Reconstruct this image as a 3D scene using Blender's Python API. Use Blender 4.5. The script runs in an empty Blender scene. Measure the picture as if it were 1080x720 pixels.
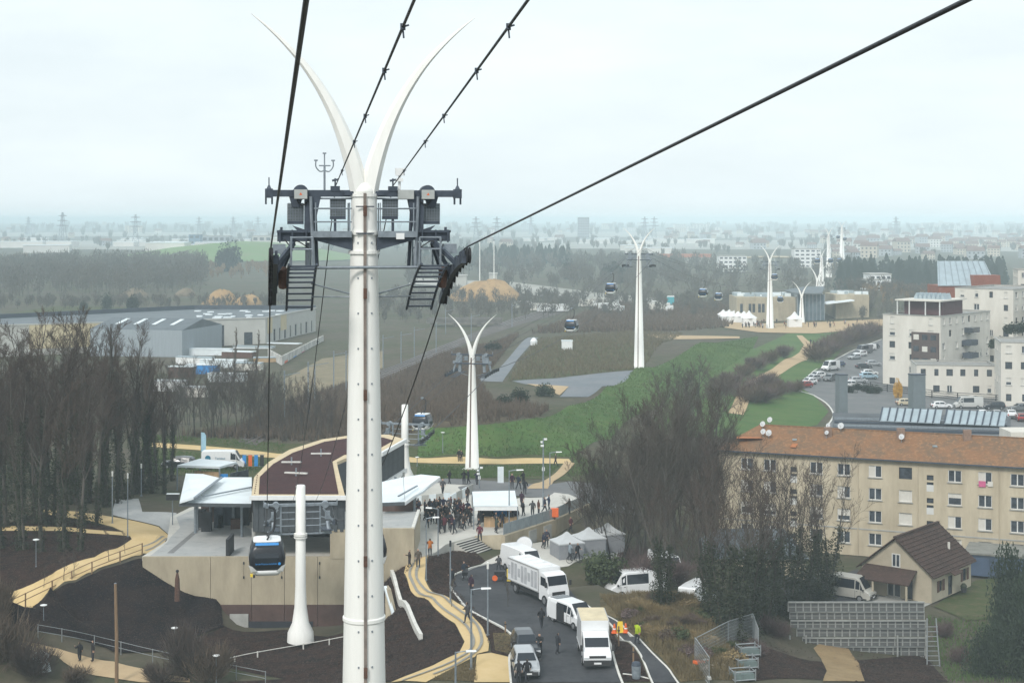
import bpy, bmesh, math, random
import numpy as np
from mathutils import Vector, Matrix
random.seed(7)
SC = bpy.context.scene
COL = SC.collection
# ------------------------------------------------------------------ camera
FP, CXP, HY, CH = 1650.0, 540.0, 232.0, 36.0      # focal length in photo pixels, centre column, horizon row, eye height
cam_d = bpy.data.cameras.new('camera'); cam = bpy.data.objects.new('camera', cam_d); COL.objects.link(cam)
cam.location = (0, 0, CH); cam.rotation_euler = (math.radians(90), 0, 0)
cam_d.sensor_width = 36; cam_d.lens = 36*FP/1080; cam_d.shift_y = -(360-HY)/1080
cam_d.clip_start = 0.1; cam_d.clip_end = 40000
SC.camera = cam
# ------------------------------------------------------------------ sky and sun (overcast)
SUN_EL, SUN_AZ = math.radians(42), math.radians(205)    # azimuth measured from +Y (the view) clockwise: behind, to the left
w = bpy.data.worlds.new('World'); SC.world = w; w.use_nodes = True
nt = w.node_tree; nt.nodes.clear()
o_ = nt.nodes.new('ShaderNodeOutputWorld'); bg = nt.nodes.new('ShaderNodeBackground')
sky = nt.nodes.new('ShaderNodeTexSky'); sky.sky_type = 'NISHITA'; sky.sun_disc = False
sky.sun_elevation = SUN_EL; sky.sun_rotation = SUN_AZ; sky.dust_density = 3
tc = nt.nodes.new('ShaderNodeTexCoord'); mp = nt.nodes.new('ShaderNodeMapping'); mp.inputs['Scale'].default_value = (1.6, 1.6, 6)
nz = nt.nodes.new('ShaderNodeTexNoise'); nz.inputs['Scale'].default_value = 2.2; nz.inputs['Detail'].default_value = 5; nz.inputs['Roughness'].default_value = .55
rp = nt.nodes.new('ShaderNodeValToRGB')
rp.color_ramp.elements[0].position = .33; rp.color_ramp.elements[0].color = (5.7, 6.35, 6.6, 1)
rp.color_ramp.elements[1].position = .68; rp.color_ramp.elements[1].color = (6.8, 7.4, 7.6, 1)
mx = nt.nodes.new('ShaderNodeMixRGB'); mx.inputs[0].default_value = .93
nt.links.new(tc.outputs['Generated'], mp.inputs['Vector']); nt.links.new(mp.outputs[0], nz.inputs['Vector'])
nt.links.new(nz.outputs['Fac'], rp.inputs[0]); nt.links.new(sky.outputs[0], mx.inputs[1]); nt.links.new(rp.outputs[0], mx.inputs[2])
nt.links.new(mx.outputs[0], bg.inputs[0]); bg.inputs[1].default_value = .1
nt.links.new(bg.outputs[0], o_.inputs[0])
sl = bpy.data.lights.new('sun', 'SUN'); sl.energy = 1.5; sl.angle = math.radians(14); sl.color = (1, .96, .9)
so = bpy.data.objects.new('sun', sl); COL.objects.link(so)
sd = Vector((math.sin(SUN_AZ)*math.cos(SUN_EL), math.cos(SUN_AZ)*math.cos(SUN_EL), math.sin(SUN_EL)))
so.rotation_euler = sd.to_track_quat('Z', 'Y').to_euler(); so.location = sd*300
SC.view_settings.view_transform = 'Standard'; SC.view_settings.look = 'None'
SC.view_settings.exposure = 0.6; SC.view_settings.gamma = 1
SC.cycles.max_bounces = 6; SC.cycles.diffuse_bounces = 3; SC.cycles.glossy_bounces = 2; SC.cycles.volume_bounces = 4
SC.cycles.transmission_bounces = 3; SC.cycles.transparent_max_bounces = 6
SC.cycles.use_denoising = True

# ------------------------------------------------------------------ pixel helpers
def at(px, py, d): return Vector(((px-CXP)/FP*d, d, CH-(py-HY)/FP*d))
def Zp(px, py, z):
    d = (CH-z)*FP/(py-HY); return Vector(((px-CXP)/FP*d, d, z))

# ------------------------------------------------------------------ materials
MATS = {}
def mat(name, col, rough=.8, var=.12, scale=3.0, metal=0., bump=0., col2=None, pos=False, obcol=False, coat=0., detail=4, stretch=None):
    if name in MATS: return MATS[name]
    m = bpy.data.materials.new(name); m.use_nodes = True; n = m.node_tree; b = n.nodes['Principled BSDF']
    b.inputs['Roughness'].default_value = rough; b.inputs['Metallic'].default_value = metal
    if coat: b.inputs['Coat Weight'].default_value = coat
    if obcol:
        oi = n.nodes.new('ShaderNodeObjectInfo'); src = oi.outputs['Color']
    if var or col2 or bump:
        if pos: t = n.nodes.new('ShaderNodeNewGeometry').outputs['Position']
        else: t = n.nodes.new('ShaderNodeTexCoord').outputs['Object']
        if stretch:
            mm = n.nodes.new('ShaderNodeMapping'); mm.inputs['Scale'].default_value = stretch; n.links.new(t, mm.inputs[0]); t = mm.outputs[0]
        x = n.nodes.new('ShaderNodeTexNoise'); x.inputs['Scale'].default_value = scale; x.inputs['Detail'].default_value = detail; x.inputs['Roughness'].default_value = .65
        n.links.new(t, x.inputs['Vector'])
        r = n.nodes.new('ShaderNodeValToRGB'); r.color_ramp.elements[0].position = .32; r.color_ramp.elements[1].position = .68
        c2 = col2 if col2 else [min(1, c*(1+var)) for c in col]; c1 = col if col2 else [c*(1-var) for c in col]
        if obcol: c1, c2 = [1-var*1.5]*3, [1, 1, 1]
        r.color_ramp.elements[0].color = (*c1, 1); r.color_ramp.elements[1].color = (*c2, 1)
        n.links.new(x.outputs['Fac'], r.inputs[0])
        if obcol:
            q = n.nodes.new('ShaderNodeMixRGB'); q.blend_type = 'MULTIPLY'; q.inputs[0].default_value = 1
            n.links.new(src, q.inputs[1]); n.links.new(r.outputs[0], q.inputs[2]); n.links.new(q.outputs[0], b.inputs['Base Color'])
        else: n.links.new(r.outputs[0], b.inputs['Base Color'])
        if bump:
            u = n.nodes.new('ShaderNodeBump'); u.inputs['Strength'].default_value = bump; u.inputs['Distance'].default_value = .1
            n.links.new(x.outputs['Fac'], u.inputs['Height']); n.links.new(u.outputs[0], b.inputs['Normal'])
    elif obcol: n.links.new(src, b.inputs['Base Color'])
    else: b.inputs['Base Color'].default_value = (*col, 1)
    MATS[name] = m; return m
def mat3(name, cols, scales, bump=.4, rough=.95):
    """ground: three colours mixed by two noises in world space plus fine speckle"""
    m = bpy.data.materials.new(name); m.use_nodes = True; n = m.node_tree; b = n.nodes['Principled BSDF']; b.inputs['Roughness'].default_value = rough
    b.inputs['Specular IOR Level'].default_value = .2
    g = n.nodes.new('ShaderNodeNewGeometry'); prev = None
    for k, (s, lo, hi) in enumerate(scales):
        x = n.nodes.new('ShaderNodeTexNoise'); x.inputs['Scale'].default_value = s; x.inputs['Detail'].default_value = 6; x.inputs['Roughness'].default_value = .7
        n.links.new(g.outputs['Position'], x.inputs['Vector'])
        r = n.nodes.new('ShaderNodeValToRGB'); r.color_ramp.elements[0].position = lo; r.color_ramp.elements[1].position = hi; n.links.new(x.outputs['Fac'], r.inputs[0])
        q = n.nodes.new('ShaderNodeMixRGB'); n.links.new(r.outputs[0], q.inputs[0])
        if prev is None: q.inputs[1].default_value = (*cols[0], 1)
        else: n.links.new(prev, q.inputs[1])
        q.inputs[2].default_value = (*cols[k+1], 1); prev = q.outputs[0]
    n.links.new(prev, b.inputs['Base Color'])
    u = n.nodes.new('ShaderNodeBump'); u.inputs['Strength'].default_value = bump; u.inputs['Distance'].default_value = .25
    n.links.new(x.outputs['Fac'], u.inputs['Height']); n.links.new(u.outputs[0], b.inputs['Normal'])
    MATS[name] = m; return m

M_white = mat('pylon_white', (.80, .795, .76), .38, .07, 2.2, col2=(.875, .87, .835), stretch=(1.5, 1.5, .1), detail=8)
M_steel = mat('galvanised_steel', (.24, .275, .31), .5, .2, 4, metal=.35)
M_steel_d = mat('dark_blue_steel', (.055, .07, .095), .55, .2, 4, metal=.2)
M_black = mat('black_rubber', (.02, .021, .025), .6, .3, 8)
M_rope = mat('steel_rope', (.045, .05, .06), .5, .3, 40, metal=.4)
M_rust = mat('rust_brown', (.10, .05, .035), .8, .3, 6)
M_glass = mat('dark_glass', (.015, .02, .028), .08, 0)
M_pane = mat('window_pane', (.05, .06, .075), .12, .5, 1.3)
M_paint = mat('vehicle_paint', (1, 1, 1), .3, .04, 3, obcol=True, coat=.4)
M_coat = mat('clothing', (1, 1, 1), .9, .15, 6, obcol=True)
M_conc = mat('beige_concrete', (.31, .265, .19), .9, .10, .8, col2=(.45, .39, .285), bump=.1, detail=9, stretch=(.8, .8, .28))
M_conc_g = mat('grey_concrete', (.36, .36, .34), .9, .15, .8, bump=.15)
M_white_p = mat('white_plastic', (.78, .79, .79), .45, .05, 2)
M_white_r = mat('white_roof_sheet', (.70, .76, .79), .5, .08, .4)
M_grey_m = mat('grey_metal_cladding', (.075, .085, .095), .5, .12, 2, metal=.2)
def rand_mat(name, c1, c2, rough=.95):
    m = bpy.data.materials.new(name); m.use_nodes = True; n = m.node_tree; b = n.nodes['Principled BSDF']; b.inputs['Roughness'].default_value = rough
    oi = n.nodes.new('ShaderNodeObjectInfo'); q = n.nodes.new('ShaderNodeMixRGB'); q.inputs[1].default_value = (*c1, 1); q.inputs[2].default_value = (*c2, 1); n.links.new(oi.outputs['Random'], q.inputs[0]); n.links.new(q.outputs[0], b.inputs['Base Color']); MATS[name] = m; return m
M_bark = rand_mat('bark', (.04, .034, .03), (.12, .108, .093))
M_twig = rand_mat('twigs', (.055, .041, .036), (.088, .066, .054))
M_twig_g = rand_mat('twigs_greyish', (.055, .047, .04), (.088, .076, .062))
M_ivy = mat('ivy_leaves', (.016, .022, .012), .7, .5, 1.2, col2=(.04, .05, .022))
M_skin = mat('skin', (.45, .28, .2), .6, 0)
M_hair = mat('hair', (.03, .02, .015), .8, 0)
M_trous = mat('dark_trousers', (.025, .027, .035), .9, .2, 5)
M_shoe = mat('shoes', (.03, .025, .022), .7, 0)
M_lamp = mat('lamp_lens', (.75, .75, .72), .3, 0)
M_orange = mat('orange_plastic', (.75, .14, .03), .5, .1, 3)
M_yellow = mat('yellow_plastic', (.75, .55, .05), .5, .1, 3)
M_blue = mat('bright_blue', (.03, .25, .62), .5, .1, 3)
M_wood = mat('timber', (.22, .14, .08), .85, .25, 3, stretch=(6, 6, .5))
M_galv_fence = mat('fence_steel', (.28, .30, .31), .5, .15, 5, metal=.3)

# ------------------------------------------------------------------ mesh builder
class MB:
    def __init__(s): s.v = []; s.f = []; s.m = []; s.cur = 0
    def add(s, vs, fs):
        o = len(s.v); s.v += [tuple(p) for p in vs]; s.f += [tuple(i+o for i in f) for f in fs]; s.m += [s.cur]*len(fs); return s
    def box(s, c, size, rz=0, taper=1):
        x, y, z = [q/2 for q in size]; vs = []
        for zz, t in ((-z, 1), (z, taper)):
            for a, b in ((-x, -y), (x, -y), (x, y), (-x, y)):
                a *= t; b *= t; vs.append((c[0]+a*math.cos(rz)-b*math.sin(rz), c[1]+a*math.sin(rz)+b*math.cos(rz), c[2]+zz))
        return s.add(vs, [(0, 3, 2, 1), (4, 5, 6, 7), (0, 1, 5, 4), (1, 2, 6, 5), (2, 3, 7, 6), (3, 0, 4, 7)])
    def b2(s, lo, hi): return s.box([(a+b)/2 for a, b in zip(lo, hi)], [abs(b-a) for a, b in zip(lo, hi)])
    def bar(s, p, q, w, h=None, up=(0, 0, 1)):
        p, q = Vector(p), Vector(q); h = h or w; t = (q-p)
        if t.length < 1e-6: return s
        t.normalize(); u = Vector(up)
        if abs(t.dot(u)) > .98: u = Vector((0, 1, 0))
        a = t.cross(u).normalized()*w/2; b = a.cross(t).normalized()*h/2
        vs = [p-a-b, p+a-b, p+a+b, p-a+b, q-a-b, q+a-b, q+a+b, q-a+b]
        return s.add(vs, [(0, 3, 2, 1), (4, 5, 6, 7), (0, 1, 5, 4), (1, 2, 6, 5), (2, 3, 7, 6), (3, 0, 4, 7)])
    def tube(s, pts, rad, n=6, caps=True):
        pts = [Vector(p) for p in pts]; k = len(pts)
        if not hasattr(rad, '__len__'): rad = [rad]*k
        o = len(s.v); pa = None
        for i, p in enumerate(pts):
            t = (pts[min(i+1, k-1)]-pts[max(i-1, 0)])
            t = t.normalized() if t.length > 1e-9 else Vector((0, 0, 1))
            if pa is None:
                u = Vector((0, 0, 1)) if abs(t.z) < .9 else Vector((1, 0, 0)); pa = t.cross(u).normalized()
            else:
                pa = (pa-t*pa.dot(t)); pa = pa.normalized() if pa.length > 1e-6 else t.orthogonal().normalized()
            b = t.cross(pa)
            for j in range(n):
                a = 2*math.pi*j/n; q = p+(pa*math.cos(a)+b*math.sin(a))*rad[i]; s.v.append(tuple(q))
        for i in range(k-1):
            for j in range(n):
                j2 = (j+1) % n; s.f.append((o+i*n+j, o+i*n+j2, o+(i+1)*n+j2, o+(i+1)*n+j)); s.m.append(s.cur)
        if caps and n > 2:
            s.f.append(tuple(o+j for j in range(n))[::-1]); s.f.append(tuple(o+(k-1)*n+j for j in range(n))); s.m += [s.cur]*2
        return s
    def lathe(s, c, prof, n=16, caps=True): return s.tube([(c[0], c[1], c[2]+z) for r, z in prof], [r for r, z in prof], n, caps)
    def rings(s, rings, caps=True):
        n = len(rings[0]); vs = [p for r in rings for p in r]; fs = []
        for i in range(len(rings)-1):
            for j in range(n):
                j2 = (j+1) % n; fs.append((i*n+j, i*n+j2, (i+1)*n+j2, (i+1)*n+j))
        if caps: fs += [tuple(range(n))[::-1], tuple((len(rings)-1)*n+j for j in range(n))]
        return s.add(vs, fs)
    def prism(s, poly, z0, z1):
        n = len(poly); ar = sum(poly[i][0]*poly[(i+1) % n][1]-poly[(i+1) % n][0]*poly[i][1] for i in range(n))
        if ar < 0: poly = poly[::-1]
        return s.rings([[(p[0], p[1], z0) for p in poly], [(p[0], p[1], z1) for p in poly]])
    def build(s, name, mats, parent=None, smooth=False, loc=None, tri=False):
        me = bpy.data.meshes.new(name); me.from_pydata(s.v, [], s.f)
        ms = mats if isinstance(mats, (list, tuple)) else [mats]
        for q in ms: me.materials.append(q)
        if len(ms) > 1: me.polygons.foreach_set('material_index', s.m)
        if smooth: me.polygons.foreach_set('use_smooth', [len(f) < 5 for f in s.f])
        me.update(); o = bpy.data.objects.new(name, me); COL.objects.link(o)
        if parent is not None: o.parent = parent
        if loc is not None: o.location = loc
        return o
def tag(o, label, cat, group=None, kind=None):
    o['label'] = label; o['category'] = cat
    if group: o['group'] = group
    if kind: o['kind'] = kind
    return o
def stuff(o, label, cat='vegetation'): return tag(o, label, cat, None, 'stuff')
def struct(o, label=None):
    o['kind'] = 'structure'
    if label: o['label'] = label
    return o
def thing(name, label, cat, loc=(0, 0, 0), rz=0, group=None):
    o = bpy.data.objects.new(name, None); COL.objects.link(o); o.location = loc; o.rotation_euler = (0, 0, rz); o.empty_display_size = .3
    return tag(o, label, cat, group)
def clone(o, parent=None):
    c = o.copy(); COL.objects.link(c); c.parent = parent
    for ch in o.children: clone(ch, c)
    return c
def piece(ob, name, parent, loc=(0, 0, 0), rz=0, scale=None):
    c = bpy.data.objects.new(name, ob.data); COL.objects.link(c); c.parent = parent; c.location = loc; c.rotation_euler = (0, 0, rz)
    if scale: c.scale = scale
    return c
def paint(o, col):
    o.color = (*col, 1)
    for c in o.children: paint(c, col)

# ------------------------------------------------------------------ terrain
TP = """0 720 -2.5;60 716 -2.4;120 712 -2.2;230 702 -2;330 715 -2;300 668 -2;355 668 -2;245 668 -2;0 690 -1.9;60 678 -1.9;120 690 -2;180 700 -2
0 652 2.2;55 626 2.8;100 607 3.3;145 590 3.7;188 617 1.3;226 632 .1;150 640 .6;100 652 0;185 652 -1
0 640 2.4;60 612 3.1;130 580 3.8;165 565 3.96;150 583 3.9;100 545 3.96;40 540 3.96;0 556 3.6;60 575 3.3;0 600 2.8;125 528 3.96;180 536 3.9
250 497 2;180 492 2;160 470 0;290 480 0;230 520 3
500 610 2;560 640 2;600 680 2.1;650 715 2.3;540 715 2.2;478 618 2.2;470 590 3.5;490 584 3.3;520 600 2;570 600 2;600 600 2;630 590 2;585 574 2;620 560 2.2;640 540 3
440 600 3.7;430 606 3.5;460 630 3.1;500 660 2.6;515 680 2.4;480 695 2.3;430 718 1.9;447 586 3.95;412 607 2.6;425 640 2;440 675 1.5;410 690 .3;400 660 -.3;380 710 -1;520 712 2.2
660 675 2.2;705 715 2.4;690 660 3.6;702 690 3.2;680 642 3.3;730 642 3.3;690 630 3.2;730 630 3;650 634 2.6;630 616 2.3;740 700 3;780 715 2.5;760 665 3;800 680 1.5;830 665 -.5;850 705 .3;900 715 0
830 690 -1;900 690 -1.8;975 662 -3;1000 650 -3;900 640 -3;960 638 -3;1050 630 -3.3;1080 700 -3;860 612 -3;800 600 -1.5;1040 600 -4.5;930 602 -4.6;800 590 -4;1070 602 -5
640 600 2.4;700 600 2;740 560 0;690 520 0;660 480 0;800 470 -2;900 460 -3;1000 450 -3;1080 440 -3;880 400 -2;930 365 -2;1000 420 -3
450 447 4;500 449 4;560 442 4;600 428 3.7;640 408 3.6;690 388 3.6;760 362 2.5;450 479 .3;520 480 .2;600 480 0;640 463 0;690 431 0;722 403 0;790 367 -.5
440 512 3.8;500 512 3.9;560 516 3.9;620 516 3.6;440 496 .3;498 496 0;560 494 .2;430 487 0;600 489 0;500 530 3.9
500 400 2.5;600 400 2.5;620 382 2;560 360 1.5;672 394 3.4;430 420 1;420 400 0;350 410 -1;300 430 -1;250 420 -2;200 400 -2;600 340 -1;700 350 0;800 345 -2;780 430 -1;850 380 -2;860 360 -2"""
pts = []
for t in TP.replace('\n', ';').split(';'):
    a, b, c = map(float, t.split()); p = Zp(a, b, c); pts.append((p.x, p.y, c))
for x in (-60, -30, 0, 30, 60): pts += [(x, 60, 2.), (x, 20, 3.)]
for x in np.linspace(-300, 400, 9): pts += [(x, 620, -2.), (x, 760, -2.)]
for y in (100, 200, 300, 420, 520): pts += [(-260, y, -2.), (330, y, -3.)]
pts += [(9, 150, -.8), (13, 150, -1), (17, 150, -1), (11, 156, -1), (18, 156, -1), (20, 148, -1)]
pts += [(24, 194, -5), (32, 191, -5), (40, 187, -5), (50, 183, -5), (60, 179, -5), (28, 184, -5), (36, 180, -4.8)]
pts += [(-26, 147, -2.4), (-20, 147, -2.4), (-15, 147, -2.3), (-23, 144, -2.3), (-17, 143, -2.2)]
pts += [(-23, 165, 0.), (-28, 158, 0.), (-14, 170, 0.), (-28, 152, -2), (-5, 168, 3.5)]
PT = np.array(pts)
Dm = np.hypot(PT[:, None, 0]-PT[None, :, 0], PT[:, None, 1]-PT[None, :, 1])
n_ = len(PT); A = np.zeros((n_+1, n_+1)); A[:n_, :n_] = -Dm - np.eye(n_)*.25; A[:n_, n_] = 1; A[n_, :n_] = 1
SOL = np.linalg.solve(A, np.append(PT[:, 2], 0))
def raw_h(x, y):
    x = np.asarray(x, float); y = np.asarray(y, float); sh = x.shape; x = x.ravel(); y = y.ravel(); out = np.empty(len(x))
    for i in range(0, len(x), 4000):
        d = np.hypot(x[i:i+4000, None]-PT[None, :, 0], y[i:i+4000, None]-PT[None, :, 1]); out[i:i+4000] = -d@SOL[:n_]+SOL[n_]
    f = np.clip((np.maximum(np.maximum((y-560)/160, (np.abs(x-30)-240)/90), 0)), 0, 1); f = f*f*(3-2*f)
    out = out*(1-f)+(-2.)*f
    # far mounds: grassy landfill hill left, brush hill right of the second station, low rise beneath the far town
    def bump(cx, cy, sx, sy, h): return h*np.exp(-((x-cx)/sx)**2-((y-cy)/sy)**2)
    out += bump(-262, 1480, 85, 130, 22)+bump(150, 660, 38, 70, 9)+bump(-330, 1900, 400, 250, 6)
    out += np.clip((y-2600)/4500, 0, 1)*16
    return out.reshape(sh)
def axis(lo, hi, step, far_lo, far_hi):
    a = list(np.arange(lo, hi+.01, step)); s = step
    v = hi
    while v < far_hi: s *= 1.14; v += s; a.append(v)
    s = step; v = lo; b = []
    while v > far_lo: s *= 1.2; v -= s; b.append(v)
    return np.array(b[::-1]+a)
GX = axis(-84, 120, 1., -7000, 7000); GY = axis(104, 380, 1., -300, 12200)
XX, YY = np.meshgrid(GX, GY); ZZ = raw_h(XX, YY)
def T(x, y):
    i = int(np.clip(np.searchsorted(GX, x)-1, 0, len(GX)-2)); j = int(np.clip(np.searchsorted(GY, y)-1, 0, len(GY)-2))
    u = (x-GX[i])/(GX[i+1]-GX[i]); v = (y-GY[j])/(GY[j+1]-GY[j])
    return float((ZZ[j, i]*(1-u)+ZZ[j, i+1]*u)*(1-v)+(ZZ[j+1, i]*(1-u)+ZZ[j+1, i+1]*u)*v)
def G(px, py):
    sx, sz = (px-CXP)/FP, -(py-HY)/FP; d0 = d = 95.
    while d < 11800:
        if CH+sz*d < T(sx*d, d): break
        d0 = d; d += max(1.0, d*.012)
    for _ in range(24):
        m = (d0+d)/2
        if CH+sz*m < T(sx*m, m): d = m
        else: d0 = m
    return Vector((sx*d, d, T(sx*d, d)))
def gz(x, y): return Vector((x, y, T(x, y)))
M_ground = mat3('winter_ground', [(.085, .075, .055), (.06, .066, .035), (.125, .105, .075)], [(.03, .42, .6), (.35, .5, .72)], .5)
nx_, ny_ = len(GX), len(GY)
gm = MB(); gm.v = [(float(a), float(b), float(c)) for a, b, c in zip(XX.ravel(), YY.ravel(), ZZ.ravel())]
gm.f = [(j*nx_+i, j*nx_+i+1, (j+1)*nx_+i+1, (j+1)*nx_+i) for j in range(ny_-1) for i in range(nx_-1)]; gm.m = [0]*len(gm.f)
struct(gm.build('ground', M_ground, smooth=True))
def drape_xy(name, poly, off, m, thick=0, dens=2.5):
    q = []
    for i, p in enumerate(poly):
        r = poly[(i+1) % len(poly)]; L = math.hypot(r[0]-p[0], r[1]-p[1]); k = max(1, min(60, int(L/dens)))
        q += [(p[0]+(r[0]-p[0])*t/k, p[1]+(r[1]-p[1])*t/k) for t in range(k)]
    bm = bmesh.new(); vs = [bm.verts.new((a, b, 0)) for a, b in q]; bm.faces.new(vs)
    bmesh.ops.triangulate(bm, faces=bm.faces[:])
    xs = [a for a, b in q]; ys = [b for a, b in q]
    for ax, arr, lo, hi in ((0, GX, min(xs), max(xs)), (1, GY, min(ys), max(ys))):
        for c in arr[(arr > lo) & (arr < hi)]:
            co = [0, 0, 0]; no = [0, 0, 0]; co[ax] = c; no[ax] = 1
            bmesh.ops.bisect_plane(bm, geom=bm.verts[:]+bm.edges[:]+bm.faces[:], plane_co=co, plane_no=no)
    for v in bm.verts: v.co.z = T(v.co.x, v.co.y)+off
    bmesh.ops.recalc_face_normals(bm, faces=bm.faces[:])
    if bm.faces and sum(f.normal.z for f in bm.faces) < 0: bmesh.ops.reverse_faces(bm, faces=bm.faces[:])
    me = bpy.data.meshes.new(name); bm.to_mesh(me); bm.free(); me.materials.append(m)
    o = bpy.data.objects.new(name, me); COL.objects.link(o); return struct(o)
def drape(name, pxs, off, m, **k): return drape_xy(name, [tuple(G(*p)[:2]) for p in pxs], off, m, **k)
def smooth_line(P, k=4):
    """Catmull-Rom through 2D/3D points"""
    P = [Vector(p) for p in P]; out = []
    for i in range(len(P)-1):
        a, b, c, d = P[max(i-1, 0)], P[i], P[i+1], P[min(i+2, len(P)-1)]
        for t in range(k):
            t /= k; out.append(.5*((2*b)+(c-a)*t+(2*a-5*b+4*c-d)*t*t+(3*b-a-3*c+d)*t**3))
    out.append(P[-1]); return out
def strip(name, pxs, wid, off, m, k=4):
    c = smooth_line([Vector((*G(*p)[:2], 0)) for p in pxs], k); L = []; R = []
    for i, p in enumerate(c):
        t = (c[min(i+1, len(c)-1)]-c[max(i-1, 0)]).normalized(); s = Vector((-t.y, t.x, 0))*wid/2; L.append(tuple((p+s)[:2])); R.append(tuple((p-s)[:2]))
    return drape_xy(name, L+R[::-1], off, m)
def kerb(name, pxs, m, wdt=.16, hgt=.13, k=4, parent=None):
    c = smooth_line([Vector((*G(*p)[:2], 0)) for p in pxs], k); b = MB()
    rs = []
    for i, p in enumerate(c):
        t = (c[min(i+1, len(c)-1)]-c[max(i-1, 0)]).normalized(); s = Vector((-t.y, t.x, 0))*wdt/2; z = T(p.x, p.y)
        rs.append([(p.x-s.x, p.y-s.y, z-.2), (p.x+s.x, p.y+s.y, z-.2), (p.x+s.x, p.y+s.y, z+hgt), (p.x-s.x, p.y-s.y, z+hgt)])
    b.rings(rs); return struct(b.build(name, m, parent))
# ------------------------------------------------------------------ ground sheets
M_lawn = mat3('lawn', [(.055, .115, .028), (.082, .138, .038), (.10, .105, .042)], [(.12, .4, .62), (.6, .52, .75)], .35)
M_lawn_d = mat3('rough_grass', [(.05, .07, .022), (.075, .08, .035), (.11, .09, .05)], [(.2, .4, .6), (.9, .5, .7)], .5)
M_mulch = mat3('bark_mulch', [(.046, .024, .018), (.018, .012, .011), (.11, .07, .052)], [(.9, .40, .60), (4.2, .56, .66)], 1.)
M_soil = mat3('dark_soil', [(.014, .011, .013), (.030, .020, .018), (.085, .065, .055)], [(.45, .42, .62), (4.5, .62, .70)], 1.)
M_sand = mat3('yellow_path', [(.54, .40, .20), (.60, .455, .25), (.44, .33, .18)], [(.3, .4, .65), (2.2, .6, .78)], .08)
M_tan = mat3('tan_path', [(.42, .31, .19), (.48, .36, .22), (.34, .26, .17)], [(.3, .4, .65), (2.2, .6, .78)], .08)
M_asph = mat3('asphalt', [(.040, .042, .048), (.066, .068, .074), (.030, .030, .034)], [(.32, .36, .62), (2.2, .56, .74)], .1, .8)
M_asph_l = mat3('worn_asphalt', [(.14, .145, .15), (.18, .18, .18), (.11, .11, .115)], [(.2, .4, .65), (1.6, .58, .8)], .08, .9)
M_pave = mat3('grey_paving', [(.36, .37, .37), (.43, .43, .42), (.27, .275, .28)], [(.35, .4, .65), (1.2, .55, .75)], .05)
M_pave_w = mat3('pale_paving', [(.50, .49, .45), (.56, .54, .50), (.40, .39, .36)], [(.35, .4, .65), (1.2, .55, .75)], .05)
M_gravel = mat3('grey_gravel', [(.17, .19, .21), (.21, .22, .235), (.13, .13, .13)], [(.1, .4, .65), (1.2, .55, .75)], .1)
M_dry = mat3('dry_grass', [(.15, .115, .06), (.085, .068, .035), (.055, .056, .025)], [(.45, .4, .6), (1.1, .52, .68)], .9)
M_brush = mat3('brown_brush', [(.10, .078, .055), (.07, .056, .04), (.13, .11, .065)], [(.2, .4, .6), (.9, .5, .7)], .9)
M_kerb = mat('pale_kerb_stone', (.62, .61, .57), .85, .12, 2)
M_stripe = mat('grey_path_stripe', (.25, .24, .21), .9, .15, 2)
# left side
drape('planting_bed_left', [(0, 555), (40, 541), (90, 550), (119, 557), (139, 568), (100, 588), (55, 607), (0, 629)], .05, M_mulch)
drape('soil_bank', [(0, 650), (55, 626), (100, 606), (148, 590), (190, 615), (228, 628), (236, 662), (170, 688), (110, 683), (50, 668), (0, 672)], .14, M_soil)
drape('planting_bed_lower', [(236, 660), (300, 664), (372, 664), (420, 690), (372, 719), (240, 719), (300, 716), (170, 690), (230, 664)], .05, M_mulch)
drape('planting_bed_slope', [(412, 600), (434, 600), (426, 607), (434, 624), (457, 641), (480, 659), (489, 677), (484, 688), (457, 701), (412, 719), (385, 719), (398, 650)], .05, M_mulch)
drape('planting_bed_mound', [(459, 583), (478, 572), (487, 578), (512, 592), (482, 603), (475, 612), (475, 621), (486, 637), (512, 654), (534, 666), (550, 682), (537, 692), (518, 688), (517, 677), (509, 661), (492, 641), (461, 626), (449, 610), (450, 596)], .05, M_mulch)
drape('dry_patch', [(455, 717), (501, 695), (503, 719)], .06, M_dry)
drape('dry_patch_verge', [(520, 668), (536, 668), (548, 682), (536, 690), (522, 686)], .08, M_dry)
drape('path_left', [(0, 628), (55, 606), (100, 588), (139, 569), (135, 563), (119, 556), (92, 549), (50, 543), (42, 538), (83, 540), (133, 548), (167, 556), (179, 566), (172, 576), (148, 586), (97, 604), (55, 624), (0, 651)], .08, M_sand)
drape('path_branch', [(0, 555), (70, 556), (139, 562), (139, 566), (70, 560), (0, 560)], .07, M_sand)
drape('path_lower_left', [(20, 676), (60, 684), (120, 698), (200, 716), (200, 719.9), (150, 719.9), (60, 692), (15, 683)], .08, M_tan)
drape('paving_left', [(122, 527), (146, 526), (150, 540), (186, 541), (190, 556), (185, 580), (160, 585.5), (172, 577), (180, 566), (168, 555), (133, 547), (118, 543)], .06, M_pave)
PW = [(436, 586), (428, 604), (434, 620), (458, 637), (482, 655.5), (494, 672), (492, 684), (478, 694), (452, 706), (424, 720)]
path = drape('path_winding', [(435, 588), (426, 605), (433, 623), (457, 640), (480, 658), (490, 677), (484, 689), (457, 702), (412, 720), (449, 720), (476, 706), (501, 693), (503, 690), (515, 687), (516, 677), (509, 662), (492, 642), (460, 627), (448, 611), (449, 596), (457, 583), (447, 584)], .08, M_sand)
strip('path_stripe', [(437, 592), (432, 605), (437, 619), (460, 636), (484, 654), (498, 671), (497, 685), (480, 697), (449, 710), (424, 719)], .24, .15, M_stripe)
strip('path_stripe', [(442, 597), (439, 607), (445, 619), (472, 634), (495, 652), (507, 669), (505, 685), (484, 700), (457, 712)], .24, .15, M_stripe)
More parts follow.
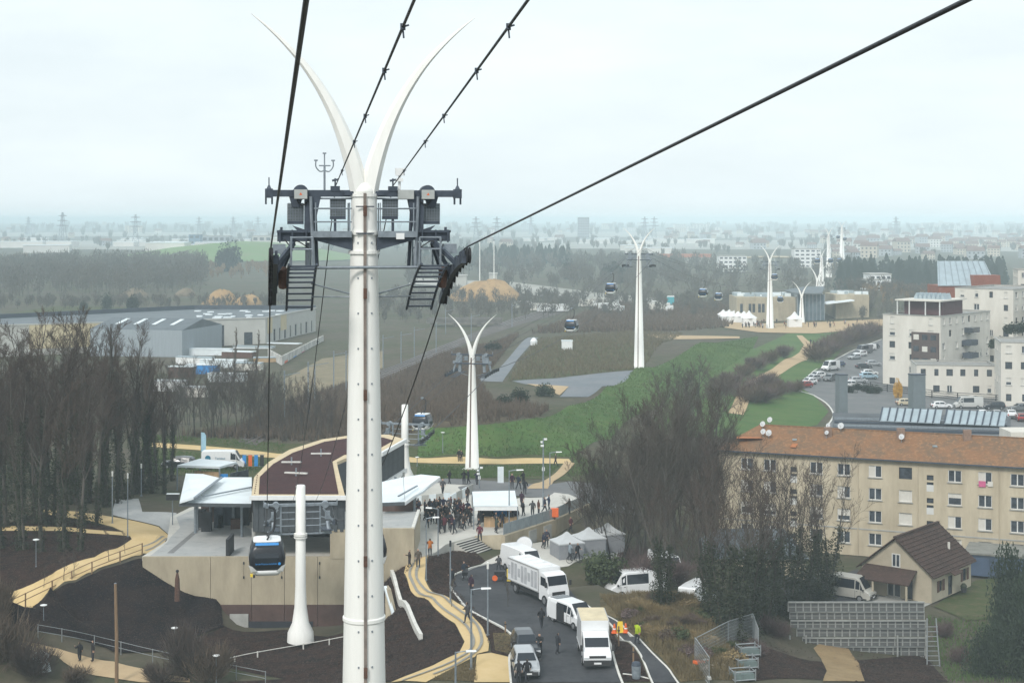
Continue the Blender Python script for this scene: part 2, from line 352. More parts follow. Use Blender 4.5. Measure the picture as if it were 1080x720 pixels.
strip('path_stripe', [(150, 577), (165, 571), (173, 566)], .2, .1, M_stripe)
strip('path_stripe', [(153, 581), (168, 574), (177, 568)], .2, .1, M_stripe)
drape('pavement_yellow', [(503, 691), (518, 689), (537, 693.5), (538.5, 720), (500, 720)], .09, M_sand)
# road
drape('road', [(480, 606), (514, 595), (535, 591), (560, 594), (585, 611), (610, 633), (630, 648), (641, 672), (648, 696), (656, 720), (539, 720), (537, 693), (553, 682), (534, 665), (512, 653), (487, 636), (476, 620)], .06, M_asph)
drape('forecourt', [(505, 597), (512, 592), (529, 584), (533, 580), (585, 568), (640, 565), (660, 590), (600, 597), (572, 600), (535, 592)], .05, M_pave_w)
drape('footpath', [(628, 645), (650, 655), (662, 667), (687, 688), (706, 707), (716, 720), (688, 720), (670, 682), (645, 660), (632, 652)], .07, M_asph)
drape('planting_bed_verge', [(643, 662), (669, 684), (685, 719), (658, 719), (649, 695), (643, 672)], .06, M_mulch)
drape('dry_bank', [(632, 625), (660, 630), (700, 628), (740, 640), (760, 668), (790, 719), (718, 719), (708, 706), (688, 686), (664, 666), (650, 653), (634, 645)], .05, M_dry)
drape('construction_soil', [(760, 668), (830, 690), (975, 690), (1000, 719), (790, 719)], .05, M_mulch)
drape('sandy_track', [(858, 684), (868, 677), (880, 674), (891, 678), (897, 688), (906, 700), (912, 719), (868, 719), (872, 708), (866, 695)], .09, mat3('clay_track', [(.27, .19, .10), (.33, .24, .13), (.20, .14, .085)], [(.6, .4, .6), (2.4, .5, .7)], .5))
kerb('road_kerb', [(514, 595), (480, 606), (475.5, 620), (487, 636), (512, 653), (534, 665), (553, 682)], M_kerb)
kerb('road_kerb', [(553, 682), (541, 688), (537, 695), (539, 722)], M_kerb)
kerb('road_kerb', [(612, 634), (630, 648), (641, 671), (648, 696), (657, 722)], M_kerb)
kerb('path_kerb', [(633, 651), (646, 661), (670, 682.5), (689, 722)], M_kerb, .13, .1)
kerb('path_kerb', [(628, 645), (650, 655), (662, 667), (687, 688), (706, 707), (717, 723)], M_kerb, .13, .1)
kerb('path_kerb', [(657, 711), (672, 713), (684, 716)], M_kerb, .13, .1)
kerb('edging_wall', [(408, 600), (416, 614), (430, 644), (444, 675)], M_kerb, .3, .55)
# behind the plaza
drape('lawn_behind_station', [(150, 458), (300, 468), (440, 474), (610, 476), (650, 500), (620, 508), (560, 505), (470, 503), (440, 510), (300, 506), (150, 500)], .06, M_lawn_d)
drape('path_yellow_far', [(160, 467), (230, 472), (300, 479), (440, 483.5), (600, 484.5), (604, 489.5), (440, 488.5), (300, 484), (230, 477), (160, 472)], .12, M_sand)
drape('path_diagonal', [(596, 487), (606, 489), (584, 508), (578, 516), (556, 516)], .13, M_tan)
drape('street', [(437, 511), (470, 505), (560, 511), (600, 508), (660, 514), (680, 545), (640, 541), (600, 526), (560, 525), (470, 522), (437, 524)], .1, M_asph_l)
drape('grass_hill', [(440, 482), (443, 452), (500, 449.5), (560, 442), (600, 428), (640, 408), (690, 388), (760, 361), (800, 355), (790, 372), (722, 404), (692, 432), (642, 464), (605, 482)], .08, M_lawn)
drape('park_lawn', [(690, 442), (700, 425), (740, 400), (800, 366), (830, 352), (880, 347), (900, 358), (880, 378), (845, 405), (861, 420), (874, 434), (862, 448), (790, 462), (700, 460)], .06, M_lawn)
drape('park_path', [(768, 436), (790, 402), (815, 389), (843, 372), (848, 364), (840, 354), (846, 354), (858, 364), (856, 373), (848, 381), (822, 396), (800, 408), (784, 438)], .14, M_tan)
drape('park_path_upper', [(680, 352.5), (720, 354), (780, 355), (780, 357), (700, 358)], .12, M_tan)
drape('side_street', [(842, 408), (882, 379), (930, 358), (960, 360), (980, 400), (1085, 425), (1085, 452), (900, 455), (880, 465), (850, 466), (872, 450), (879, 438), (872, 426), (858, 417)], .1, M_asph_l)
kerb('side_street_kerb', [(930, 358), (882, 379), (842, 407), (858, 417), (872, 426), (879, 438), (872, 450)], M_kerb, .3, .15)
drape('gravel_lane', [(503, 402), (525, 390), (556, 356), (568, 356), (545, 380), (530, 403)], .08, M_gravel)
drape('gravel_pad', [(540, 402), (600, 397.5), (668, 391), (660, 402), (620, 419), (590, 419), (600, 408), (555, 405.5)], .09, M_gravel)
drape('sandy_bank', [(555, 405), (600, 408), (590, 417), (575, 411)], .11, M_tan)
drape('brush_plateau', [(400, 470), (400, 405), (470, 372), (520, 362), (550, 352), (505, 400), (520, 425), (580, 432), (560, 441), (500, 448), (445, 451)], .05, M_brush)
drape('weedy_ground', [(535, 402), (548, 380), (570, 358), (660, 350), (690, 370), (668, 390), (600, 396.5)], .05, M_lawn_d)
drape('sandy_yard', [(296, 424), (300, 400), (340, 378), (404, 370), (404, 388), (340, 412)], .05, mat3('dull_sand', [(.22, .185, .12), (.17, .15, .10), (.27, .22, .15)], [(.1, .4, .6), (.8, .5, .7)], .3))
drape('rail_ballast', [(250, 466), (300, 438), (367, 404), (420, 384), (475, 361), (540, 336), (620, 312), (628, 316), (550, 342), (475, 370), (420, 393), (367, 415), (300, 452), (270, 470)], .08, mat3('ballast', [(.10, .09, .085), (.14, .125, .115), (.07, .06, .055)], [(.2, .4, .6), (1.5, .5, .7)], .5))
M_rail = mat('rail_steel', (.20, .18, .17), .4, .2, 5, metal=.6)
for k, dy in enumerate((-3.5, -1.2, 2.0, 4.5)):
    P = smooth_line([G(x, y+dy*(y-HY)/190) for x, y in ((258, 464), (300, 444), (367, 409), (420, 388), (475, 365), (540, 339), (620, 314))])
    tag(MB().tube([p+Vector((0, 0, .22)) for p in P], .07, 4).build('railway_rail', M_rail), ['far rail of the back track in the cutting', 'near rail of the back track in the cutting', 'far rail of the front track in the cutting', 'near rail of the front track in the cutting'][k], 'rail', 'rails in the cutting')
M_pale = mat3('lightened_built_ground', [(.34, .33, .30), (.26, .26, .23), (.44, .43, .41)], [(.006, .4, .6), (.02, .5, .7)], .05)  # built ground, made pale so its colour lightens the distant plain
for k, pp in enumerate(([(-40, 262), (60, 263), (150, 264), (215, 262), (205, 256), (90, 254), (-40, 255)], [(-40, 250), (180, 249), (340, 250), (340, 246), (150, 245), (-40, 245.5)], [(560, 262), (700, 263), (760, 260), (880, 262), (1090, 266), (1090, 256), (900, 253), (700, 254), (560, 256)], [(430, 250), (700, 250), (1100, 251), (1100, 245), (700, 244.5), (430, 245)], [(430, 300), (520, 305), (600, 318), (700, 322), (700, 316), (620, 308), (540, 298), (440, 294)])): drape('lightened_built_plain', pp, .4, M_pale, dens=40)
# distant field strips
M_field = mat3('far_green_field', [(.13, .22, .08), (.16, .24, .10), (.18, .20, .11)], [(.01, .4, .6), (.05, .5, .7)], .1)
M_straw = mat3('straw_ground', [(.22, .18, .12), (.28, .22, .14), (.16, .14, .09)], [(.02, .4, .6), (.1, .5, .7)], .1)
drape('far_field', [(0, 333), (60, 323), (195, 326), (200, 331)], .3, M_lawn_d)
drape_xy('landfill_grass', [(-262+125*math.cos(a), 1440+150*math.sin(a)) for a in np.linspace(0, 2*math.pi, 28)[:-1]], .6, M_field, dens=20)
drape('far_track', [(612, 271), (618, 271), (613, 294), (606, 294)], .3, M_straw)
drape('far_verge', [(618, 271), (626, 271), (622, 284), (614, 284)], .3, M_field)
drape('straw_field', [(690, 338), (760, 328), (775, 332), (700, 345)], .2, M_straw)

drape('far_forecourt', [(768, 340), (800, 341.5), (930, 337), (940, 343), (860, 352), (800, 351), (764, 346)], .2, M_tan)
# ------------------------------------------------------------------ cableway
U1 = Vector((-.157, .9876, 0)); V1 = Vector((.9876, .157, 0)); RZ1 = math.atan2(.157, .9876)
def horn_part(parent, side, z0, sc=1.0, name='horn'):
    # centre line and width of one curved horn, metres from mast axis / above crossbar
    C = [(.12, -.1, .62), (.25, .55, .60), (.42, 1.2, .56), (.66, 1.9, .49), (.98, 2.65, .41), (1.42, 3.45, .325), (1.98, 4.25, .24), (2.62, 4.95, .15), (3.2, 5.48, .08), (3.68, 5.86, .02)]
    c = smooth_line([Vector((a, b, wd)) for a, b, wd in C], 3); rs = []
    for i, p in enumerate(c):
        t = (c[min(i+1, len(c)-1)]-c[max(i-1, 0)]); tx, tz = t.x, t.y; L = math.hypot(tx, tz); nx, nz = -tz/L, tx/L; wd = p.z*sc; ring = []
        for a, b in ((.5, 0), (.28, .42), (-.25, .5), (-.5, .18), (-.5, -.18), (-.25, -.5), (.28, -.42)):
            ring.append((side*(p.x*sc+nx*wd*a), wd*b*1.05, z0+p.y*sc+nz*wd*a))
        rs.append(ring if side > 0 else ring[::-1])
    o = MB().rings(rs).build(name, M_white, parent); return o
def mast_part(parent, prof, n=28, name='mast'):
    return MB().lathe((0, 0, 0), prof, n, False).build(name, M_white, parent, smooth=True)
def rope_arc(s0, s1, half, y):
    return -(s0*(y+half)+(s1-s0)*(y+half)**2/(4*half))+(s0*half+(s1-s0)*half/4)
def sheave_train(parent, side, zc, s0, s1, half=3.2, n=9, gauge=6.1, fine=True):
    x = side*gauge/2; z = lambda y: zc+rope_arc(s0, s1, half, y)
    tr = MB()
    ys = np.linspace(-half, half, n)
    for i in range(n-1):
        tr.bar((x-side*.14, ys[i], z(ys[i])-.38), (x-side*.14, ys[i+1], z(ys[i+1])-.38), .14, .26)
    for i in range(0, n-1, 2):
        ym = (ys[i]+ys[i+1])/2; tr.bar((x-side*.16, ys[i], z(ys[i])-.2), (x-side*.16, ys[i+1], z(ys[i+1])-.2), .08, .2)
        tr.bar((x-side*.16, ym, z(ym)-.2), (x-side*.16, ym, z(ym)-.5), .16, .16)
    o = tr.build('sheave_train', M_steel_d, parent)
    wh = MB()
    wh.tube([(-.07, 0, 0), (-.05, 0, 0), (0, 0, 0), (.05, 0, 0), (.07, 0, 0)], [.22, .27, .225, .27, .22], 14)
    me = None
    for i in range(n):
        p = (x, ys[i], z(ys[i])-.265)
        if me is None: me = wh.build('sheave', M_black, o, loc=p)
        else: piece(me, 'sheave', o, p)
    return o
def treads(parent, side, zc, s0, s1, half, n, x0, x1):
    wk = MB(); z = lambda y: zc+rope_arc(s0, s1, half, y)
    for xx in (x0, x1): wk.tube([(side*xx, y, z(y)) for y in np.linspace(-half, half, 8)], .045, 5)
    o = wk.build('catwalk', M_steel_d, parent); t0 = None
    for i in range(n):
        y = -half+(i+.5)*2*half/n; p = (side*(x0+x1)/2, y, z(y)-.02)
        if t0 is None: t0 = MB().box((0, 0, 0), (x1-x0, half*2/n*.62, .05)).build('tread', M_steel_d, o, loc=p)
        else: piece(t0, 'tread', o, p)
    return o

def big_head(root, zx):
    """the detailed head of the nearest pylon; zx = crossbar height; px offsets were measured at 32 px per metre"""
    def X(px): return (px-384)/31.6
    def Zq(py): return 36-(py-HY)/32
    for py, r in ((206, .47), (246, .50), (266, .52)): MB().lathe((0, 0, Zq(py)), [(r, -.05), (r, .05)], 28).build('flange', M_white, root)
    cb = MB(); cb.box((0, 0, zx), (6.1, .24, .22)); cb.box((0, 0, zx), (1.3, .5, .14))
    cbo = cb.build('crossbar', M_steel_d, root)
    # carrying rail / cable tray up the mast
    rail = MB()
    def rm(z): return .415+(zx-z)*.0182
    rail.bar((0, -rm(zx)-.03, zx), (0, -rm(0)-.03, 0), .10, .08, up=(0, 1, 0)); rail.build('cable_rail', mat('rail_brown', (.13, .11, .10), .7, .4, 1.5, col2=(.27, .22, .19), stretch=(1, 1, 1.2)), root)
    for z in (33.6, 30.3, 24.9, 21.3, 36.3): MB().box((0, -rm(z)-.09, z), (.12, .05, .34)).build('rail_clamp', M_rust, root)
    bolt = None
    for z in np.arange(20.3, 36.2, 1.15):
        for s in (-1, 1):
            p = (s*.22, -math.sqrt(rm(z)**2-.22**2)-.0, z)
            if bolt is None: bolt = MB().lathe((0, 0, 0), [(.03, -.03), (.03, .03)], 6).build('bolt', M_steel, root, loc=p)
            else: piece(bolt, 'bolt', root, p)
    for py in (218, 246): MB().bar((-.3, -.5, Zq(py)), (.3, -.5, Zq(py)), .04).build('ladder_rung', M_steel_d, root)
    for s in (-1, 1):
        e = MB(); xe = s*3.1
        e.box((xe, 0, zx), (.26, .3, .3)); e.box((xe, 0, zx+.2), (.18, .2, .14), taper=.3); e.tube([(xe, 0, zx+.2), (xe, 0, zx+.52)], .022, 6)
        for q in (-.1, .1): e.bar((xe+q, 0, zx-.1), (xe+q, 0, zx-.36), .06)
        e.build('end_bracket', M_steel_d, root)
        d = MB(); xd = s*2.08
        d.tube([(xd, -.3, zx+.03), (xd, .3, zx+.03)], .25, 18); d.tube([(xd, -.34, zx+.03), (xd, -.28, zx+.03)], .1, 10)
        dr = d.build('drum_wheel', M_steel_d, root)
        MB().box((xd, -.36, zx-.03), (.42, .1, .3)).build('drum_cover', mat('pale_grey_box', (.42, .44, .43), .5, .1, 3), dr)
        MB().add([(xd-.05, -.414, zx-.06), (xd+.05, -.414, zx-.06), (xd, -.414, zx+.03)], [(0, 1, 2)]).build('warning_mark', M_orange, dr)
        # hanging bracket plates
        b = MB()
        for y in (-.18, .18):
            b.rings([[(s*1.42, y-.02, zx-.1), (s*1.42, y+.02, zx-.1), (s*1.95, y+.02, zx-.1), (s*1.95, y-.02, zx-.1)], [(s*1.66, y-.02, zx-1.25), (s*1.66, y+.02, zx-1.25), (s*1.95, y+.02, zx-1.25), (s*1.95, y-.02, zx-1.25)]])
        b.rings([[(s*2.0, -.1, zx-.1), (s*2.0, .1, zx-.1), (s*2.45, .1, zx-.1), (s*2.45, -.1, zx-.1)], [(s*2.1, -.1, zx-.45), (s*2.1, .1, zx-.45), (s*2.35, .1, zx-.45), (s*2.35, -.1, zx-.45)]])
        b.rings([[(s*1.75, -.1, zx-1.25), (s*1.75, .1, zx-1.25), (s*2.35, .1, zx-1.05), (s*2.35, -.1, zx-1.05)], [(s*1.7, -.1, zx-1.5), (s*1.7, .1, zx-1.5), (s*2.0, .1, zx-1.4), (s*2.0, -.1, zx-1.4)]])
        b.build('hanging_bracket', M_steel_d, root)
        MB().tube([(s*1.76, -.28, zx-.1), (s*1.66, -.3, zx-2.45)], .055, 8).build('support_tube', M_steel, root)
        MB().tube([(s*1.62, .3, zx-.1), (s*1.52, .5, zx-2.45)], .06, 8).build('support_tube', M_steel_d, root)
        # perforated baskets (>10 px): box of crossing flats
        for (xc, zc, wv, hv) in ((2.24, zx-.62, .52, .58), (.86, zx-.47, .5, .56)):
            k = MB()
            k.box((s*xc, .12, zc), (wv, .16, hv)); bo = k.build('equipment_box', mat('box_grey_green', (.17, .20, .21), .6, .15, 6), root)
            g = MB()
            for t in np.linspace(-.5, .5, 7):
                g.bar((s*xc+t*wv, -.03, zc-hv/2), (s*xc+t*wv, -.03, zc+hv/2), .025); g.bar((s*xc-wv/2, -.03, zc+t*hv), (s*xc+wv/2, -.03, zc+t*hv), .025)
            g.build('grille', M_steel, bo)
            MB().box((s*xc, .1, zc-hv/2-.05), (wv*1.02, .3, .1)).build('box_base', M_steel_d, bo)
        MB().tube([(s*.95, .05, zx-.75), (s*.95, .05, Zq(246))], .05, 6).build('box_stand', M_steel_d, root)
        # platform, cantilever, rails
        p = MB(); p.box((s*1.07, 0, Zq(247)), (1.28, .9, .2)); po = p.build('platform', M_steel, root)
        c = MB()
        for y in (-.25, .25): c.rings([[(s*.4, y-.03, Zq(250.5)), (s*.4, y+.03, Zq(250.5)), (s*.4, y+.03, Zq(264)), (s*.4, y-.03, Zq(264))], [(s*1.75, y-.03, Zq(250.5)), (s*1.75, y+.03, Zq(250.5)), (s*1.75, y+.03, Zq(252)), (s*1.75, y-.03, Zq(252))]])
        c.build('cantilever', M_steel_d, root)
        r = MB()
        for yy in (-.42, .42):
            for pz in (220, 234): r.tube([(s*.42, yy, Zq(pz)), (s*1.66, yy, Zq(pz))], .025, 5)
            for xx in (.5, 1.6): r.tube([(s*xx, yy, Zq(214)), (s*xx, yy, Zq(246))], .022, 5)
        r.tube([(s*.4, -.1, Zq(209.5)), (s*1.45, -.1, Zq(209.5))], .035, 6)
        r.build('guard_rail', M_steel, po)
        # yoke and service frame
        y_ = MB(); y_.box((s*2.27, .1, Zq(249)), (1.12, .5, .34)); y_.box((s*2.27, -.2, Zq(244)), (1.16, .1, .08))
        for q in (1.9, 2.35, 2.75): y_.box((s*q, -.25, Zq(249)), (.05, .08, .42))
        for q in (1.85, 2.7): y_.tube([(s*q, 0, Zq(244)), (s*q, 0, Zq(239.5))], .05, 6)
        y_.build('yoke', M_steel_d, root)
        fr = MB()
        for xx in (1.72, 2.4):
            for yy in (-1.2, 1.2): fr.tube([(s*xx, yy, Zq(250)), (s*xx, yy, Zq(283))], .035, 6)
        for pz in (250, 262): fr.tube([(s*1.72, -1.2, Zq(pz)), (s*2.4, -1.2, Zq(pz)), (s*2.4, 1.2, Zq(pz)), (s*1.72, 1.2, Zq(pz))], .03, 6)
        fr.box((s*2.0, 0, Zq(282)), (.95, .2, .1)); fr.tube([(s*1.85, .2, Zq(256)), (s*1.85, .3, Zq(284))], .07, 8)
        fr.build('service_frame', M_steel, root)
        mo = MB(); mo.box((s*2.78, -.4, Zq(262)), (.42, .6, .3)); mo.tube([(s*2.62, -.9, Zq(265)), (s*2.62, .1, Zq(265))], .16, 10); mo.build('damper', M_steel, root)
        MB().tube([(s*2.66, .2, Zq(283)), (s*2.64, .5, Zq(303))], .15, 8).build('counterweight', M_rust, root)
        st = sheave_train(root, s, 34.62, .085, .42)
        for q in (-1.6, 0, 1.6):
            MB().bar((s*2.9, q, 34.62+rope_arc(.085, .42, 3.2, q)-.4), (s*2.3, q*.3, Zq(256)), .1, .14).build('train_arm', M_steel_d, root)
        treads(root, s, 33.98, .16, .50, 2.6, 9, 1.64, 2.5)
        MB().tube(smooth_line([(s*2.6, -.3, Zq(252)), (s*2.4, -.35, Zq(259)), (s*2.2, -.3, Zq(254)), (s*1.8, -.2, Zq(262))], 5), .02, 5).build('loose_cable', M_black, root)
        MB().tube(smooth_line([(s*2.25, -.2, zx-.1), (s*2.05, -.25, zx-.4), (s*1.8, -.25, zx-.25), (s*1.75, -.2, zx-.6)], 5), .02, 5).build('loose_cable', M_black, root)
        ro = MB()
        ro.tube([(s*.45, .1, Zq(310)), (s*1.72, .3, Zq(299))], .03, 6); ro.tube([(s*.45, 0, Zq(313)), (s*1.72, .3, Zq(313))], .025, 6); ro.build('tie_rod', M_steel, root)
    MB().tube([(-1.65, -.62, Zq(281.5)), (1.9, -.62, Zq(281.5))], .05, 8).build('tie_bar', M_steel, root)
    # anemometer
    a = MB(); xa = X(343); a.tube([(xa, 0, zx), (xa, 0, Zq(175))], .04, 6); a.bar((xa-.18, 0, Zq(175)), (xa+.2, 0, Zq(175)), .04)
    for k in (-1, 0, 1):
        a.tube(smooth_line([(xa, 0, Zq(180)), (xa+k*.15, 0, Zq(181)), (xa+k*.28, 0, Zq(176)), (xa+k*.28, 0, Zq(170))], 4) if k else [(xa, 0, Zq(175)), (xa, 0, Zq(162))], .022, 5)
        a.bar((xa+k*.28-.06, 0, Zq(169.5 if k else 162)), (xa+k*.28+.06, 0, Zq(169.5 if k else 162)), .05)
    a.build('anemometer', M_steel, root)
    for px in (354, 414):
        q = MB(); q.box((X(px), 0, zx+.16), (.3, .3, .16)); q.tube([(X(px), 0, zx+.2), (X(px), 0, zx+.5)], .03, 6); q.bar((X(px)-.1, 0, zx+.42), (X(px)+.1, 0, zx+.46), .07); q.build('cable_clamp', M_steel_d, root)
    MB().box((X(427), -.2, zx-.03), (.52, .2, .3)).build('junction_box', mat('pale_grey_box', (.42, .44, .43)), root)
    an = MB(); an.box((X(421), 0, zx+.72), (.28, .2, .24)); an.tube([(X(421), 0, zx+.1), (X(421), 0, zx+.7)], .05, 6); an.box((X(421), -.05, zx+.45), (.2, .2, .1)); an.build('weather_sensor', M_white_p, root)
    pl = MB().box((X(420.5), -.462, Zq(249)), (.27, .02, .2)).build('number_plate', M_white_p, root)
def txt(body, size, m, parent, loc, rot, name='lettering'):
    cu = bpy.data.curves.new(name, 'FONT'); cu.body = body; cu.size = size; cu.extrude = .004; cu.align_x = 'CENTER'; cu.align_y = 'CENTER'; cu.materials.append(m)
    to = bpy.data.objects.new(name, cu); COL.objects.link(to); bpy.context.view_layer.update()
    me = bpy.data.meshes.new_from_object(to.evaluated_get(bpy.context.evaluated_depsgraph_get())); bpy.data.objects.remove(to)
    o = bpy.data.objects.new(name, me); COL.objects.link(o); o.parent = parent; o.location = loc; o.rotation_euler = rot; return o

pyl = thing('cable_pylon', 'tall white pylon with curved horns in the foreground, the nearest and largest', 'pylon', (at(384, 232, 51.6).x, 51.6, 0), RZ1, 'white horned cable car pylons')
ZX = 36.87
mast_part(pyl, [(1.09, -1), (.415+.0182*(ZX-22.9), 22.9)], 40, 'lower_mast'); mast_part(pyl, [(.415+.0182*(ZX-22.9), 22.9), (.42, ZX)], 40)
MB().lathe((0, 0, 22.9), [(.685, -.08), (.705, -.05), (.705, .05), (.685, .08)], 40).build('joint_ring', M_white, pyl)
horn_part(pyl, -1, ZX); horn_part(pyl, 1, ZX)
MB().lathe((0, 0, ZX), [(.43, -.02), (.42, .1), (.30, .32), (.1, .42)], 20).build('horn_root', M_white, pyl, smooth=True)
big_head(pyl, ZX)

def small_head(root, zx, zr, s0, s1, n=7, sh=3.0):
    cb = MB(); cb.box((0, 0, zx), (6.3, .26, .24)); cb.box((0, 0, zx-1.25), (5.0, .9, .16))
    cb.build('crossbar', M_steel_d, root)
    for s in (-1, 1):
        h = MB(); h.bar((s*1.7, 0, zx), (s*1.9, 0, zr-.3), .4, .3); h.bar((s*2.2, .1, zx), (s*2.9, 0, zr-.35), .22, .22); h.box((s*2.3, 0, zx-1.1), (1.1, .6, .35))
        h.tube([(s*2.08, -.3, zx), (s*2.08, .3, zx)], .26, 12); h.box((s*.9, 0, zx-.5), (.5, .3, .55)); h.box((s*2.2, 0, zx-.65), (.5, .3, .55)); h.tube([(s*3.1, 0, zx), (s*3.1, 0, zx+.5)], .05, 5)
        h.build('hanging_bracket', M_steel, root)
        sheave_train(root, s, zr, s0, s1, sh, n, fine=False)
        treads(root, s, zr-.6, s0, s1, sh*.9, 7, 1.7, 2.5)
        r = MB()
        for z in (zx-.4, zx-.8): r.tube([(s*.5, -.4, z), (s*1.7, -.4, z)], .035, 4)
        r.tube([(s*.3, 0, zr-.9), (s*1.7, 0, zr-.5)], .04, 4); r.build('guard_rail', M_steel, root)
RZ2 = -math.atan(.30)
PG = 'white horned cable car pylons'
def far_pylon(px, d, base_y, cross_y, label, rz, hs=1.0, head=True, s0=.02, s1=.1, wide=1.0):
    b = at(px, base_y, d); zx = at(px, cross_y, d).z-b.z
    p = thing('cable_pylon', label, 'pylon', b, rz, PG)
    mast_part(p, [(1.5*wide, -.6), (1.45*wide, .25), (1.02*wide, .3), (.42*wide, zx), (.42*wide, zx+.05)], 18)
    MB().bar((0, -1.06*wide, .6), (0, -.46*wide, zx-.4), .16, .1).build('cable_rail', M_rust, p)
    horn_part(p, -1, zx, hs); horn_part(p, 1, zx, hs)
    if head: small_head(p, zx, zx-2.2, s0, s1)
    return p
far_pylon(498, 226, 496, 374, 'white horned pylon on the lawn just behind the station plaza', RZ2, s0=-.12, s1=-.02)
far_pylon(674, 344, 395, 268, 'white horned pylon on top of the grass embankment beside the gravel pad', RZ2, s0=-.05, s1=.09, wide=1.15)
far_pylon(812, 545, 347, 276, 'white horned pylon with a gondola beside it at the far station forecourt', RZ2, s0=.0, s1=.1, wide=1.3)
far_pylon(845.5, 575, 340, 313, 'short white horned mast directly in front of the glazed far station', -.25, hs=1.0, head=False, wide=1.1)
far_pylon(862, 640, 331, 296, 'short white horned mast rising behind the roof of the far station', -.2, hs=1.15, head=False, wide=1.2)
far_pylon(866.5, 890, 303, 271, 'distant white pylon left of the pair above the far station', -.12, hs=.95, wide=1.8)
far_pylon(874, 1040, 293, 248, 'distant white pylon right of the pair above the far station', -.1, hs=1.0, wide=2.0)
far_pylon(888, 1300, 280, 240, 'farthest white pylon, faint against the city haze', -.1, hs=1.0, wide=2.4)

def station_mast(base, top_z, zr, rz, label, s0, s1):
    p = thing('station_mast', label, 'mast', base, rz, 'hornless masts at the station ends')
    h = top_z-base.z; zr -= base.z
    mast_part(p, [(1.2, -.5), (1.15, .35), (.75, 1.2), (.55, 2.6), (.47, 4.5), (.42, h), (.36, h+.06), (.02, h+.07)], 24)
    x0 = zr+1.3
    cb = MB(); cb.box((0, .3, x0), (6.6, .28, .24)); cb.box((0, .3, zr-1.3), (5.6, .2, .12)); cb.build('crossbar', M_steel, p)
    for s in (-1, 1):
        f = MB(); f.bar((s*1.75, .3, x0), (s*1.75, .3, zr-1.3), .16)
        f.box((s*2.4, .2, zr+.35), (.45, .4, .7)); f.tube([(s*2.2, -.1, x0), (s*2.2, .6, x0)], .3, 12); f.bar((s*2.0, 0, x0-.3), (s*2.9, 0, zr-.2), .14); f.bar((s*2.9, -.5, zr-.9), (s*1.75, .3, zr-1.3), .12)
        f.tube([(s*2.4, .1, zr-.2), (s*2.5, -.2, zr-.9)], .18, 8); f.bar((s*1.75, .3, zr+.2), (s*3.2, .2, zr-.1), .1); f.bar((s*1.75, .3, zr-.5), (s*3.3, .2, zr-.4), .1); f.tube([(s*3.25, 0, x0), (s*3.25, 0, x0+.45)], .06, 5)
        f.build('head_frame', M_steel, p)
        sheave_train(p, s, zr, s0, s1, 2.4, 7)
        r = MB()
        for z in (zr+.7, zr+.1, zr-.5):
            r.tube([(s*.5, -.1, z), (s*1.75, -.1, z)], .05, 5)
        r.build('guard_rail', M_steel, p)
        treads(p, s, zr-.9, s0, s1, 2.0, 6, 1.9, 2.7)
    fl = MB(); fl.lathe((0, 0, h-4.6), [(.6, -.06), (.6, .06)], 20); fl.lathe((0, 0, zr-1.3), [(.6, -.1), (.6, .1)], 20); fl.build('flange', M_white, p)
    return p
tb = at(317, 670, 140); station_mast(tb, at(317, 512, 140).z, 9.2, RZ1, 'white hornless mast in front of the station retaining wall', .25, .0)
rb = at(427, 427, 200); station_mast(Vector((rb.x, 200, 3)), rb.z, 8.6, RZ2, 'white hornless mast behind the station, its head a lattice of steelwork', -.05, -.2)

# ---- ropes
BASE1 = Vector((pyl.location.x, 51.6, 0))
def rope(name, label, P, r, clamps=(), n=6, grp=None):
    o = MB().tube(P, r, n).build(name, M_rope, smooth=True); tag(o, label, 'cable', grp)
    for c in clamps:
        k = MB(); k.box((0, 0, 0), (.055, .09, .07)); k.bar((0, 0, 0), (.07, 0, .02), .02); k.bar((0, 0, -.03), (.01, 0, -.13), .02); k.build('clamp', M_steel_d, o, loc=c)
    return o
def sag(a, b, s, n=24): return [a.lerp(b, i/n)+Vector((0, 0, -4*s*(i/n)*(1-i/n))) for i in range(n+1)]
ropes1 = {}
for s, nm, near in ((-1, 'left', at(323, 0, 13.)), (1, 'right', at(1020, 0, 13.7))):
    c0 = BASE1+V1*(s*3.05); arc = [c0+U1*y+Vector((0, 0, 34.64+rope_arc(.085, .42, 3.2, y))) for y in np.linspace(-3.2, 3.2, 9)]
    back = near+(near-arc[0])*.9
    e = Vector((tb.x, 140, 0))+V1*(s*3.05); e.z = 9.22; ef = e-U1*2.2; ef.z = 9.22+rope_arc(.25, 0, 2.4, -2.2)
    mid = sag(arc[-1], ef, 2.6); ropes1[nm] = mid
    tail = [e+Vector((0, 0, .02)), e+U1*8]
    rope('haul_rope', 'thick haul rope running over the %s arm of the nearest pylon' % nm, [back, near]+arc+mid[1:]+tail, .027, n=8, grp='haul ropes of the near span')
for px, npx, epx, nm in ((354, 437, 308, 'left'), (414.5, 557, 331, 'right')):
    a = at(px, 196, 51.6); near = at(npx, 0, 16.); back = near+(near-a)*1.0; e = at(epx, 531, 140)
    cl = [a.lerp(near, t) for t in (.22, .5, .66, .84, .95)]
    mid = sag(a, e, 1.6)
    rope('signal_cable', 'thin signal cable with clamps passing the mast of the nearest pylon on the %s' % nm, [back, near, a]+mid[1:], .019, cl+[mid[5], mid[9], mid[14]], grp='signal cables of the near span')
far_line = [Vector((rb.x, 200, 8.7)), Vector((-5.75, 226, 14.4)), Vector((27.9, 344, 27.6)), Vector((89.8, 545, 16.4)), Vector((107, 590, 9))]
V2 = Vector((.958, -.287, 0)); ropes2 = {}
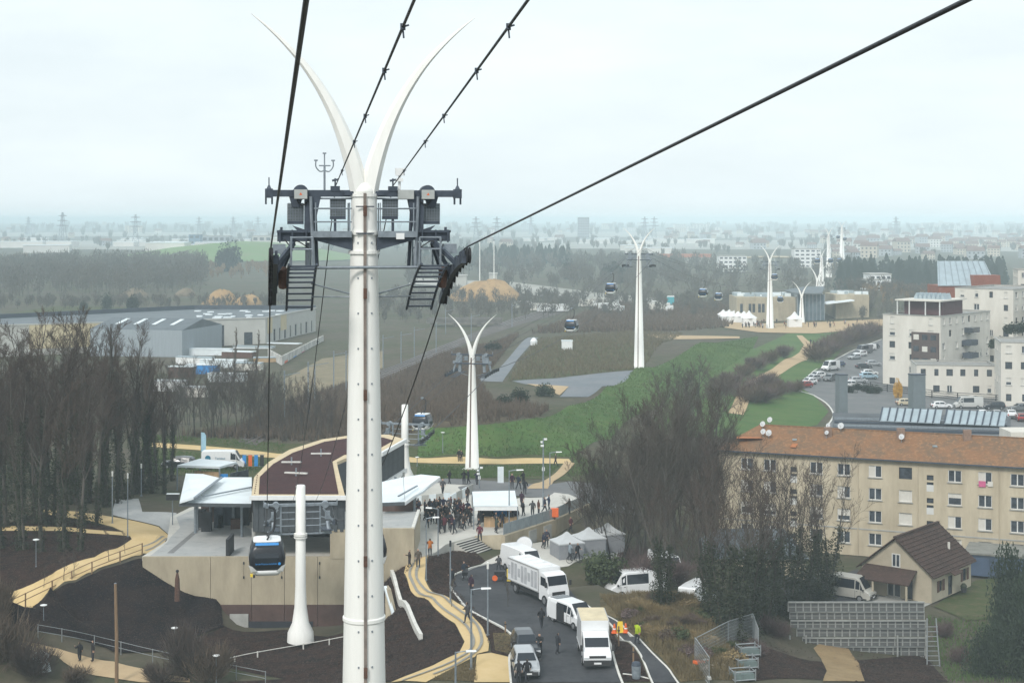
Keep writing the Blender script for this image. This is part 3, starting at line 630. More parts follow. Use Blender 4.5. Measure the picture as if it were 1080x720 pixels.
for s, nm in ((-1, 'left'), (1, 'right')):
    P = []
    for i in range(4):
        P += sag(far_line[i]+V2*s*3.05, far_line[i+1]+V2*s*3.05, (.3, 3.2, 4.6, .4)[i], 16)[(1 if i else 0):]
    ropes2[nm] = P
    rope('haul_rope', 'far haul rope on the %s running between the station and the distant pylons' % nm, P, .045, n=5, grp='haul ropes of the far spans')
for s, nm in ((-.5, 'left'), (.5, 'right')):
    P = []
    for i in range(4): P += sag(far_line[i]+V2*s*2.+Vector((0, 0, 2.3)), far_line[i+1]+V2*s*2.+Vector((0, 0, 2.3)), (.2, 2.2, 3., .3)[i], 14)[(1 if i else 0):]
    rope('signal_cable', 'thin far signal cable on the %s strung between the distant pylons' % nm, P, .032, n=4, grp='signal cables of the far spans')

# ---- gondola
M_cab = mat('cabin_shell', (.012, .014, .02), .3, .1, 2)
def gondola_proto():
    g = thing('gondola', 'gondola', 'gondola')
    def ring(z, hx, hy, r):
        out = []
        for sx, sy, a0 in ((1, 1, 0), (-1, 1, 90), (-1, -1, 180), (1, -1, 270)):
            for a in (0, 30, 60, 90):
                t = math.radians(a0+a); out.append((sx*(hx-r)+r*math.cos(t), sy*(hy-r)+r*math.sin(t), z))
        return out
    # origin at the grip on the rope; cabin from -2.0 down to -4.25
    MB().rings([ring(-3.95, .92, 1.0, .25), ring(-3.6, 1.12, 1.2, .3), ring(-3.1, 1.16, 1.25, .3), ring(-2.55, 1.05, 1.15, .3), ring(-2.15, .86, .95, .3)]).build('cabin', M_cab, g, smooth=True)
    MB().rings([ring(-2.15, .86, .95, .3), ring(-2.10, .875, .97, .3), ring(-2.06, .8, .9, .3)]).build('roof', M_white_p, g)
    sk = MB(); sk.rings([ring(-4.3, .72, .8, .2), ring(-4.15, .86, .95, .25), ring(-3.93, .945, 1.03, .25)])
    so_ = sk.build('floor_skirt', M_white_p, g, smooth=True)
    for s in (-1, 1):     # white corner cheeks curling up at the lower corners
        for t in (-1, 1):
            MB().rings([[(s*.6, t*1.06, -4.0), (s*.98, t*1.06, -4.0), (s*.98, t*1.1, -3.95), (s*.6, t*1.1, -3.95)], [(s*.93, t*1.22, -3.62), (s*1.16, t*1.22, -3.55), (s*1.16, t*1.26, -3.5), (s*.93, t*1.26, -3.6)]]).build('corner_cheek', M_white_p, so_)
            MB().rings([[(s*1.02, t*.5, -4.0), (s*1.02, t*1.0, -4.0), (s*.98, t*1.0, -4.05), (s*.98, t*.5, -4.05)], [(s*1.17, t*.85, -3.6), (s*1.17, t*1.2, -3.5), (s*1.14, t*1.2, -3.5), (s*1.14, t*.85, -3.6)]]).build('corner_cheek', M_white_p, so_)
    def win(name, P, parent=g): return MB().add(P, [(0, 1, 2, 3)]).build(name, M_glass, parent)
    for t in (-1, 1):
        wd = win('window', [(-.72, t*1.262, -3.55), (.72, t*1.262, -3.55), (.78, t*1.264, -3.1), (-.78, t*1.264, -3.1)][::-t])
        win('window', [(-.78, t*1.268, -3.08), (.78, t*1.268, -3.08), (.62, t*1.06, -2.28), (-.62, t*1.06, -2.28)][::-t])
        MB().rings([[(-.74, t*1.06, -2.24), (.74, t*1.06, -2.24), (.74, t*1.1, -2.3), (-.74, t*1.1, -2.3)], [(-.72, t*1.0, -2.16), (.72, t*1.0, -2.16), (.72, t*1.02, -2.15), (-.72, t*1.02, -2.15)]]).build('light_strip', M_blue, g)
        lt = txt('île de France mobilités', .15, M_blue, g, (-.05, t*1.262, -3.75), (math.radians(90), 0, 0 if t < 0 else math.pi))
        lt.location.y = t*1.275; lt.location.z = -3.45
        MB().tube([(-t*.78, t*1.27, -3.45), (-t*.78, t*1.29, -3.45)], .09, 14).build('roundel', M_blue, g)
    for s in (-1, 1):
        win('side_window', [(s*1.172, -.85, -3.5), (s*1.172, .85, -3.5), (s*1.176, .9, -3.1), (s*1.176, -.9, -3.1)][::s])
        win('side_window', [(s*1.18, -.9, -3.08), (s*1.18, .9, -3.08), (s*.96, .7, -2.25), (s*.96, -.7, -2.25)][::s])
    MB().box((-.98, -1.0, -4.2), (.16, .3, .16)).build('buffer', M_yellow, g); MB().box((-.82, -1.02, -4.27), (.14, .3, .14)).build('buffer', M_black, g)
    hg = MB(); hg.tube(smooth_line([(0, 0, -.05), (.42, 0, -.15), (.5, 0, -.6), (.42, 0, -1.5), (.1, 0, -1.85)], 4), .075, 8); hg.tube([(.1, -.7, -1.86), (.1, .7, -1.86)], .06, 6)
    for y in (-.6, .6): hg.bar((.1, y, -1.86), (0, y, -2.05), .1)
    hg.build('hanger', M_black, g)
    gr = MB(); gr.box((0, 0, .02), (.2, .7, .2)); gr.tube([(-.12, -.3, .12), (-.12, .3, .12)], .08, 8); gr.build('grip', M_steel, g)
    return g
gp = gondola_proto()
def near_on(P, y):
    for a, b in zip(P[:-1], P[1:]):
        if a.y <= y <= b.y: return a.lerp(b, (y-a.y)/(b.y-a.y))
    return P[-1]
GL = [('left', 1, 101, RZ1, 'large gondola nearest the camera, hanging left of the hornless station mast'),
      ('right', 1, 97, RZ1, 'gondola half hidden behind the right edge of the nearest pylon mast'),
      ('left', 2, 215, RZ2, 'gondola just behind the station, left of the lawn pylon'),
      ('left', 2, 297, RZ2, 'gondola hanging above the gravel pad midway between two pylons'),
      ('left', 2, 331, RZ2, 'gondola just left of the pylon on the embankment'),
      ('right', 2, 403, RZ2, 'left gondola of the close pair right of the embankment pylon'),
      ('left', 2, 462, RZ2, 'right gondola of the close pair right of the embankment pylon')]
for i, (sd_, sp, y, rz, lb) in enumerate(GL):
    g = gp if i == 0 else clone(gp); p = near_on((ropes1 if sp == 1 else ropes2)[sd_], y); g.location = p; g.rotation_euler = (0, 0, rz)
    tag(g, lb, 'gondola', 'gondolas on the cableway')
for px, py, d, lb in ((817, 290, 540, 'gondola beside the mast of the far station forecourt pylon'), (823, 314, 560, 'gondola low in front of the beige far station building'), (862, 272, 800, 'small hazy gondola left of the paired distant pylons'), (876, 272, 860, 'small hazy gondola between the paired distant pylons'), (885, 272, 900, 'small hazy gondola right of the paired distant pylons'), (884, 248, 1180, 'tiny gondola high beside the farthest pylons'), (891, 250, 1200, 'tiny gondola just right of the farthest pylons')):
    g = clone(gp); g.location = at(px, py, d)+Vector((0, 0, 2.5)); g.rotation_euler = (0, 0, -.2); tag(g, lb, 'gondola', 'gondolas on the cableway')
    if d > 700: g.scale = (1.3, 1.3, 1.3)
P = [at(830, 272, 575), at(866, 274, 890), at(874, 252, 1040), at(888, 243, 1300)]
for s, nm in ((-2.5, 'left'), (2.5, 'right')): rope('haul_rope', 'hazy distant haul rope beyond the far station on the %s' % nm, [Vector((107+s, 590, 9))]+[p+Vector((s, 0, 0)) for p in P[1:]], .05, n=4, grp='haul ropes beyond the far station')
# ------------------------------------------------------------------ station plaza and station
PZ = 4.0
FW = 148.5
slab = [Zp(*p, PZ) for p in ((150, 586.5), (200, 587.5), (268, 588), (330, 588), (437, 588), (458, 583), (470, 574), (479, 571), (501, 565), (531, 564), (585, 547), (622, 530), (600, 521), (545, 514), (470, 510), (440, 506), (300, 512), (262, 520), (200, 535), (180, 545), (176, 570))]
pl = struct(MB().prism([(p.x, p.y) for p in slab], -3.5, PZ).build('plaza', M_pave_w), 'pale paved plaza in front of the station')
def sheet(name, pxs, z, m, parent=None): 
    b = MB(); v = [Zp(*p, z) for p in pxs]; b.add(v, [tuple(range(len(v)))])
    o = b.build(name, m, parent)
    if o.data.polygons[0].normal.z < 0: o.data.flip_normals()
    return o
o = sheet('paving_grey', [(158, 586), (268, 587), (268, 560), (235, 541), (206, 536), (186, 545), (190, 556), (180, 566), (176, 572)], PZ+.012, M_pave); struct(o)
o = sheet('paving_strip', [(176, 583), (222, 545), (226, 545), (183, 583)], PZ+.02, mat('dark_paving', (.2, .2, .2), .9, .15, 2)); struct(o)
# retaining wall panels (concrete) in front of the slab
rw = thing('retaining_wall', 'long beige concrete retaining wall below the station', 'wall', Zp(150, 588, PZ))
def wseg(px0, px1, ztop, zbot, y0, name='wall_panel', m=M_conc, dep=.4):
    x0 = (px0-CXP)/FP*y0; x1 = (px1-CXP)/FP*y0
    o = MB().b2((x0+.02, y0, zbot), (x1-.02, y0+dep, ztop)).build(name, m); o.parent = rw; o.matrix_parent_inverse = Matrix.Translation(-rw.location); return o
bpy.context.view_layer.update()
ed = [150, 222, 265, 300, 335, 372, 404]
for a, b in zip(ed[:-1], ed[1:]): wseg(a, b, PZ+.15, -3, FW-.45)
for a, b in ((230, 265), (265, 300), (300, 335), (335, 372), (372, 404)): wseg(a, b, -.35, -3, FW-.6, 'lower_panel', mat('rust_brown_panel', (.085, .05, .042), .85, .25, .6), .12)
wseg(262, 330, -1.9, -3, FW-.75, 'plinth', mat('dark_plinth', (.02, .022, .03), .8, .2, 1), .14); wseg(242, 262, -1.2, -3, FW-.75, 'plinth', M_conc_g, .14)
wseg(380, 437, 6.9, -1, FW-.9, 'wall_panel', M_conc, .5)
for px in (257, 297, 337):
    for y1 in (592, 607): wseg(px-.9, px+.9, at(px, y1-1, FW).z, at(px, y1+1.6, FW).z, FW-.52, 'anchor_plate', M_black, .06)
    wseg(px-.25, px+.25, at(px, 592, FW).z, at(px, 607, FW).z, FW-.5, 'anchor_rod', M_black, .04)
x1 = (437-CXP)/FP*(FW-.9); bx = thing('platform_block', 'beige concrete block with grey flat top right of the nearest pylon', 'block', (x1-3, FW+4, PZ))
MB().b2((-5, -4.5, 0), (3, 4.5, 2.75)).build('walls', M_conc, bx); MB().b2((-4.8, -4.3, 2.76), (2.7, 4.3, 2.82)).build('flat_top', M_pave, bx); MB().b2((2.7, -4.5, 2.76), (3, 4.5, 3.0)).build('coping', M_kerb, bx)
# ---- station building
SR = 10.0
stn = thing('station_building', 'cable car station with dark red planted roof and folded white canopies', 'station', (-23, 165, PZ))
bpy.context.view_layer.update()
def sp(o):
    o.parent = stn; o.matrix_parent_inverse = Matrix.Translation(-stn.location); return o
outer = [(265, 523), (268, 503), (283, 487), (305, 474), (340, 463), (375, 458), (410, 458), (428, 463.5), (402, 478), (367, 482), (355, 487), (358, 500), (364, 523)]
inner = [(273, 521), (274, 503), (288, 489.5), (309, 477.5), (342, 466), (375, 461), (404, 461.5), (415, 464.5), (396, 475), (363, 479.5), (350.5, 486.5), (353, 500), (357, 521)]
ow = [Zp(*p, SR) for p in outer]; iw = [Zp(*p, SR) for p in inner]
M_cop = mat('beige_roof_edge', (.58, .47, .31), .9, .1, 1)
sp(MB().prism([(p.x, p.y) for p in ow], SR-.35, SR).build('roof_slab', M_cop))
sp(MB().prism([(p.x, p.y) for p in iw], SR-.1, SR+.05).build('planted_roof', mat3('red_sedum', [(.07, .028, .028), (.05, .022, .024), (.095, .05, .042)], [(.35, .4, .62), (3.0, .55, .7)], .7)))
cen = sum(((p) for p in ow), Vector())/len(ow)
def shrink(P, k): return [(cen.x+(p.x-cen.x)*k, cen.y+(p.y-cen.y)*k) for p in P]
def ribbed(name, P, z0, z1, m, pitch=.45):
    """wall band of vertical ribs along a polygon"""
    b = MB(); b.prism(P, z0, z1); return sp(b.build(name, m))
ub = shrink(ow, .975)
ribbed('upper_wall', ub, PZ+2.5, SR-.35, M_grey_m)
slat = None
for i in range(len(ub)):
    a, b = Vector((*ub[i], 0)), Vector((*ub[(i+1) % len(ub)], 0)); L = (b-a).length
    if i not in (len(ub)-1, 7, 8, 0): continue
    t = (b-a).normalized(); k = int(L/.55); rz = math.atan2(t.y, t.x)
    for q in range(k):
        p = a+t*(q+.5)*L/k; z = (PZ+2.5+SR-.35)/2
        if slat is None: slat = MB().box((0, 0, 0), (.32, .16, SR-.35-PZ-2.5-.1)).build('cladding_panel', M_grey_m); slat.location = (p.x, p.y, z); slat.rotation_euler = (0, 0, rz); sp(slat)
        else:
            c = bpy.data.objects.new('cladding_panel', slat.data); COL.objects.link(c); c.location = (p.x, p.y, z); c.rotation_euler = (0, 0, rz); sp(c)
fa, fb = ow[0], ow[-1]
sp(MB().bar((fa.x-.1, fa.y-.2, SR-.12), (fb.x+.1, fb.y-.2, SR-.12), .25, .4).build('fascia', M_white_p))
sp(MB().bar((ow[7].x, ow[7].y, SR-.1), (ow[8].x, ow[8].y, SR-.1), .3, .45).build('fascia', M_white_p))
sp(MB().bar((ow[7].x, ow[7].y-.3, PZ+2.4), (ow[8].x, ow[8].y-.3, PZ+2.4), .4, .5).build('fascia', M_white_p))
sp(MB().prism(shrink(ow, .55), PZ, PZ+2.5).build('shade_block', mat('underside_shade', (.02, .02, .022), .8, .2, 1)))  # added block closing the view; shade of the open underside is its near-black colour
for px, y in ((268, 150), (361, 150), (268, 158), (300, 168), (404, 176), (425, 183), (345, 165)):
    p = at(px, 300, y); sp(MB().lathe((p.x, p.y, PZ), [(.22, 0), (.22, 2.5)], 10).build('column', M_conc_g))
for (xa, ya, xb, yb) in ((300.5, 498, 324, 499), (297, 487, 318, 487), (328, 478, 349, 478)):
    a, b = Zp(xa, ya, SR+.35), Zp(xb, yb, SR+.35); o = sp(MB().bar(a, b, .35, .12).build('roof_bar', M_kerb)); c = (a+b)/2
    sp(MB().bar(c-Vector((0, 0, .3)), c+Vector((0, 0, .5)), .14).build('roof_post', M_steel))
# roof-edge bolts on the coping (small dots), front guides
bolt0 = None
for i in range(9):
    p = Zp(268.6+i*.35, 520-i*2.3, SR)
    o = MB().lathe((p.x, p.y, SR), [(.06, 0), (.06, .1)], 6).build('coping_stud', M_rust); sp(o)
# front platform lip, pit wall and floor
o = sp(MB().b2((at(268, 0, FW).x, FW-.1, PZ+.0), (at(300, 0, FW).x, FW+.2, PZ+.35)).build('platform_edge', M_cop))
sp(MB().b2((at(238, 0, FW).x, FW+.05, PZ+.0), (at(241, 0, FW).x, FW+3, PZ+1.7)).build('end_screen', M_black))
# canopies
def canopy(name, faces, zf, th=.22):
    b = MB()
    for f in faces:
        v = [Zp(x, y, z) for x, y, z in f]; n = len(v); top = v; bot = [p-Vector((0, 0, th)) for p in v]
        b.rings([bot, top])
    return sp(b.build(name, M_white_r))
canopy('canopy', [[(189, 530, 8.0), (265, 531, 8.0), (265.5, 517, 8.25)]], 8)
canopy('canopy', [[(189, 529.5, 8.02), (265.5, 516.5, 8.27), (265.5, 503, 8.6), (236, 503, 8.6), (207, 524, 8.1)]], 8)
canopy('canopy_fold', [[(189.5, 528.5, 8.2), (204, 524, 8.75), (231, 503.5, 9.1), (214, 499.5, 9.0), (196, 499, 9.0)]], 8)
canopy('canopy', [[(401, 530, 8.0), (427, 528.5, 8.05), (425, 503, 8.8), (402, 508, 8.6)]], 8)
canopy('canopy', [[(427.3, 528.5, 8.07), (447, 517, 8.6), (464, 502, 9.3), (444, 500, 9.2), (425.5, 503, 8.85)]], 8)
for a, b, c in (((189, 530, 8.0), (265, 531, 8.0), 'front'), ((401, 530, 8.0), (427, 529, 8.05), 'front'), ((427, 529, 8.05), (464, 502.5, 9.3), 'side')):
    sp(MB().bar(Zp(*a)-Vector((0, .1, .15)), Zp(*b)-Vector((0, .1, .15)), .12, .34).build('canopy_edge', M_white_p if c == 'side' else M_grey_m))
for a, b in (((234, 503, 9.0), (205.5, 525, 8.72)), ((205, 525, 8.45), (265, 513.5, 8.45)), ((440, 512, 8.9), (420, 523, 8.6))):
    sp(MB().bar(Zp(*a), Zp(*b), .16, .12).build('gutter', M_steel))
for px, py in ((206, 562), (208, 559), (255, 566), (246, 556), (222, 550), (437, 560), (417, 540)):
    p = Zp(px, py, PZ); sp(MB().lathe(p, [(.14, 0), (.14, 3.9)], 8).build('column', M_steel))
for px, py, wv, hv, m in ((218, 560, 1.0, 2.0, M_black), (231, 556, .9, 2.1, M_steel_d), (233, 556, .5, 1.4, M_white_p), (224, 549, 1.2, 2.0, M_steel_d), (213, 556, .8, 1.9, M_black), (250, 557, 1.2, 1.0, M_rust), (243, 553, 1.6, 2.4, M_steel_d), (256, 553, 1.4, 2.2, M_black)):
    p = Zp(px, py, PZ); sp(MB().box((p.x, p.y, PZ+hv/2), (wv, .7, hv)).build('ticket_gate', m))
sp(MB().b2((at(210, 0, 165).x, 166, PZ), (at(266, 0, 165).x, 166.3, 8)).build('back_wall', mat('hall_wall', (.10, .06, .05), .8, .3, .6)))
sp(MB().b2((at(403, 0, 168).x, 166.5, PZ), (at(440, 0, 168).x, 166.8, 7.4)).build('back_wall', mat('hall_wall', (.10, .06, .05))))
# kiosk shelter with flat white roof left of the station
ks = thing('shelter', 'flat white roofed shelter behind the left station canopy', 'shelter', Zp(218, 505, 3)); K = ks.location.copy()
rf = [Zp(187, 492.5, 6), Zp(231.5, 494, 6), Zp(250, 489, 6), Zp(211, 485.4, 6)]
MB().prism([(p.x-K.x, p.y-K.y) for p in rf], 6-K.z, 6.25-K.z).build('roof', M_white_r, ks)
for p in rf: MB().lathe((p.x-K.x, p.y-K.y, -.6), [(.1, 0), (.1, 6.6-K.z)], 6).build('post', M_steel, ks)
a, b = rf[0], rf[1]; MB().bar((a.x-K.x+2, a.y-K.y+.5, 1.4), (b.x-K.x, b.y-K.y+.5, 1.4), .1, 2.2).build('timber_wall', mat('pale_timber', (.45, .31, .18), .8, .2, 2, stretch=(3, 3, .4)), ks)
MB().box((b.x-K.x+.5, b.y-K.y+.3, 1.3), (.9, .2, 2.0)).build('blue_panel', M_blue, ks)
MB().bar((b.x-K.x+1.2, b.y-K.y+.6, 1.2), (rf[2].x-K.x+1.4, rf[2].y-K.y, 1.2), .06, 2.3).build('glass_side', M_pane, ks)
# display sign left of canopy
sg = thing('display_sign', 'dark box sign on a post left of the white canopy', 'sign', Zp(182, 553, PZ)); MB().tube([(0, 0, 0), (0, 0, 2.6)], .06, 6).build('post', M_steel, sg); MB().box((0, 0, 2.9), (1.3, .35, .62)).build('panel', M_black, sg); MB().box((.05, .05, 3.24), (1.35, .45, .06)).build('top_cover', M_white_r, sg)
# steps down from the plaza
stp = thing('stairway', 'broad flight of pale steps from the plaza down to the road', 'stairs', Zp(503, 578, 3)); S0 = stp.location.copy()
tl, tr, bl, br = Zp(479, 571, 4), Zp(501, 565, 4), Zp(510, 594, 2.1), Zp(529, 586, 2.1)
N = 11
for i in range(N):
    t0, t1 = i/N, (i+1)/N; z = 4-(i+1)*1.8/N
    q = [tl.lerp(bl, t0), tr.lerp(br, t0), tr.lerp(br, t1), tl.lerp(bl, t1)]
    MB().prism([(p.x-S0.x, p.y-S0.y) for p in q], -2-S0.z, z-S0.z).build('step', M_pave_w if i < N-2 else mat('yellow_step', (.6, .5, .12), .8, .1, 2), stp)
    a, b = q[3], q[2]; MB().bar((a.x-S0.x, a.y-S0.y-.03, z-S0.z-.07), (b.x-S0.x, b.y-S0.y-.03, z-S0.z-.07), .05, .1).build('riser_strip', M_black, stp)
sw = thing('stair_wall', 'beige triangular wall beside the plaza steps', 'wall', Zp(516, 572, 3)); a, b, c = Zp(501, 565, 4), Zp(531, 564, 4), Zp(529, 584.5, 2.2)
W0 = sw.location; MB().rings([[p-W0+Vector((0, 0, q)) for p in (a, c, b)] for q in (-3, .05)]).build('wall_face', M_conc, sw)
# right-hand plaza wall with glass railing
rw2 = thing('plaza_side_wall', 'beige concrete wall with glass railing on the right of the plaza', 'wall', Zp(531, 564, PZ)); R0 = rw2.location
segs = [Zp(531, 564.5, PZ), Zp(585, 547.5, PZ), Zp(622, 530.5, PZ)]
for i in range(2):
    a, b = segs[i]-R0, segs[i+1]-R0; k = 8 if i == 0 else 6
    MB().bar(a+Vector((0, -.2, -1.3)), b+Vector((0, -.2, -1.3)), .35, 2.7).build('wall_face', M_conc, rw2)
    for q in range(k):
        p0, p1 = a.lerp(b, (q+.04)/k), a.lerp(b, (q+.96)/k)
        MB().bar(p0+Vector((0, 0, .65)), p1+Vector((0, 0, .65)), .04, 1.1).build('glass_panel', mat('railing_glass', (.30, .34, .36), .15, .15, 1), rw2)
        MB().bar(a.lerp(b, q/k), a.lerp(b, q/k)+Vector((0, 0, 1.2)), .06).build('rail_post', M_steel, rw2)
for px in (560, 576): p = Zp(px, 568, 3)-R0; a = segs[0]-R0; b = segs[1]-R0; t = (px-531)/54; c = a.lerp(b, t); MB().box((c.x+.1, c.y-.4, -1.1), (1.5, .1, 1.7), rz=math.atan2((b-a).y, (b-a).x)).build('wall_hatch', M_conc_g, rw2)
# parapet behind crowd left
ps = thing('ramp_parapet', 'pale sloping parapet with glass left of the white event canopy', 'parapet', Zp(480, 535, PZ)); Q0 = ps.location
for a, b, n in ((Zp(437, 533, 4), Zp(475, 529, 4), 5), (Zp(475, 532, 4), Zp(499, 519, 4), 4)):
    for q in range(n): MB().bar(a.lerp(b, (q+.05)/n)-Q0+Vector((0, 0, .5)), a.lerp(b, (q+.95)/n)-Q0+Vector((0, 0, .5)), .12, 1.1).build('parapet_panel', M_conc_g if q % 2 else M_white_r, ps)
# event canopy
ec = thing('event_canopy', 'white pitched event canopy with blue counter on the crowded plaza', 'canopy', Zp(522, 553, PZ)); E0 = ec.location
fl, fr = at(499.6, 533, 162)-E0, at(546, 533, 162)-E0; bl2, br2 = at(498, 518, 167.5)-E0, at(543, 517, 167.5)-E0
v = [fl, fr, br2, bl2]; MB().rings([[p-Vector((0, 0, .12)) for p in v], v]).build('canopy_roof', M_white_r, ec)
MB().rings([[fl-Vector((0, 0, .5)), fr-Vector((0, 0, .5)), fr-Vector((0, -.04, .5)), fl-Vector((0, -.04, .5))], [fl-Vector((0, 0, .1)), fr-Vector((0, 0, .1)), fr-Vector((0, -.04, .1)), fl-Vector((0, -.04, .1))]]).build('valance', M_white_p, ec)
MB().rings([[fr-Vector((0, 0, .6)), br2-Vector((0, 0, 1.0)), br2-Vector((.04, 0, 1.0)), fr-Vector((.04, 0, .6))], [fr-Vector((0, 0, .1)), br2-Vector((0, 0, .1)), br2-Vector((.04, 0, .1)), fr-Vector((.04, 0, .1))]]).build('valance', M_white_p, ec)
for p in (fl, fr, bl2, br2): MB().tube([(p.x, p.y, 0), (p.x, p.y, p.z-.1)], .07, 6).build('post', M_steel, ec)
MB().box((fr.x-2, 2.2, .7), (2.8, .6, 1.3)).build('blue_counter', M_blue, ec); MB().box((fr.x-1.8, -1.0, .5), (3.4, .6, 1.0)).build('timber_counter', mat('pale_timber', (.45, .31, .18)), ec); MB().box((fl.x+1.2, 1.5, .9), (1.4, .5, 1.8)).build('display_stand', M_black, ec)
# grey pop-up tents
for px, py, lb in ((598, 590, 'grey pop-up tent with white peak nearest the satellite truck'), (621, 585, 'middle grey pop-up tent of the row beside the plaza wall'), (641, 580, 'grey pop-up tent farthest right, half hidden by branches')):
    p = Zp(px, py, 2.05); t = thing('popup_tent', lb, 'tent', p, .35, 'pop-up tents below the plaza'); h = 1.5; t.scale = (.88,)*3
    for s in range(4):
        a = s*math.pi/2; c, d = math.cos(a), math.sin(a); R = lambda x, y: (x*c-y*d, x*d+y*c)
        q = [R(-h, -h), R(h, -h)]; w_ = MB(); w_.rings([[(q[0][0], q[0][1], 0), (q[1][0], q[1][1], 0), (q[1][0]*.97, q[1][1]*.97, 0), (q[0][0]*.97, q[0][1]*.97, 0)], [(q[0][0], q[0][1], 2.1), (q[1][0], q[1][1], 2.1), (q[1][0]*.97, q[1][1]*.97, 2.1), (q[0][0]*.97, q[0][1]*.97, 2.1)]])
        w_.build('side_wall', mat('tent_grey', (.25, .26, .28), .8, .08, 1.5), t); MB().tube([(q[0][0]*.98, q[0][1]*.98, 0), (q[0][0]*.98, q[0][1]*.98, 2.1)], .04, 5).build('tent_leg', M_steel, t)
    rr = []
    for k, z in ((1.04, 2.0), (1.05, 2.15), (.62, 2.45), (.3, 2.8), (.06, 3.2)): rr.append([(-h*k, -h*k, z), (h*k, -h*k, z), (h*k, h*k, z), (-h*k, h*k, z)])
    MB().rings(rr).build('tent_roof', mat('tent_white', (.48, .50, .51), .8, .05, 1), t)

# ------------------------------------------------------------------ street lamps, posts
def lamp(px, by, ty, label, arm=0, z=None, head='arm', r=.06):
    b = G(px, by) if z is None else Zp(px, by, z); h = (by-ty)*b.y/FP
    t = thing('street_lamp', label, 'lamp post', b, 0, 'lamp posts round the station')
    MB().tube([(0, 0, -.3), (0, 0, h*.5), (0, 0, h)], [r*1.3, r*1.1, r*.8], 8).build('post', M_steel, t)
    MB().lathe((0, 0, 0), [(r*2.4, -.02), (r*2.4, .12)], 8).build('base_plate', M_steel, t)
    if head == 'arm':
        MB().tube([(0, 0, h-.05), (arm*.6, 0, h+.05), (arm*1.0, 0, h+.06)], .04, 6).build('arm', M_steel, t)
        MB().rings([[(arm*.75, -.12, h+.0), (arm*1.5, -.1, h+.04), (arm*1.5, .1, h+.04), (arm*.75, .12, h)], [(arm*.75, -.08, h+.12), (arm*1.45, -.06, h+.13), (arm*1.45, .06, h+.13), (arm*.75, .08, h+.12)]]).build('lamp_head', M_white_p, t)
    elif head == 'disc':
        MB().lathe((0, 0, h), [(.06, -.1), (.3, 0), (.3, .05), (.1, .1)], 12).build('lamp_head', M_white_p, t)
    elif head == 'cam':
        for a in range(3): MB().box((.25*math.cos(a*2.1), .25*math.sin(a*2.1), h-.1-a*.35), (.34, .2, .2)).build('camera_head', M_white_p, t)
        MB().box((0, 0, h*.55), (.3, .1, .4)).build('notice', M_white_p, t)
    else: MB().lathe((0, 0, h), [(r*1.5, -.5), (r*1.6, 0), (r, .03)], 8).build('lamp_head', M_black if head == 'dark' else M_lamp, t)
    return t
lamp(497, 706, 621, 'lamp post with bent arm at the bend of the winding path', 1, r=.07)
lamp(480.5, 735, 687, 'lamp post with bent arm at the bottom edge by the yellow path', 1, r=.07)
lamp(514.5, 670, 593, 'plain straight lamp post at the road kerb below the steps', head='plain')
lamp(475, 636, 570, 'lamp post with dark cap beside the planted mound', head='dark')
lamp(449.5, 612, 546, 'slim lamp post between the winding path and the mound', .8, head='arm', r=.05)
lamp(462, 587, 536, 'slim lamp post at the top of the winding path', -.8, head='arm', r=.05)
lamp(573, 534, 462, 'tall camera mast on the right of the plaza', z=4, head='cam', r=.08)
lamp(537, 577, 496, 'slim lamp mast in front of the event canopy', 1, z=2.1, r=.06)
lamp(505.5, 517, 492, 'short camera post right of the lawn pylon', z=3.8, head='cam')
lamp(580, 512, 477, 'lamp post beside the diagonal path on the lawn', 1)
lamp(134.7, 566, 499, 'slim post in the middle of the left yellow path', head='plain', r=.05)
lamp(118.5, 552, 497, 'dark post at the edge of the left woodland path', head='plain', r=.06)
lamp(149, 523, 489, 'lamp post at the far corner of the left grey paving', head='plain')
lamp(184, 690, 662, 'low lamp with pale disc head on the dark soil bank', head='disc', r=.03)
lamp(228, 722, 691, 'low lamp with pale disc head beside the lower fence', head='disc', r=.03)
lamp(38, 598, 569, 'low disc lamp in the left planting bed', head='disc', r=.03)
lamp(46, 655, 638, 'low disc lamp beside the left yellow path', head='disc', r=.03)
for px, by, ty, lb in ((467, 478, 456, 'disc lamp on the grass hill left of the lawn pylon'), (440, 492, 482, 'disc lamp by the lawn near the rear canopy')): lamp(px, by, ty, lb, head='disc', r=.05)
b = G(123, 722); wp = thing('timber_pole', 'weathered timber utility pole at the lower left', 'pole', b); MB().tube([(0, 0, -.5), (0, 0, 4), (-.1, 0, 107*b.y/FP)], [.16, .15, .12], 8).build('pole_shaft', M_wood, wp); MB().lathe((-.1, 0, 107*b.y/FP), [(.13, 0), (.05, .06)], 8).build('pole_cap', M_steel, wp)
ob = thing('warning_beacon', 'orange utility box on the post at the end of the plaza railing', 'box', Zp(585, 548, 4)); MB().tube([(0, 0, -1.5), (0, 0, .4)], .09, 8).build('post', M_rust, ob); MB().box((0, 0, .8), (.8, .5, .9)).build('box_body', M_orange, ob)
tm = thing('totem_sign', 'white totem sign on the lawn edge behind the plaza', 'sign', Zp(528, 510, 3.6)); MB().box((0, 0, 1.0), (.75, .2, 2.2)).build('panel', M_white_r, tm); MB().box((0, 0, -.15), (.6, .3, .3)).build('plinth', M_conc_g, tm)
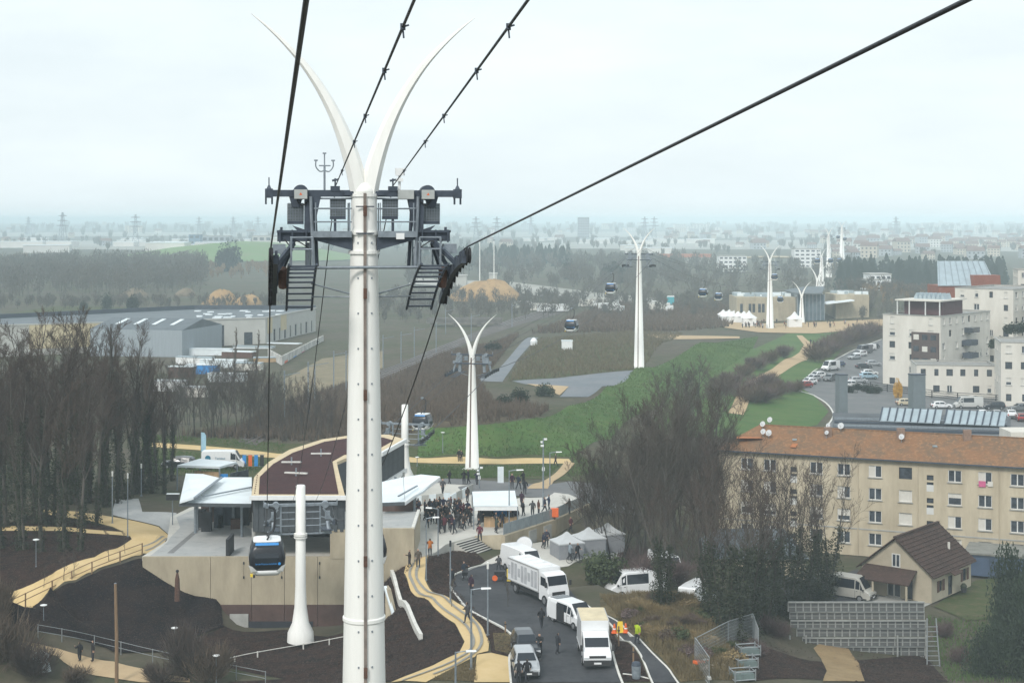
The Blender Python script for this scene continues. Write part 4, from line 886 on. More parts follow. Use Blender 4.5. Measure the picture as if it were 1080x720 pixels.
# fences
def post_rail(name, label, pxs, h, nrail, npost, m, r=.035, k=6, grp=None, top=True):
    c = smooth_line([G(*p) for p in pxs], k); c0 = c[0].copy(); t = thing(name, label, 'fence', c0, 0, grp)
    for q in range(nrail): MB().tube([p-c0+Vector((0, 0, h*(q+1)/nrail)) for p in c], r*.8, 5).build('rail', m, t)
    for i in np.linspace(0, len(c)-1, npost): p = c[int(round(i))]-c0; MB().tube([p-Vector((0, 0, .3)), p+Vector((0, 0, h+.05))], r*1.3, 6).build('post', m, t)
    return t
post_rail('handrail', 'two-rail timber fence along the lower edge of the left yellow path', [(150, 585), (97, 605), (55, 625), (0, 652), (-20, 664)], 1.1, 2, 9, M_wood, .05)
post_rail('pipe_fence', 'grey pipe fence along the lower left path', [(40, 672), (80, 679), (120, 688), (170, 700), (230, 712), (280, 722)], 1.1, 2, 8, M_galv_fence)
post_rail('pipe_fence', 'pipe railing running down from the concrete block to the slope', [(412, 602), (424, 594), (434, 587)], 1.0, 3, 5, M_galv_fence, .03)
post_rail('pipe_fence', 'pale edging rail rising across the lower planting bed', [(230, 703), (262, 695), (330, 683), (372, 675)], .5, 1, 6, M_kerb, .05)
sd2 = thing('stair_stringer', 'pale blue metal ramp stringer leaning behind the nearest pylon', 'ramp', G(412, 672)); 
q = [at(406, 618, 141), at(409, 622, 140.5), at(421, 672, 138), at(417, 682, 138), at(407, 672, 139)]; D0 = sd2.location
MB().rings([[p-D0 for p in q], [p-D0+Vector((.25, .5, 0)) for p in q]]).build('stringer_plate', M_conc, sd2); MB().bar(q[0]-D0, q[2]-D0+Vector((0, 0, .3)), .25, .2).build('edge_rail', M_white_r, sd2)
for px, py in ((195, 614.5),):
    mk = thing('marker_post', 'rust brown marker post at the foot of the retaining wall', 'post', at(187, 622, FW-3)); MB().lathe((0, 0, 0), [(.28, -1), (.22, 1.0), (.1, 1.6)], 8).build('post_body', M_rust, mk); MB().lathe((0, 0, 1.6), [(.05, 0), (.16, .12), (.12, .28), (.02, .32)], 8).build('post_cap', M_black, mk)
# ------------------------------------------------------------------ vehicles
M_tyre = mat('tyre', (.018, .018, .02), .85, .1, 5); M_rim = mat('wheel_rim', (.35, .36, .37), .35, .1, 5, metal=.6)
M_hl = mat('headlight', (.6, .62, .64), .15, 0); M_tl = mat('tail_light', (.4, .02, .02), .3, 0); M_plast = mat('dark_plastic', (.03, .03, .032), .6, .1, 4)
def wheels(root, xs, half, r=.33, w_=.22):
    for x in xs:
        for s in (-1, 1):
            o = MB().tube([(0, -w_/2, 0), (0, -w_*.35, 0), (0, w_*.35, 0), (0, w_/2, 0)], [r*.92, r, r, r*.92], 16).build('wheel', M_tyre, root, loc=(x, s*(half-w_/2+.02), r))
            MB().tube([(0, s*(w_/2-.02), 0), (0, s*(w_/2+.012), 0)], [r*.62, r*.55], 10).build('rim', M_rim, o)
CARS = {   # stations: x, half width bottom, belt, top ; z bottom, belt, top
 'car': ([(-2.1, .70, .76, .62, .38, .72, .86), (-1.95, .80, .86, .70, .24, .85, .98), (-1.55, .86, .89, .62, .22, .93, 1.40), (-.6, .87, .90, .63, .22, .95, 1.48), (.35, .87, .90, .62, .22, .93, 1.43), (1.0, .87, .89, .80, .22, .88, .96), (1.8, .84, .86, .76, .23, .74, .84), (2.1, .70, .76, .62, .32, .60, .68)], (1.3, -1.3)),
 'suv': ([(-2.2, .74, .80, .66, .45, .80, 1.0), (-2.1, .84, .88, .72, .30, .95, 1.35), (-1.7, .88, .92, .68, .28, 1.02, 1.62), (-.6, .90, .94, .70, .28, 1.04, 1.68), (.45, .90, .94, .68, .28, 1.02, 1.60), (1.05, .90, .92, .84, .28, 1.0, 1.08), (1.95, .86, .88, .80, .30, .86, .96), (2.2, .74, .78, .66, .40, .66, .76)], (1.35, -1.3)),
 'van': ([(-2.5, .88, .92, .82, .40, 1.0, 1.80), (-2.4, .94, .97, .85, .30, 1.1, 1.92), (-1.0, .96, .98, .86, .28, 1.12, 1.97), (.6, .96, .98, .85, .28, 1.12, 1.95), (1.1, .96, .98, .82, .28, 1.10, 1.82), (1.75, .95, .96, .86, .28, 1.08, 1.16), (2.3, .90, .92, .82, .30, .90, 1.0), (2.5, .80, .84, .72, .40, .70, .80)], (1.55, -1.5)),
 'minibus': ([(-2.9, .92, .96, .82, .40, 1.15, 2.3), (-2.8, .98, 1.0, .86, .32, 1.2, 2.44), (-1.0, .99, 1.02, .88, .30, 1.22, 2.5), (1.3, .99, 1.02, .86, .30, 1.22, 2.46), (1.8, .98, 1.0, .82, .30, 1.2, 2.2), (2.35, .97, .98, .86, .30, 1.18, 1.28), (2.75, .92, .94, .84, .32, .95, 1.05), (2.9, .84, .88, .76, .42, .75, .85)], (1.8, -1.7)),
}
def vehicle_proto(kind, name, panel=False):
    S, ax = CARS[kind]; r = thing(name, name, 'car')
    def ring(q):
        x, wb, wm, wt, zb, zm, zt = q; e = .06
        return [(x, -wb, zb), (x, -wm, (zb+zm)/2), (x, -wm, zm), (x, -wt, zt-e), (x, -wt+.12, zt), (x, wt-.12, zt), (x, wt, zt-e), (x, wm, zm), (x, wm, (zb+zm)/2), (x, wb, zb)]
    body = MB().rings([ring(q) for q in S]).build('body', M_paint, r, smooth=False)
    hw = S[3][2]
    # greenhouse: stations index 1..5; side glass between the belt and the roof
    def side(x0, x1, s, lo=.10, hi=.86):
        def itp(x):
            for a, b in zip(S[:-1], S[1:]):
                if a[0] <= x <= b[0]: t = (x-a[0])/(b[0]-a[0]); return [p+(q-p)*t for p, q in zip(a, b)]
        out = []
        for x, f in ((x0, lo), (x1, lo), (x1, hi), (x0, hi)):
            q = itp(x); out.append((x, s*(q[2]+(q[3]-q[2])*f+.015), q[5]+(q[6]-.06-q[5])*f))
        return out
    for s in (-1, 1):
        spans = [(S[2][0]+.05, S[3][0]-.05), (S[3][0]+.05, S[4][0]-.02), (S[4][0]+.05, S[4][0]+.35)] if not panel else [(S[4][0]-.75, S[4][0]-.05), (S[4][0]+.02, S[4][0]+.4)]
        for a, b in spans:
            q = side(a, b, s); 
            if b > S[4][0]: q[2] = (q[2][0]-.12, q[2][1], q[2][2])
            MB().add(q[::s], [(0, 1, 2, 3)]).build('side_window', M_glass, r)
        MB().box((S[4][0]+.42, s*(hw+.1), S[4][5]+.12), (.12, .2, .16)).build('mirror', M_plast, r)
        MB().box((S[-1][0]-.12, s*S[-2][2]*.76, S[-1][5]+.06), (.22, .34, .15)).build('headlight', M_hl, r)
        MB().box((S[0][0]+.05, s*S[1][2]*.82, S[0][5]+.02), (.14, .2, .3)).build('tail_light', M_tl, r)
    def screen(i0, i1, g=.02, a=.12, b=.88, nm='windscreen'):
        p, q = S[i0], S[i1]; P = []
        for f, s in ((a, -1), (a, 1), (b, 1), (b, -1)):
            x = p[0]+(q[0]-p[0])*f; wt = p[3]+(q[3]-p[3])*f-.1; zt = p[6]+(q[6]-p[6])*f; P.append((x+(g if i1 > i0 and nm == 'windscreen' else -g), s*wt, zt+g))
        return MB().add(P, [(0, 1, 2, 3)]).build(nm, M_glass, r)
    w0 = 4 if kind != 'car' else 4
    if kind in ('van', 'minibus'): screen(4, 5, a=-.25, b=.92)
    else: screen(4, 5, a=.06, b=.9)
    if not panel: screen(1, 2, a=.1, b=.9, nm='rear_window')
    MB().box((S[-1][0]-.02, 0, S[-1][4]+.1), (.18, S[-1][1]*1.9, .26)).build('bumper', M_plast, r)
    MB().box((S[-1][0]+.075, 0, S[-1][4]+.12), (.02, .5, .11)).build('number_plate', M_white_p, r)
    MB().box((S[-1][0]-.03, 0, S[-1][5]-.02), (.08, .7, .1)).build('grille', M_plast, r)
    for s in (-1, 1):
        MB().bar((S[1][0]+.2, s*(S[3][1]+.01), S[3][4]+.08), (S[-2][0]-.2, s*(S[3][1]+.01), S[3][4]+.08), .04, .12).build('sill_trim', M_plast, r)
        for xq in (S[3][0], S[4][0]+.1): MB().bar((xq, s*(S[3][2]+.004), S[3][4]+.12), (xq, s*(S[3][2]+.004), S[3][5]-.02), .012, .025, up=(1, 0, 0)).build('door_seam', M_plast, r)
        MB().box((S[3][0]+.2, s*(S[3][2]+.012), S[3][5]-.1), (.16, .03, .04)).build('door_handle', M_plast, r)
    MB().box((S[0][0]+.02, 0, S[0][4]+.1), (.16, S[0][1]*1.9, .25)).build('bumper', M_plast, r)
    wheels(r, ax, S[3][1]+.02, .33 if kind != 'minibus' else .37)
    return r
PROTO = {}
WHITE, SILVER, GREY, DARK, BLUE, RED, BEIGE = (.78, .79, .8), (.38, .4, .42), (.14, .15, .16), (.022, .026, .034), (.035, .06, .14), (.30, .03, .025), (.55, .48, .34)
def vehicle(kind, p, heading, col, label, cat, name, group=None, panel=False, sc=1.0):
    """heading: angle of the nose from +X"""
    key = (kind, panel)
    if key not in PROTO: PROTO[key] = vehicle_proto(kind, name, panel); v = PROTO[key]
    else: v = clone(PROTO[key])
    v.name = name; v.location = p; v.rotation_euler = (0, 0, heading); v.scale = (sc,)*3
    tag(v, label, cat, group); paint(v, col); return v
def up(p, z): return Vector((p.x, p.y, p.z+z))
ROADZ = .07
HD = math.radians
# the road group: heading towards the camera
def box_truck(p, rz, label, L=3.9, W=2.15, H=3.05, roofcol=(.62, .53, .36), big=False, sc=1.0):
    t = thing('box_truck' if not big else 'broadcast_truck', label, 'truck', p, rz); t.scale = (sc,)*3
    zb = .75 if not big else 1.0; cabl = 2.0; x0 = -L; ch = 2.3 if not big else 2.85
    MB().b2((x0, -W/2, zb), (0, W/2, H)).build('cargo_box', M_paint, t)
    rr = MB().b2((x0+.05, -W/2+.05, H+.002), (-.05, W/2-.05, H+.05)).build('box_roof', mat('roof_'+('sand' if not big else 'white'), roofcol, .7, .12, 1), t)
    for s in (-1, 1):
        for z in (zb+.05, H-.05): MB().bar((x0, s*(W/2+.01), z), (0, s*(W/2+.01), z), .05, .1).build('edge_trim', mat('trim_alu', (.5, .5, .5), .4, .1, 4, metal=.5), t)
        MB().bar((-.01, s*(W/2), zb), (-.01, s*(W/2), H), .06).build('edge_trim', mat('trim_alu', (.5, .5, .5)), t)
    # cab: loft
    w2 = W/2*.96
    prof = [(.05, .45, ch), (cabl*.35, .4, ch-.02), (cabl*.62, .4, ch-.22)] + ([(cabl*.92, .4, 1.45), (cabl*1.12, .42, 1.2), (cabl*1.22, .5, .9)] if not big else [(cabl*.80, .42, 1.75), (cabl*.86, .42, 1.2), (cabl*.86, .5, .8)])
    MB().rings([[(x, -w2, z0), (x, -w2, min(z1, z0+.9)), (x, -w2*.93, z1), (x, w2*.93, z1), (x, w2, min(z1, z0+.9)), (x, w2, z0)] for x, z0, z1 in prof]).build('cab', M_paint, t)
    a, b = prof[2], prof[3]
    g = .03; MB().add([(a[0]+(b[0]-a[0])*f+g, s*w2*.86, a[2]+(b[2]-a[2])*f+g) for f, s in ((.9, -1), (.9, 1), (.02, 1), (.02, -1))], [(0, 1, 2, 3)]).build('windscreen', M_glass, t)
    for s in (-1, 1):
        MB().add([(cabl*f, s*(w2*.975+.02), z) for f, z in ((.16, 1.4 if not big else 1.75), (.74, 1.4 if not big else 1.75), (.6, ch-.35), (.16, ch-.3))][::s], [(0, 1, 2, 3)]).build('side_window', M_glass, t)
        MB().box((prof[4][0]-.1, s*(w2+.16), 1.55 if not big else 2.0), (.12, .2, .45)).build('mirror', M_plast, t)
        MB().box((prof[5][0]-.05, s*w2*.8, .82), (.2, .32, .22)).build('headlight', M_hl, t)
    xf = prof[5][0]
    MB().b2((xf-.25, -w2, .3), (xf+.06, w2, .72)).build('bumper', M_plast, t); MB().box((xf+.08, 0, .5), (.02, .55, .13)).build('number_plate', M_white_p, t)
    MB().box((xf-.02, 0, .95 if not big else 1.15), (.1, w2*1.2, .16 if not big else .3)).build('grille', M_plast, t)
    MB().b2((x0+.1, -W*.4, .45), (cabl*.8, W*.4, zb)).build('chassis', M_plast, t)
    wheels(t, (cabl*.55, x0+L*.25), W/2, .36 if not big else .48, .26)
    paint(t, WHITE); return t
p = up(G(629, 706), ROADZ); box_truck(p+Vector((0, 2.2, 0)), HD(-88), 'white box truck with sand coloured roof on the road, nearest the camera')
ob_ = box_truck(up(G(581, 640), ROADZ)+Vector((-.1, 1.6, 0)), HD(-62), 'large white broadcast truck with louvred side parked below the steps', L=5.9, W=2.3, H=3.1, roofcol=(.7, .71, .72), big=True, sc=.97)
for k in range(9): MB().box((-5.6+k*.64, -1.17, 2.05), (.46, .03, 1.5 if k % 3 else .8)).build('side_locker', mat('locker_grey', (.42, .43, .45), .5, .15, 2), ob_)
for k in range(4): MB().box((-5.0+k*1.35, 0, 3.2), (.8, 1.2, .12)).build('roof_unit', M_white_p, ob_)
vn = vehicle('van', up(G(604, 661), ROADZ)+Vector((0, .6, 0)), HD(-58), WHITE, 'white passenger van with side door open behind the box truck', 'van', 'passenger_van')
MB().b2((-.9, -1.02, .4), (.2, -.985, 1.7)).build('open_doorway', M_black, vn); MB().b2((-1.9, -1.08, .4), (-.85, -1.04, 1.75)).build('sliding_door', M_paint, vn).color = (*WHITE, 1)
c1 = vehicle('suv', up(G(554, 716), ROADZ)+Vector((0, 1.6, 0)), HD(-84), SILVER, 'silver car at the bottom of the road beside the yellow pavement', 'car', 'parked_car')
vehicle('suv', up(G(551, 695), ROADZ)+Vector((0.25, 1.4, 0)), HD(-82), DARK, 'dark car parked directly behind the silver car', 'car', 'parked_car')
# satellite uplink van with dish
sv = vehicle('minibus', up(G(549, 606), ROADZ)+Vector((.2, .5, 0)), HD(-62), WHITE, 'white uplink van standing behind the broadcast truck', 'van', 'uplink_van', panel=True)
dsh = thing('satellite_dish', 'large white satellite dish raised on the uplink van', 'satellite dish', at(553, 586, 158), HD(-100))
MB().tube([(0, 0, -.6), (-.1, 0, .35)], .14, 8).build('dish_mount', M_steel, dsh)
dd = Vector((.86, .0, .5)); bb = MB(); pr = [(r, .28*r*r) for r in (.05, .25, .5, .7, .82)]; bb.tube([Vector((0, 0, 1.1))+dd*z for r, z in pr], [r for r, z in pr], 22, caps=True); bb.build('reflector', mat('dish_pale', (.55, .56, .57), .5, .08, 2), dsh, smooth=False); MB().tube([Vector((0, 0, 1.1))+dd*.19+Vector((-dd.z*math.cos(a)*.83*0, .83*math.cos(a), 0))+Vector((-dd.z, 0, dd.x)).normalized()*.83*math.sin(a) for a in np.linspace(0, 2*math.pi, 25)], .03, 5).build('rim', M_steel, dsh)
MB().tube([Vector((0, 0, .6)), Vector((.7, 0, 1.3))], .04, 6).build('feed_arm', M_steel, dsh)
tq = thing('equipment_trolley', 'orange and black equipment trolley behind the broadcast truck', 'trolley', up(G(527, 613), ROADZ)); MB().box((0, 0, .7), (1.0, .7, .5)).build('trolley_bed', M_black, tq)
for s in (-1, 1): MB().tube([(s*.45, -.45, .35), (s*.45, -.33, .35)], .26, 14).build('trolley_wheel', M_orange if s < 0 else M_black, tq)
MB().box((.85, -.2, .6), (.35, .3, 1.1)).build('yellow_case', M_yellow, tq)
for i, (px, py, m, lb) in enumerate(((648, 668, M_orange, 'orange traffic cone nearest the box truck'), (660, 667.5, M_orange, 'orange traffic cone nearest the worker in the yellow vest'))):
    c = thing('traffic_cone', lb, 'traffic cone', up(G(px, py), .08), 0, 'traffic cones by the footpath'); MB().lathe((0, 0, 0), [(.2, .04), (.06, .72), (.04, .75)], 12).build('cone_body', m, c); MB().box((0, 0, .02), (.48, .48, .05)).build('cone_base', m, c); MB().lathe((0, 0, 0), [(.148, .3), (.108, .48)], 12).build('reflective_band', M_white_p, c)
c = thing('warning_stand', 'yellow folding warning stand between the two cones', 'sign', up(G(654, 667.5), .08)); MB().add([(-.28, -.15, 0), (.28, -.15, 0), (.2, 0, .9), (-.2, 0, .9)], [(0, 1, 2, 3)]).build('front_leaf', M_yellow, c); MB().add([(-.28, .15, 0), (.28, .15, 0), (.2, 0.01, .9), (-.2, 0.01, .9)], [(3, 2, 1, 0)]).build('rear_leaf', M_yellow, c)
lb_ = thing('litter_bin', 'grey green litter bin at the bottom of the footpath verge', 'bin', up(G(671, 716), .08)); MB().lathe((0, 0, 0), [(.28, 0), (.32, .2), (.34, .95)], 12).build('bin_body', M_steel, lb_); MB().lathe((0, 0, .95), [(.36, 0), (.3, .22), (.1, .3)], 12).build('bin_lid', M_steel_d, lb_)
for px, by, ty in ((652.5, 682, 660), (668, 706, 682), (533, 668, 655)):
    b = G(px, by); o = thing('tree_stake', 'timber stake standing in the planted strip, %s' % {652.5: 'next to the traffic cones', 668: 'above the litter bin', 533: 'left of the road'}[px], 'stake', b, 0, 'stakes of young trees'); MB().tube([(0, 0, -.2), (0, 0, (by-ty)*b.y/FP)], .07, 6).build('stake_pole', M_wood, o); MB().box((0, 0, (by-ty)*b.y/FP*.8), (.2, .2, .08)).build('tie', M_black, o)
# parked vans on the bank right of the road
vehicle('minibus', gz(11.9, 150.5), HD(197), WHITE, 'white minibus with cream roof at the left end of the bank car park', 'van', 'parked_van')
vehicle('minibus', gz(15.2, 154.5), HD(-75), WHITE, 'white van mostly hidden behind the dark trunk on the bank', 'van', 'parked_van')
vehicle('minibus', gz(17.8, 150), HD(62), WHITE, 'white van with striped tail at the right of the bank car park', 'van', 'parked_van', panel=True)
vehicle('minibus', up(Zp(893, 631, -3.2), .05), HD(-35), (.45, .44, .40), 'cream camper van parked left of the house', 'van', 'camper_van')
vehicle('suv', up(Zp(200, 494, 2.1), .05)+Vector((-1.5, 0, 0)), HD(175), DARK, 'dark car parked behind the shelter left of the station', 'car', 'parked_car')
lv = vehicle('minibus', up(Zp(236, 494, 2.1), .05), HD(2), WHITE, 'white delivery van with round blue emblem behind the shelter', 'van', 'delivery_van', panel=True)
MB().tube([(-2.0, -1.03, 1.55), (-2.0, -1.05, 1.55)], .38, 18).build('emblem', mat('teal_blue', (.02, .17, .27), .5, 0), lv); txt('Terideal', .42, mat('teal_blue', (.02, .17, .27)), lv, (-.35, -1.035, 1.5), (math.radians(90), 0, 0))
tr_ = thing('fence_banner', 'row of small coloured panels on a frame beside the delivery van', 'panel', Zp(267, 494, 2.1))
for k, m in enumerate((M_blue, M_orange, M_blue, M_black)): MB().box((-1.2+k*.8, 0, 1.1), (.5, .06, 1.5)).build('panel_board', m, tr_)
MB().bar((-1.6, .08, .3), (1.6, .08, .3), .06).build('frame_bar', M_steel, tr_); MB().bar((-1.6, .08, 1.9), (1.6, .08, 1.9), .06).build('frame_bar', M_steel, tr_)
fb = thing('feather_banner', 'pale blue feather banner on the grass behind the parked cars', 'banner', G(212, 486)); MB().tube([(0, 0, 0), (0, 0, 4.2)], .04, 5).build('banner_pole', M_steel, fb); MB().rings([[(0, -.01, 1.4), (.7, -.01, 1.4), (.7, .01, 1.4), (0, .01, 1.4)], [(0, -.01, 3.9), (.75, -.01, 3.7), (.75, .01, 3.7), (0, .01, 3.9)], [(0, -.01, 4.2), (.5, -.01, 4.15), (.5, .01, 4.15), (0, .01, 4.2)]]).build('banner_cloth', mat('banner_blue', (.35, .55, .68), .8, .2, 1), fb)
# cars along the right-hand street: px, py, heading deg, colour, kind, label
CL = [(848, 409, 215, RED, 'car', 'dark red car at the near end of the parked row by the park'), (853, 405.5, 215, WHITE, 'car', 'white car second from the near end of the parked row by the park'), (857.5, 402, 215, SILVER, 'car', 'silver car third from the near end of the parked row by the park'), (861.5, 399.5, 215, WHITE, 'suv', 'white car fourth from the near end of the parked row by the park'),
 (876, 391, 225, WHITE, 'minibus', 'white van driving on the street beside the park'), (875, 402, 235, GREY, 'suv', 'grey blue car driving towards the camera on the street by the park'), (884, 387, 222, BLUE, 'car', 'blue car behind the white van on the street'), (901, 379, 218, SILVER, 'car', 'silver car in the middle of the far parked row'), (907, 376, 218, WHITE, 'suv', 'white car in the far parked row behind the silver one'), (911, 373, 218, GREY, 'minibus', 'grey van in the far parked row'), (916, 370, 218, WHITE, 'van', 'white van at the far end of the parked row'), (921, 367.5, 218, DARK, 'car', 'dark car at the very end of the far parked row'),
 (899, 409, 10, WHITE, 'suv', 'white car nearest the hedge in the small car park'), (905, 404, 8, SILVER, 'car', 'silver car in the second bay of the small car park'), (916, 400, 10, (.35, .5, .6), 'suv', 'pale blue car right of the bays in the small car park'), (917, 396, 10, WHITE, 'car', 'white car with blue reflections in the car park by the white flats'), (911, 389, 8, DARK, 'car', 'dark car in the upper bays of the car park'), (921, 386, 8, SILVER, 'car', 'silver car in the uppermost bay of the car park'),
 (993, 431, 3, WHITE, 'car', 'white hatchback on the street below the white flats'), (1021, 431, 182, (.5, .5, .48), 'minibus', 'pale grey van on the street below the white flats'), (1048, 432, 183, DARK, 'suv', 'black car right of the pale van below the white flats'), (1076, 434, 183, GREY, 'suv', 'grey car at the right edge on the street below the flats'), (956, 428, 4, BEIGE, 'car', 'beige car partly hidden by the left grey chimney slab'),
 (1036, 440, 80, WHITE, 'car', 'white car parked nose-on left of the trio behind the glazed roof'), (1051, 440, 80, SILVER, 'car', 'silver car parked nose-on in the middle behind the glazed roof'), (1066, 441, 80, WHITE, 'suv', 'white car parked nose-on at the right behind the glazed roof'), (1077, 444, 80, RED, 'car', 'red car at the right edge behind the glazed roof')]
for px, py, hd, col, k, lb in CL:
    p = G(px, py); vehicle(k, up(p, .11), HD(hd), col, lb, 'van' if k in ('van', 'minibus') else 'car', 'parked_car' if k in ('car', 'suv') else 'parked_van', 'cars on the street by the park')

# ------------------------------------------------------------------ people
def person_mesh(name, J, extra=()):
    """J: joints dict; skinned into one continuous mesh, coloured by region"""
    names = list(J); bm = bmesh.new(); sk = bm.verts.layers.skin.verify(); V = {}
    for n, (x, y, z, r) in J.items():
        v = bm.verts.new((x, y, z)); v[sk].radius = (r, r); V[n] = v
    V['pelvis'][sk].use_root = True
    E = [('pelvis', 'waist'), ('waist', 'chest'), ('chest', 'neck'), ('neck', 'head'), ('head', 'crown')]
    for s in 'lr': E += [('chest', s+'sh'), (s+'sh', s+'el'), (s+'el', s+'wr'), (s+'wr', s+'pa'), ('pelvis', s+'hip'), (s+'hip', s+'kn'), (s+'kn', s+'an'), (s+'an', s+'to')] + [(s+'pa', s+'f%d' % i) for i in range(4)] + [(s+'wr', s+'th')]
    for a, b in E: bm.edges.new((V[a], V[b]))
    me = bpy.data.meshes.new(name+'_skeleton'); bm.to_mesh(me); bm.free()
    o = bpy.data.objects.new(name+'_skeleton', me); COL.objects.link(o)
    m = o.modifiers.new('skin', 'SKIN'); m.branch_smoothing = .6; m.use_smooth_shade = True; o.modifiers.new('sub', 'SUBSURF').levels = 1
    bpy.context.view_layer.update(); dg = bpy.context.evaluated_depsgraph_get(); out = bpy.data.meshes.new_from_object(o.evaluated_get(dg)); bpy.data.objects.remove(o); out.name = name
    out.materials.clear()
    for q in (M_coat, M_trous, M_skin, M_hair, M_shoe): out.materials.append(q)
    hx, hy, hz = J['head'][:3]; wz = J['pelvis'][2]
    for p in out.polygons:
        c = p.center
        if c.z > J['neck'][2]+.01 and (c-Vector((hx, hy, hz))).length < .32: k = 3 if (c.z > hz+.06 or c.y > hy+.03) else 2
        elif min((c-Vector(J[s+'pa'][:3])).length for s in 'lr') < .11: k = 2
        elif c.z < .11: k = 4
        elif c.z < wz-.16 and abs(c.x) < .42: k = 1
        else: k = 0
        p.material_index = k
    return out
def pose(lean=0, stride=0, larm=(0, 0), rarm=(0, 0)):
    J = {'pelvis': (0, 0, .94, .18), 'waist': (0, lean*.1, 1.12, .175), 'chest': (0, lean*.25, 1.34, .19), 'neck': (0, lean*.35, 1.53, .062), 'head': (0, lean*.4-.015, 1.63, .098), 'crown': (0, lean*.4, 1.71, .075)}
    for s, sg, (fw, ou), st in (('l', -1, larm, stride), ('r', 1, rarm, -stride)):
        x = sg*.19; J[s+'sh'] = (sg*.185, lean*.25, 1.41, .09); ex, ey, ez = sg*(.26+ou*.05), lean*.2-fw*.1, 1.15+fw*.04
        J[s+'el'] = (ex, ey, ez, .075); wx, wy, wz = sg*(.25+ou*.05-fw*.1), ey-fw*.24, .92+fw*.28; J[s+'wr'] = (wx, wy, wz, .052)
        d = Vector((wx-ex, wy-ey, wz-ez)).normalized(); pa = Vector((wx, wy, wz))+d*.075; J[s+'pa'] = (*pa, .036)
        for i in range(4): q = pa+d*(.07-.012*abs(i-1.3))+Vector((0, (i-1.5)*.021, -.01)); J[s+'f%d' % i] = (*q, .010)
        q = Vector((wx, wy, wz))+d*.06+Vector((-sg*.02, -.05, 0)); J[s+'th'] = (*q, .012)
        J[s+'hip'] = (sg*.095, 0, .88, .105); J[s+'kn'] = (sg*.105, -st*.16-.02, .5, .075); J[s+'an'] = (sg*.11, -st*.26+(.12 if st < 0 else 0), .085 if st >= 0 else .14, .05); a = J[s+'an']; J[s+'to'] = (sg*.12, a[1]-.16, .04 if st >= 0 else .07, .042)
    return J
PM = [person_mesh('person', pose(0, 0)), person_mesh('person', pose(.1, .8, (.2, .2), (.3, .1))), person_mesh('person', pose(0, .15, (.9, .1), (.9, .1))), person_mesh('person', pose(-.05, -.6, (0, .3), (.8, 0))), person_mesh('person', pose(0, .1, (0, 0), (1.3, .2)))]
COATS = [(.012, .014, .02), (.02, .022, .03), (.03, .03, .035), (.016, .02, .045), (.05, .035, .03), (.035, .012, .03), (.07, .07, .075), (.02, .03, .05), (.012, .012, .014), (.10, .02, .03)]
PC = [0]
def person(p, label, coat=None, k=None, rz=None, group=None, h=1.0):
    PC[0] += 1; k = PC[0] % 5 if k is None else k; o = bpy.data.objects.new('person', PM[k]); COL.objects.link(o); o.location = p
    o.rotation_euler = (0, 0, random.uniform(0, 6.28) if rz is None else rz); o.color = (*(coat or random.choice(COATS)), 1); s = h*random.uniform(.96, 1.06); o.scale = (s*1.1, s*1.1, s); tag(o, label, 'person', group); return o
HI = (.42, .55, .02); ORG = (.5, .16, .03)
G4 = lambda x, y: Zp(x, y, PZ+.015)
for i in range(62):
    while True:
        x, y = random.uniform(432, 497), random.uniform(539, 563)
        if y > 539+(497-x)*.02 and (x-432)*.45+541 > y-14: break
    person(G4(x, y), 'person in winter clothes in the packed crowd between the station and the event canopy', group='crowd packed beside the station')
for i in range(14): person(G4(random.uniform(503, 545), random.uniform(548, 558)), 'person standing under or in front of the white event canopy', group='visitors at the event canopy')
SING = [(453.5, 587, ORG, 'person in orange jacket at the top of the winding path'), (439.5, 587, None, 'person in dark coat left of the orange jacket at the path top'), (432, 599, None, 'person in black walking up the left edge of the winding path'), (441, 599, (.1, .08, .06), 'person in brown coat in the middle of the winding path'), (506, 571, (.12, .02, .04), 'person in dark red coat at the top of the steps'), (523.5, 562, (.06, .08, .06), 'person in dark green jacket below the event canopy counter'), (493, 658, None, 'person in dark coat walking on the winding path by the bent lamp'), (561.7, 545, None, 'person at the glass railing, leftmost of the four'), (568, 543, (.1, .04, .03), 'person in brown at the glass railing, second from the left'), (574.6, 541, None, 'person at the glass railing, third from the left'), (579, 538, (.03, .05, .1), 'person in blue at the glass railing next to the orange box'), (550, 535, None, 'person standing at the right back corner of the event canopy'), (552, 544, (.02, .02, .03), 'person in black right of the event canopy'), (493, 529, None, 'person in dark coat behind the event canopy by the parapet'), (467, 521, None, 'person in dark coat left behind the parapet'), (600.5, 542, None, 'person in dark coat at the far end of the plaza railing')]
for x, y, c, lb in SING: person(G4(x, y) if (y < 572 and not 430 < x < 445) else up(G(x, y), .09), lb, c)
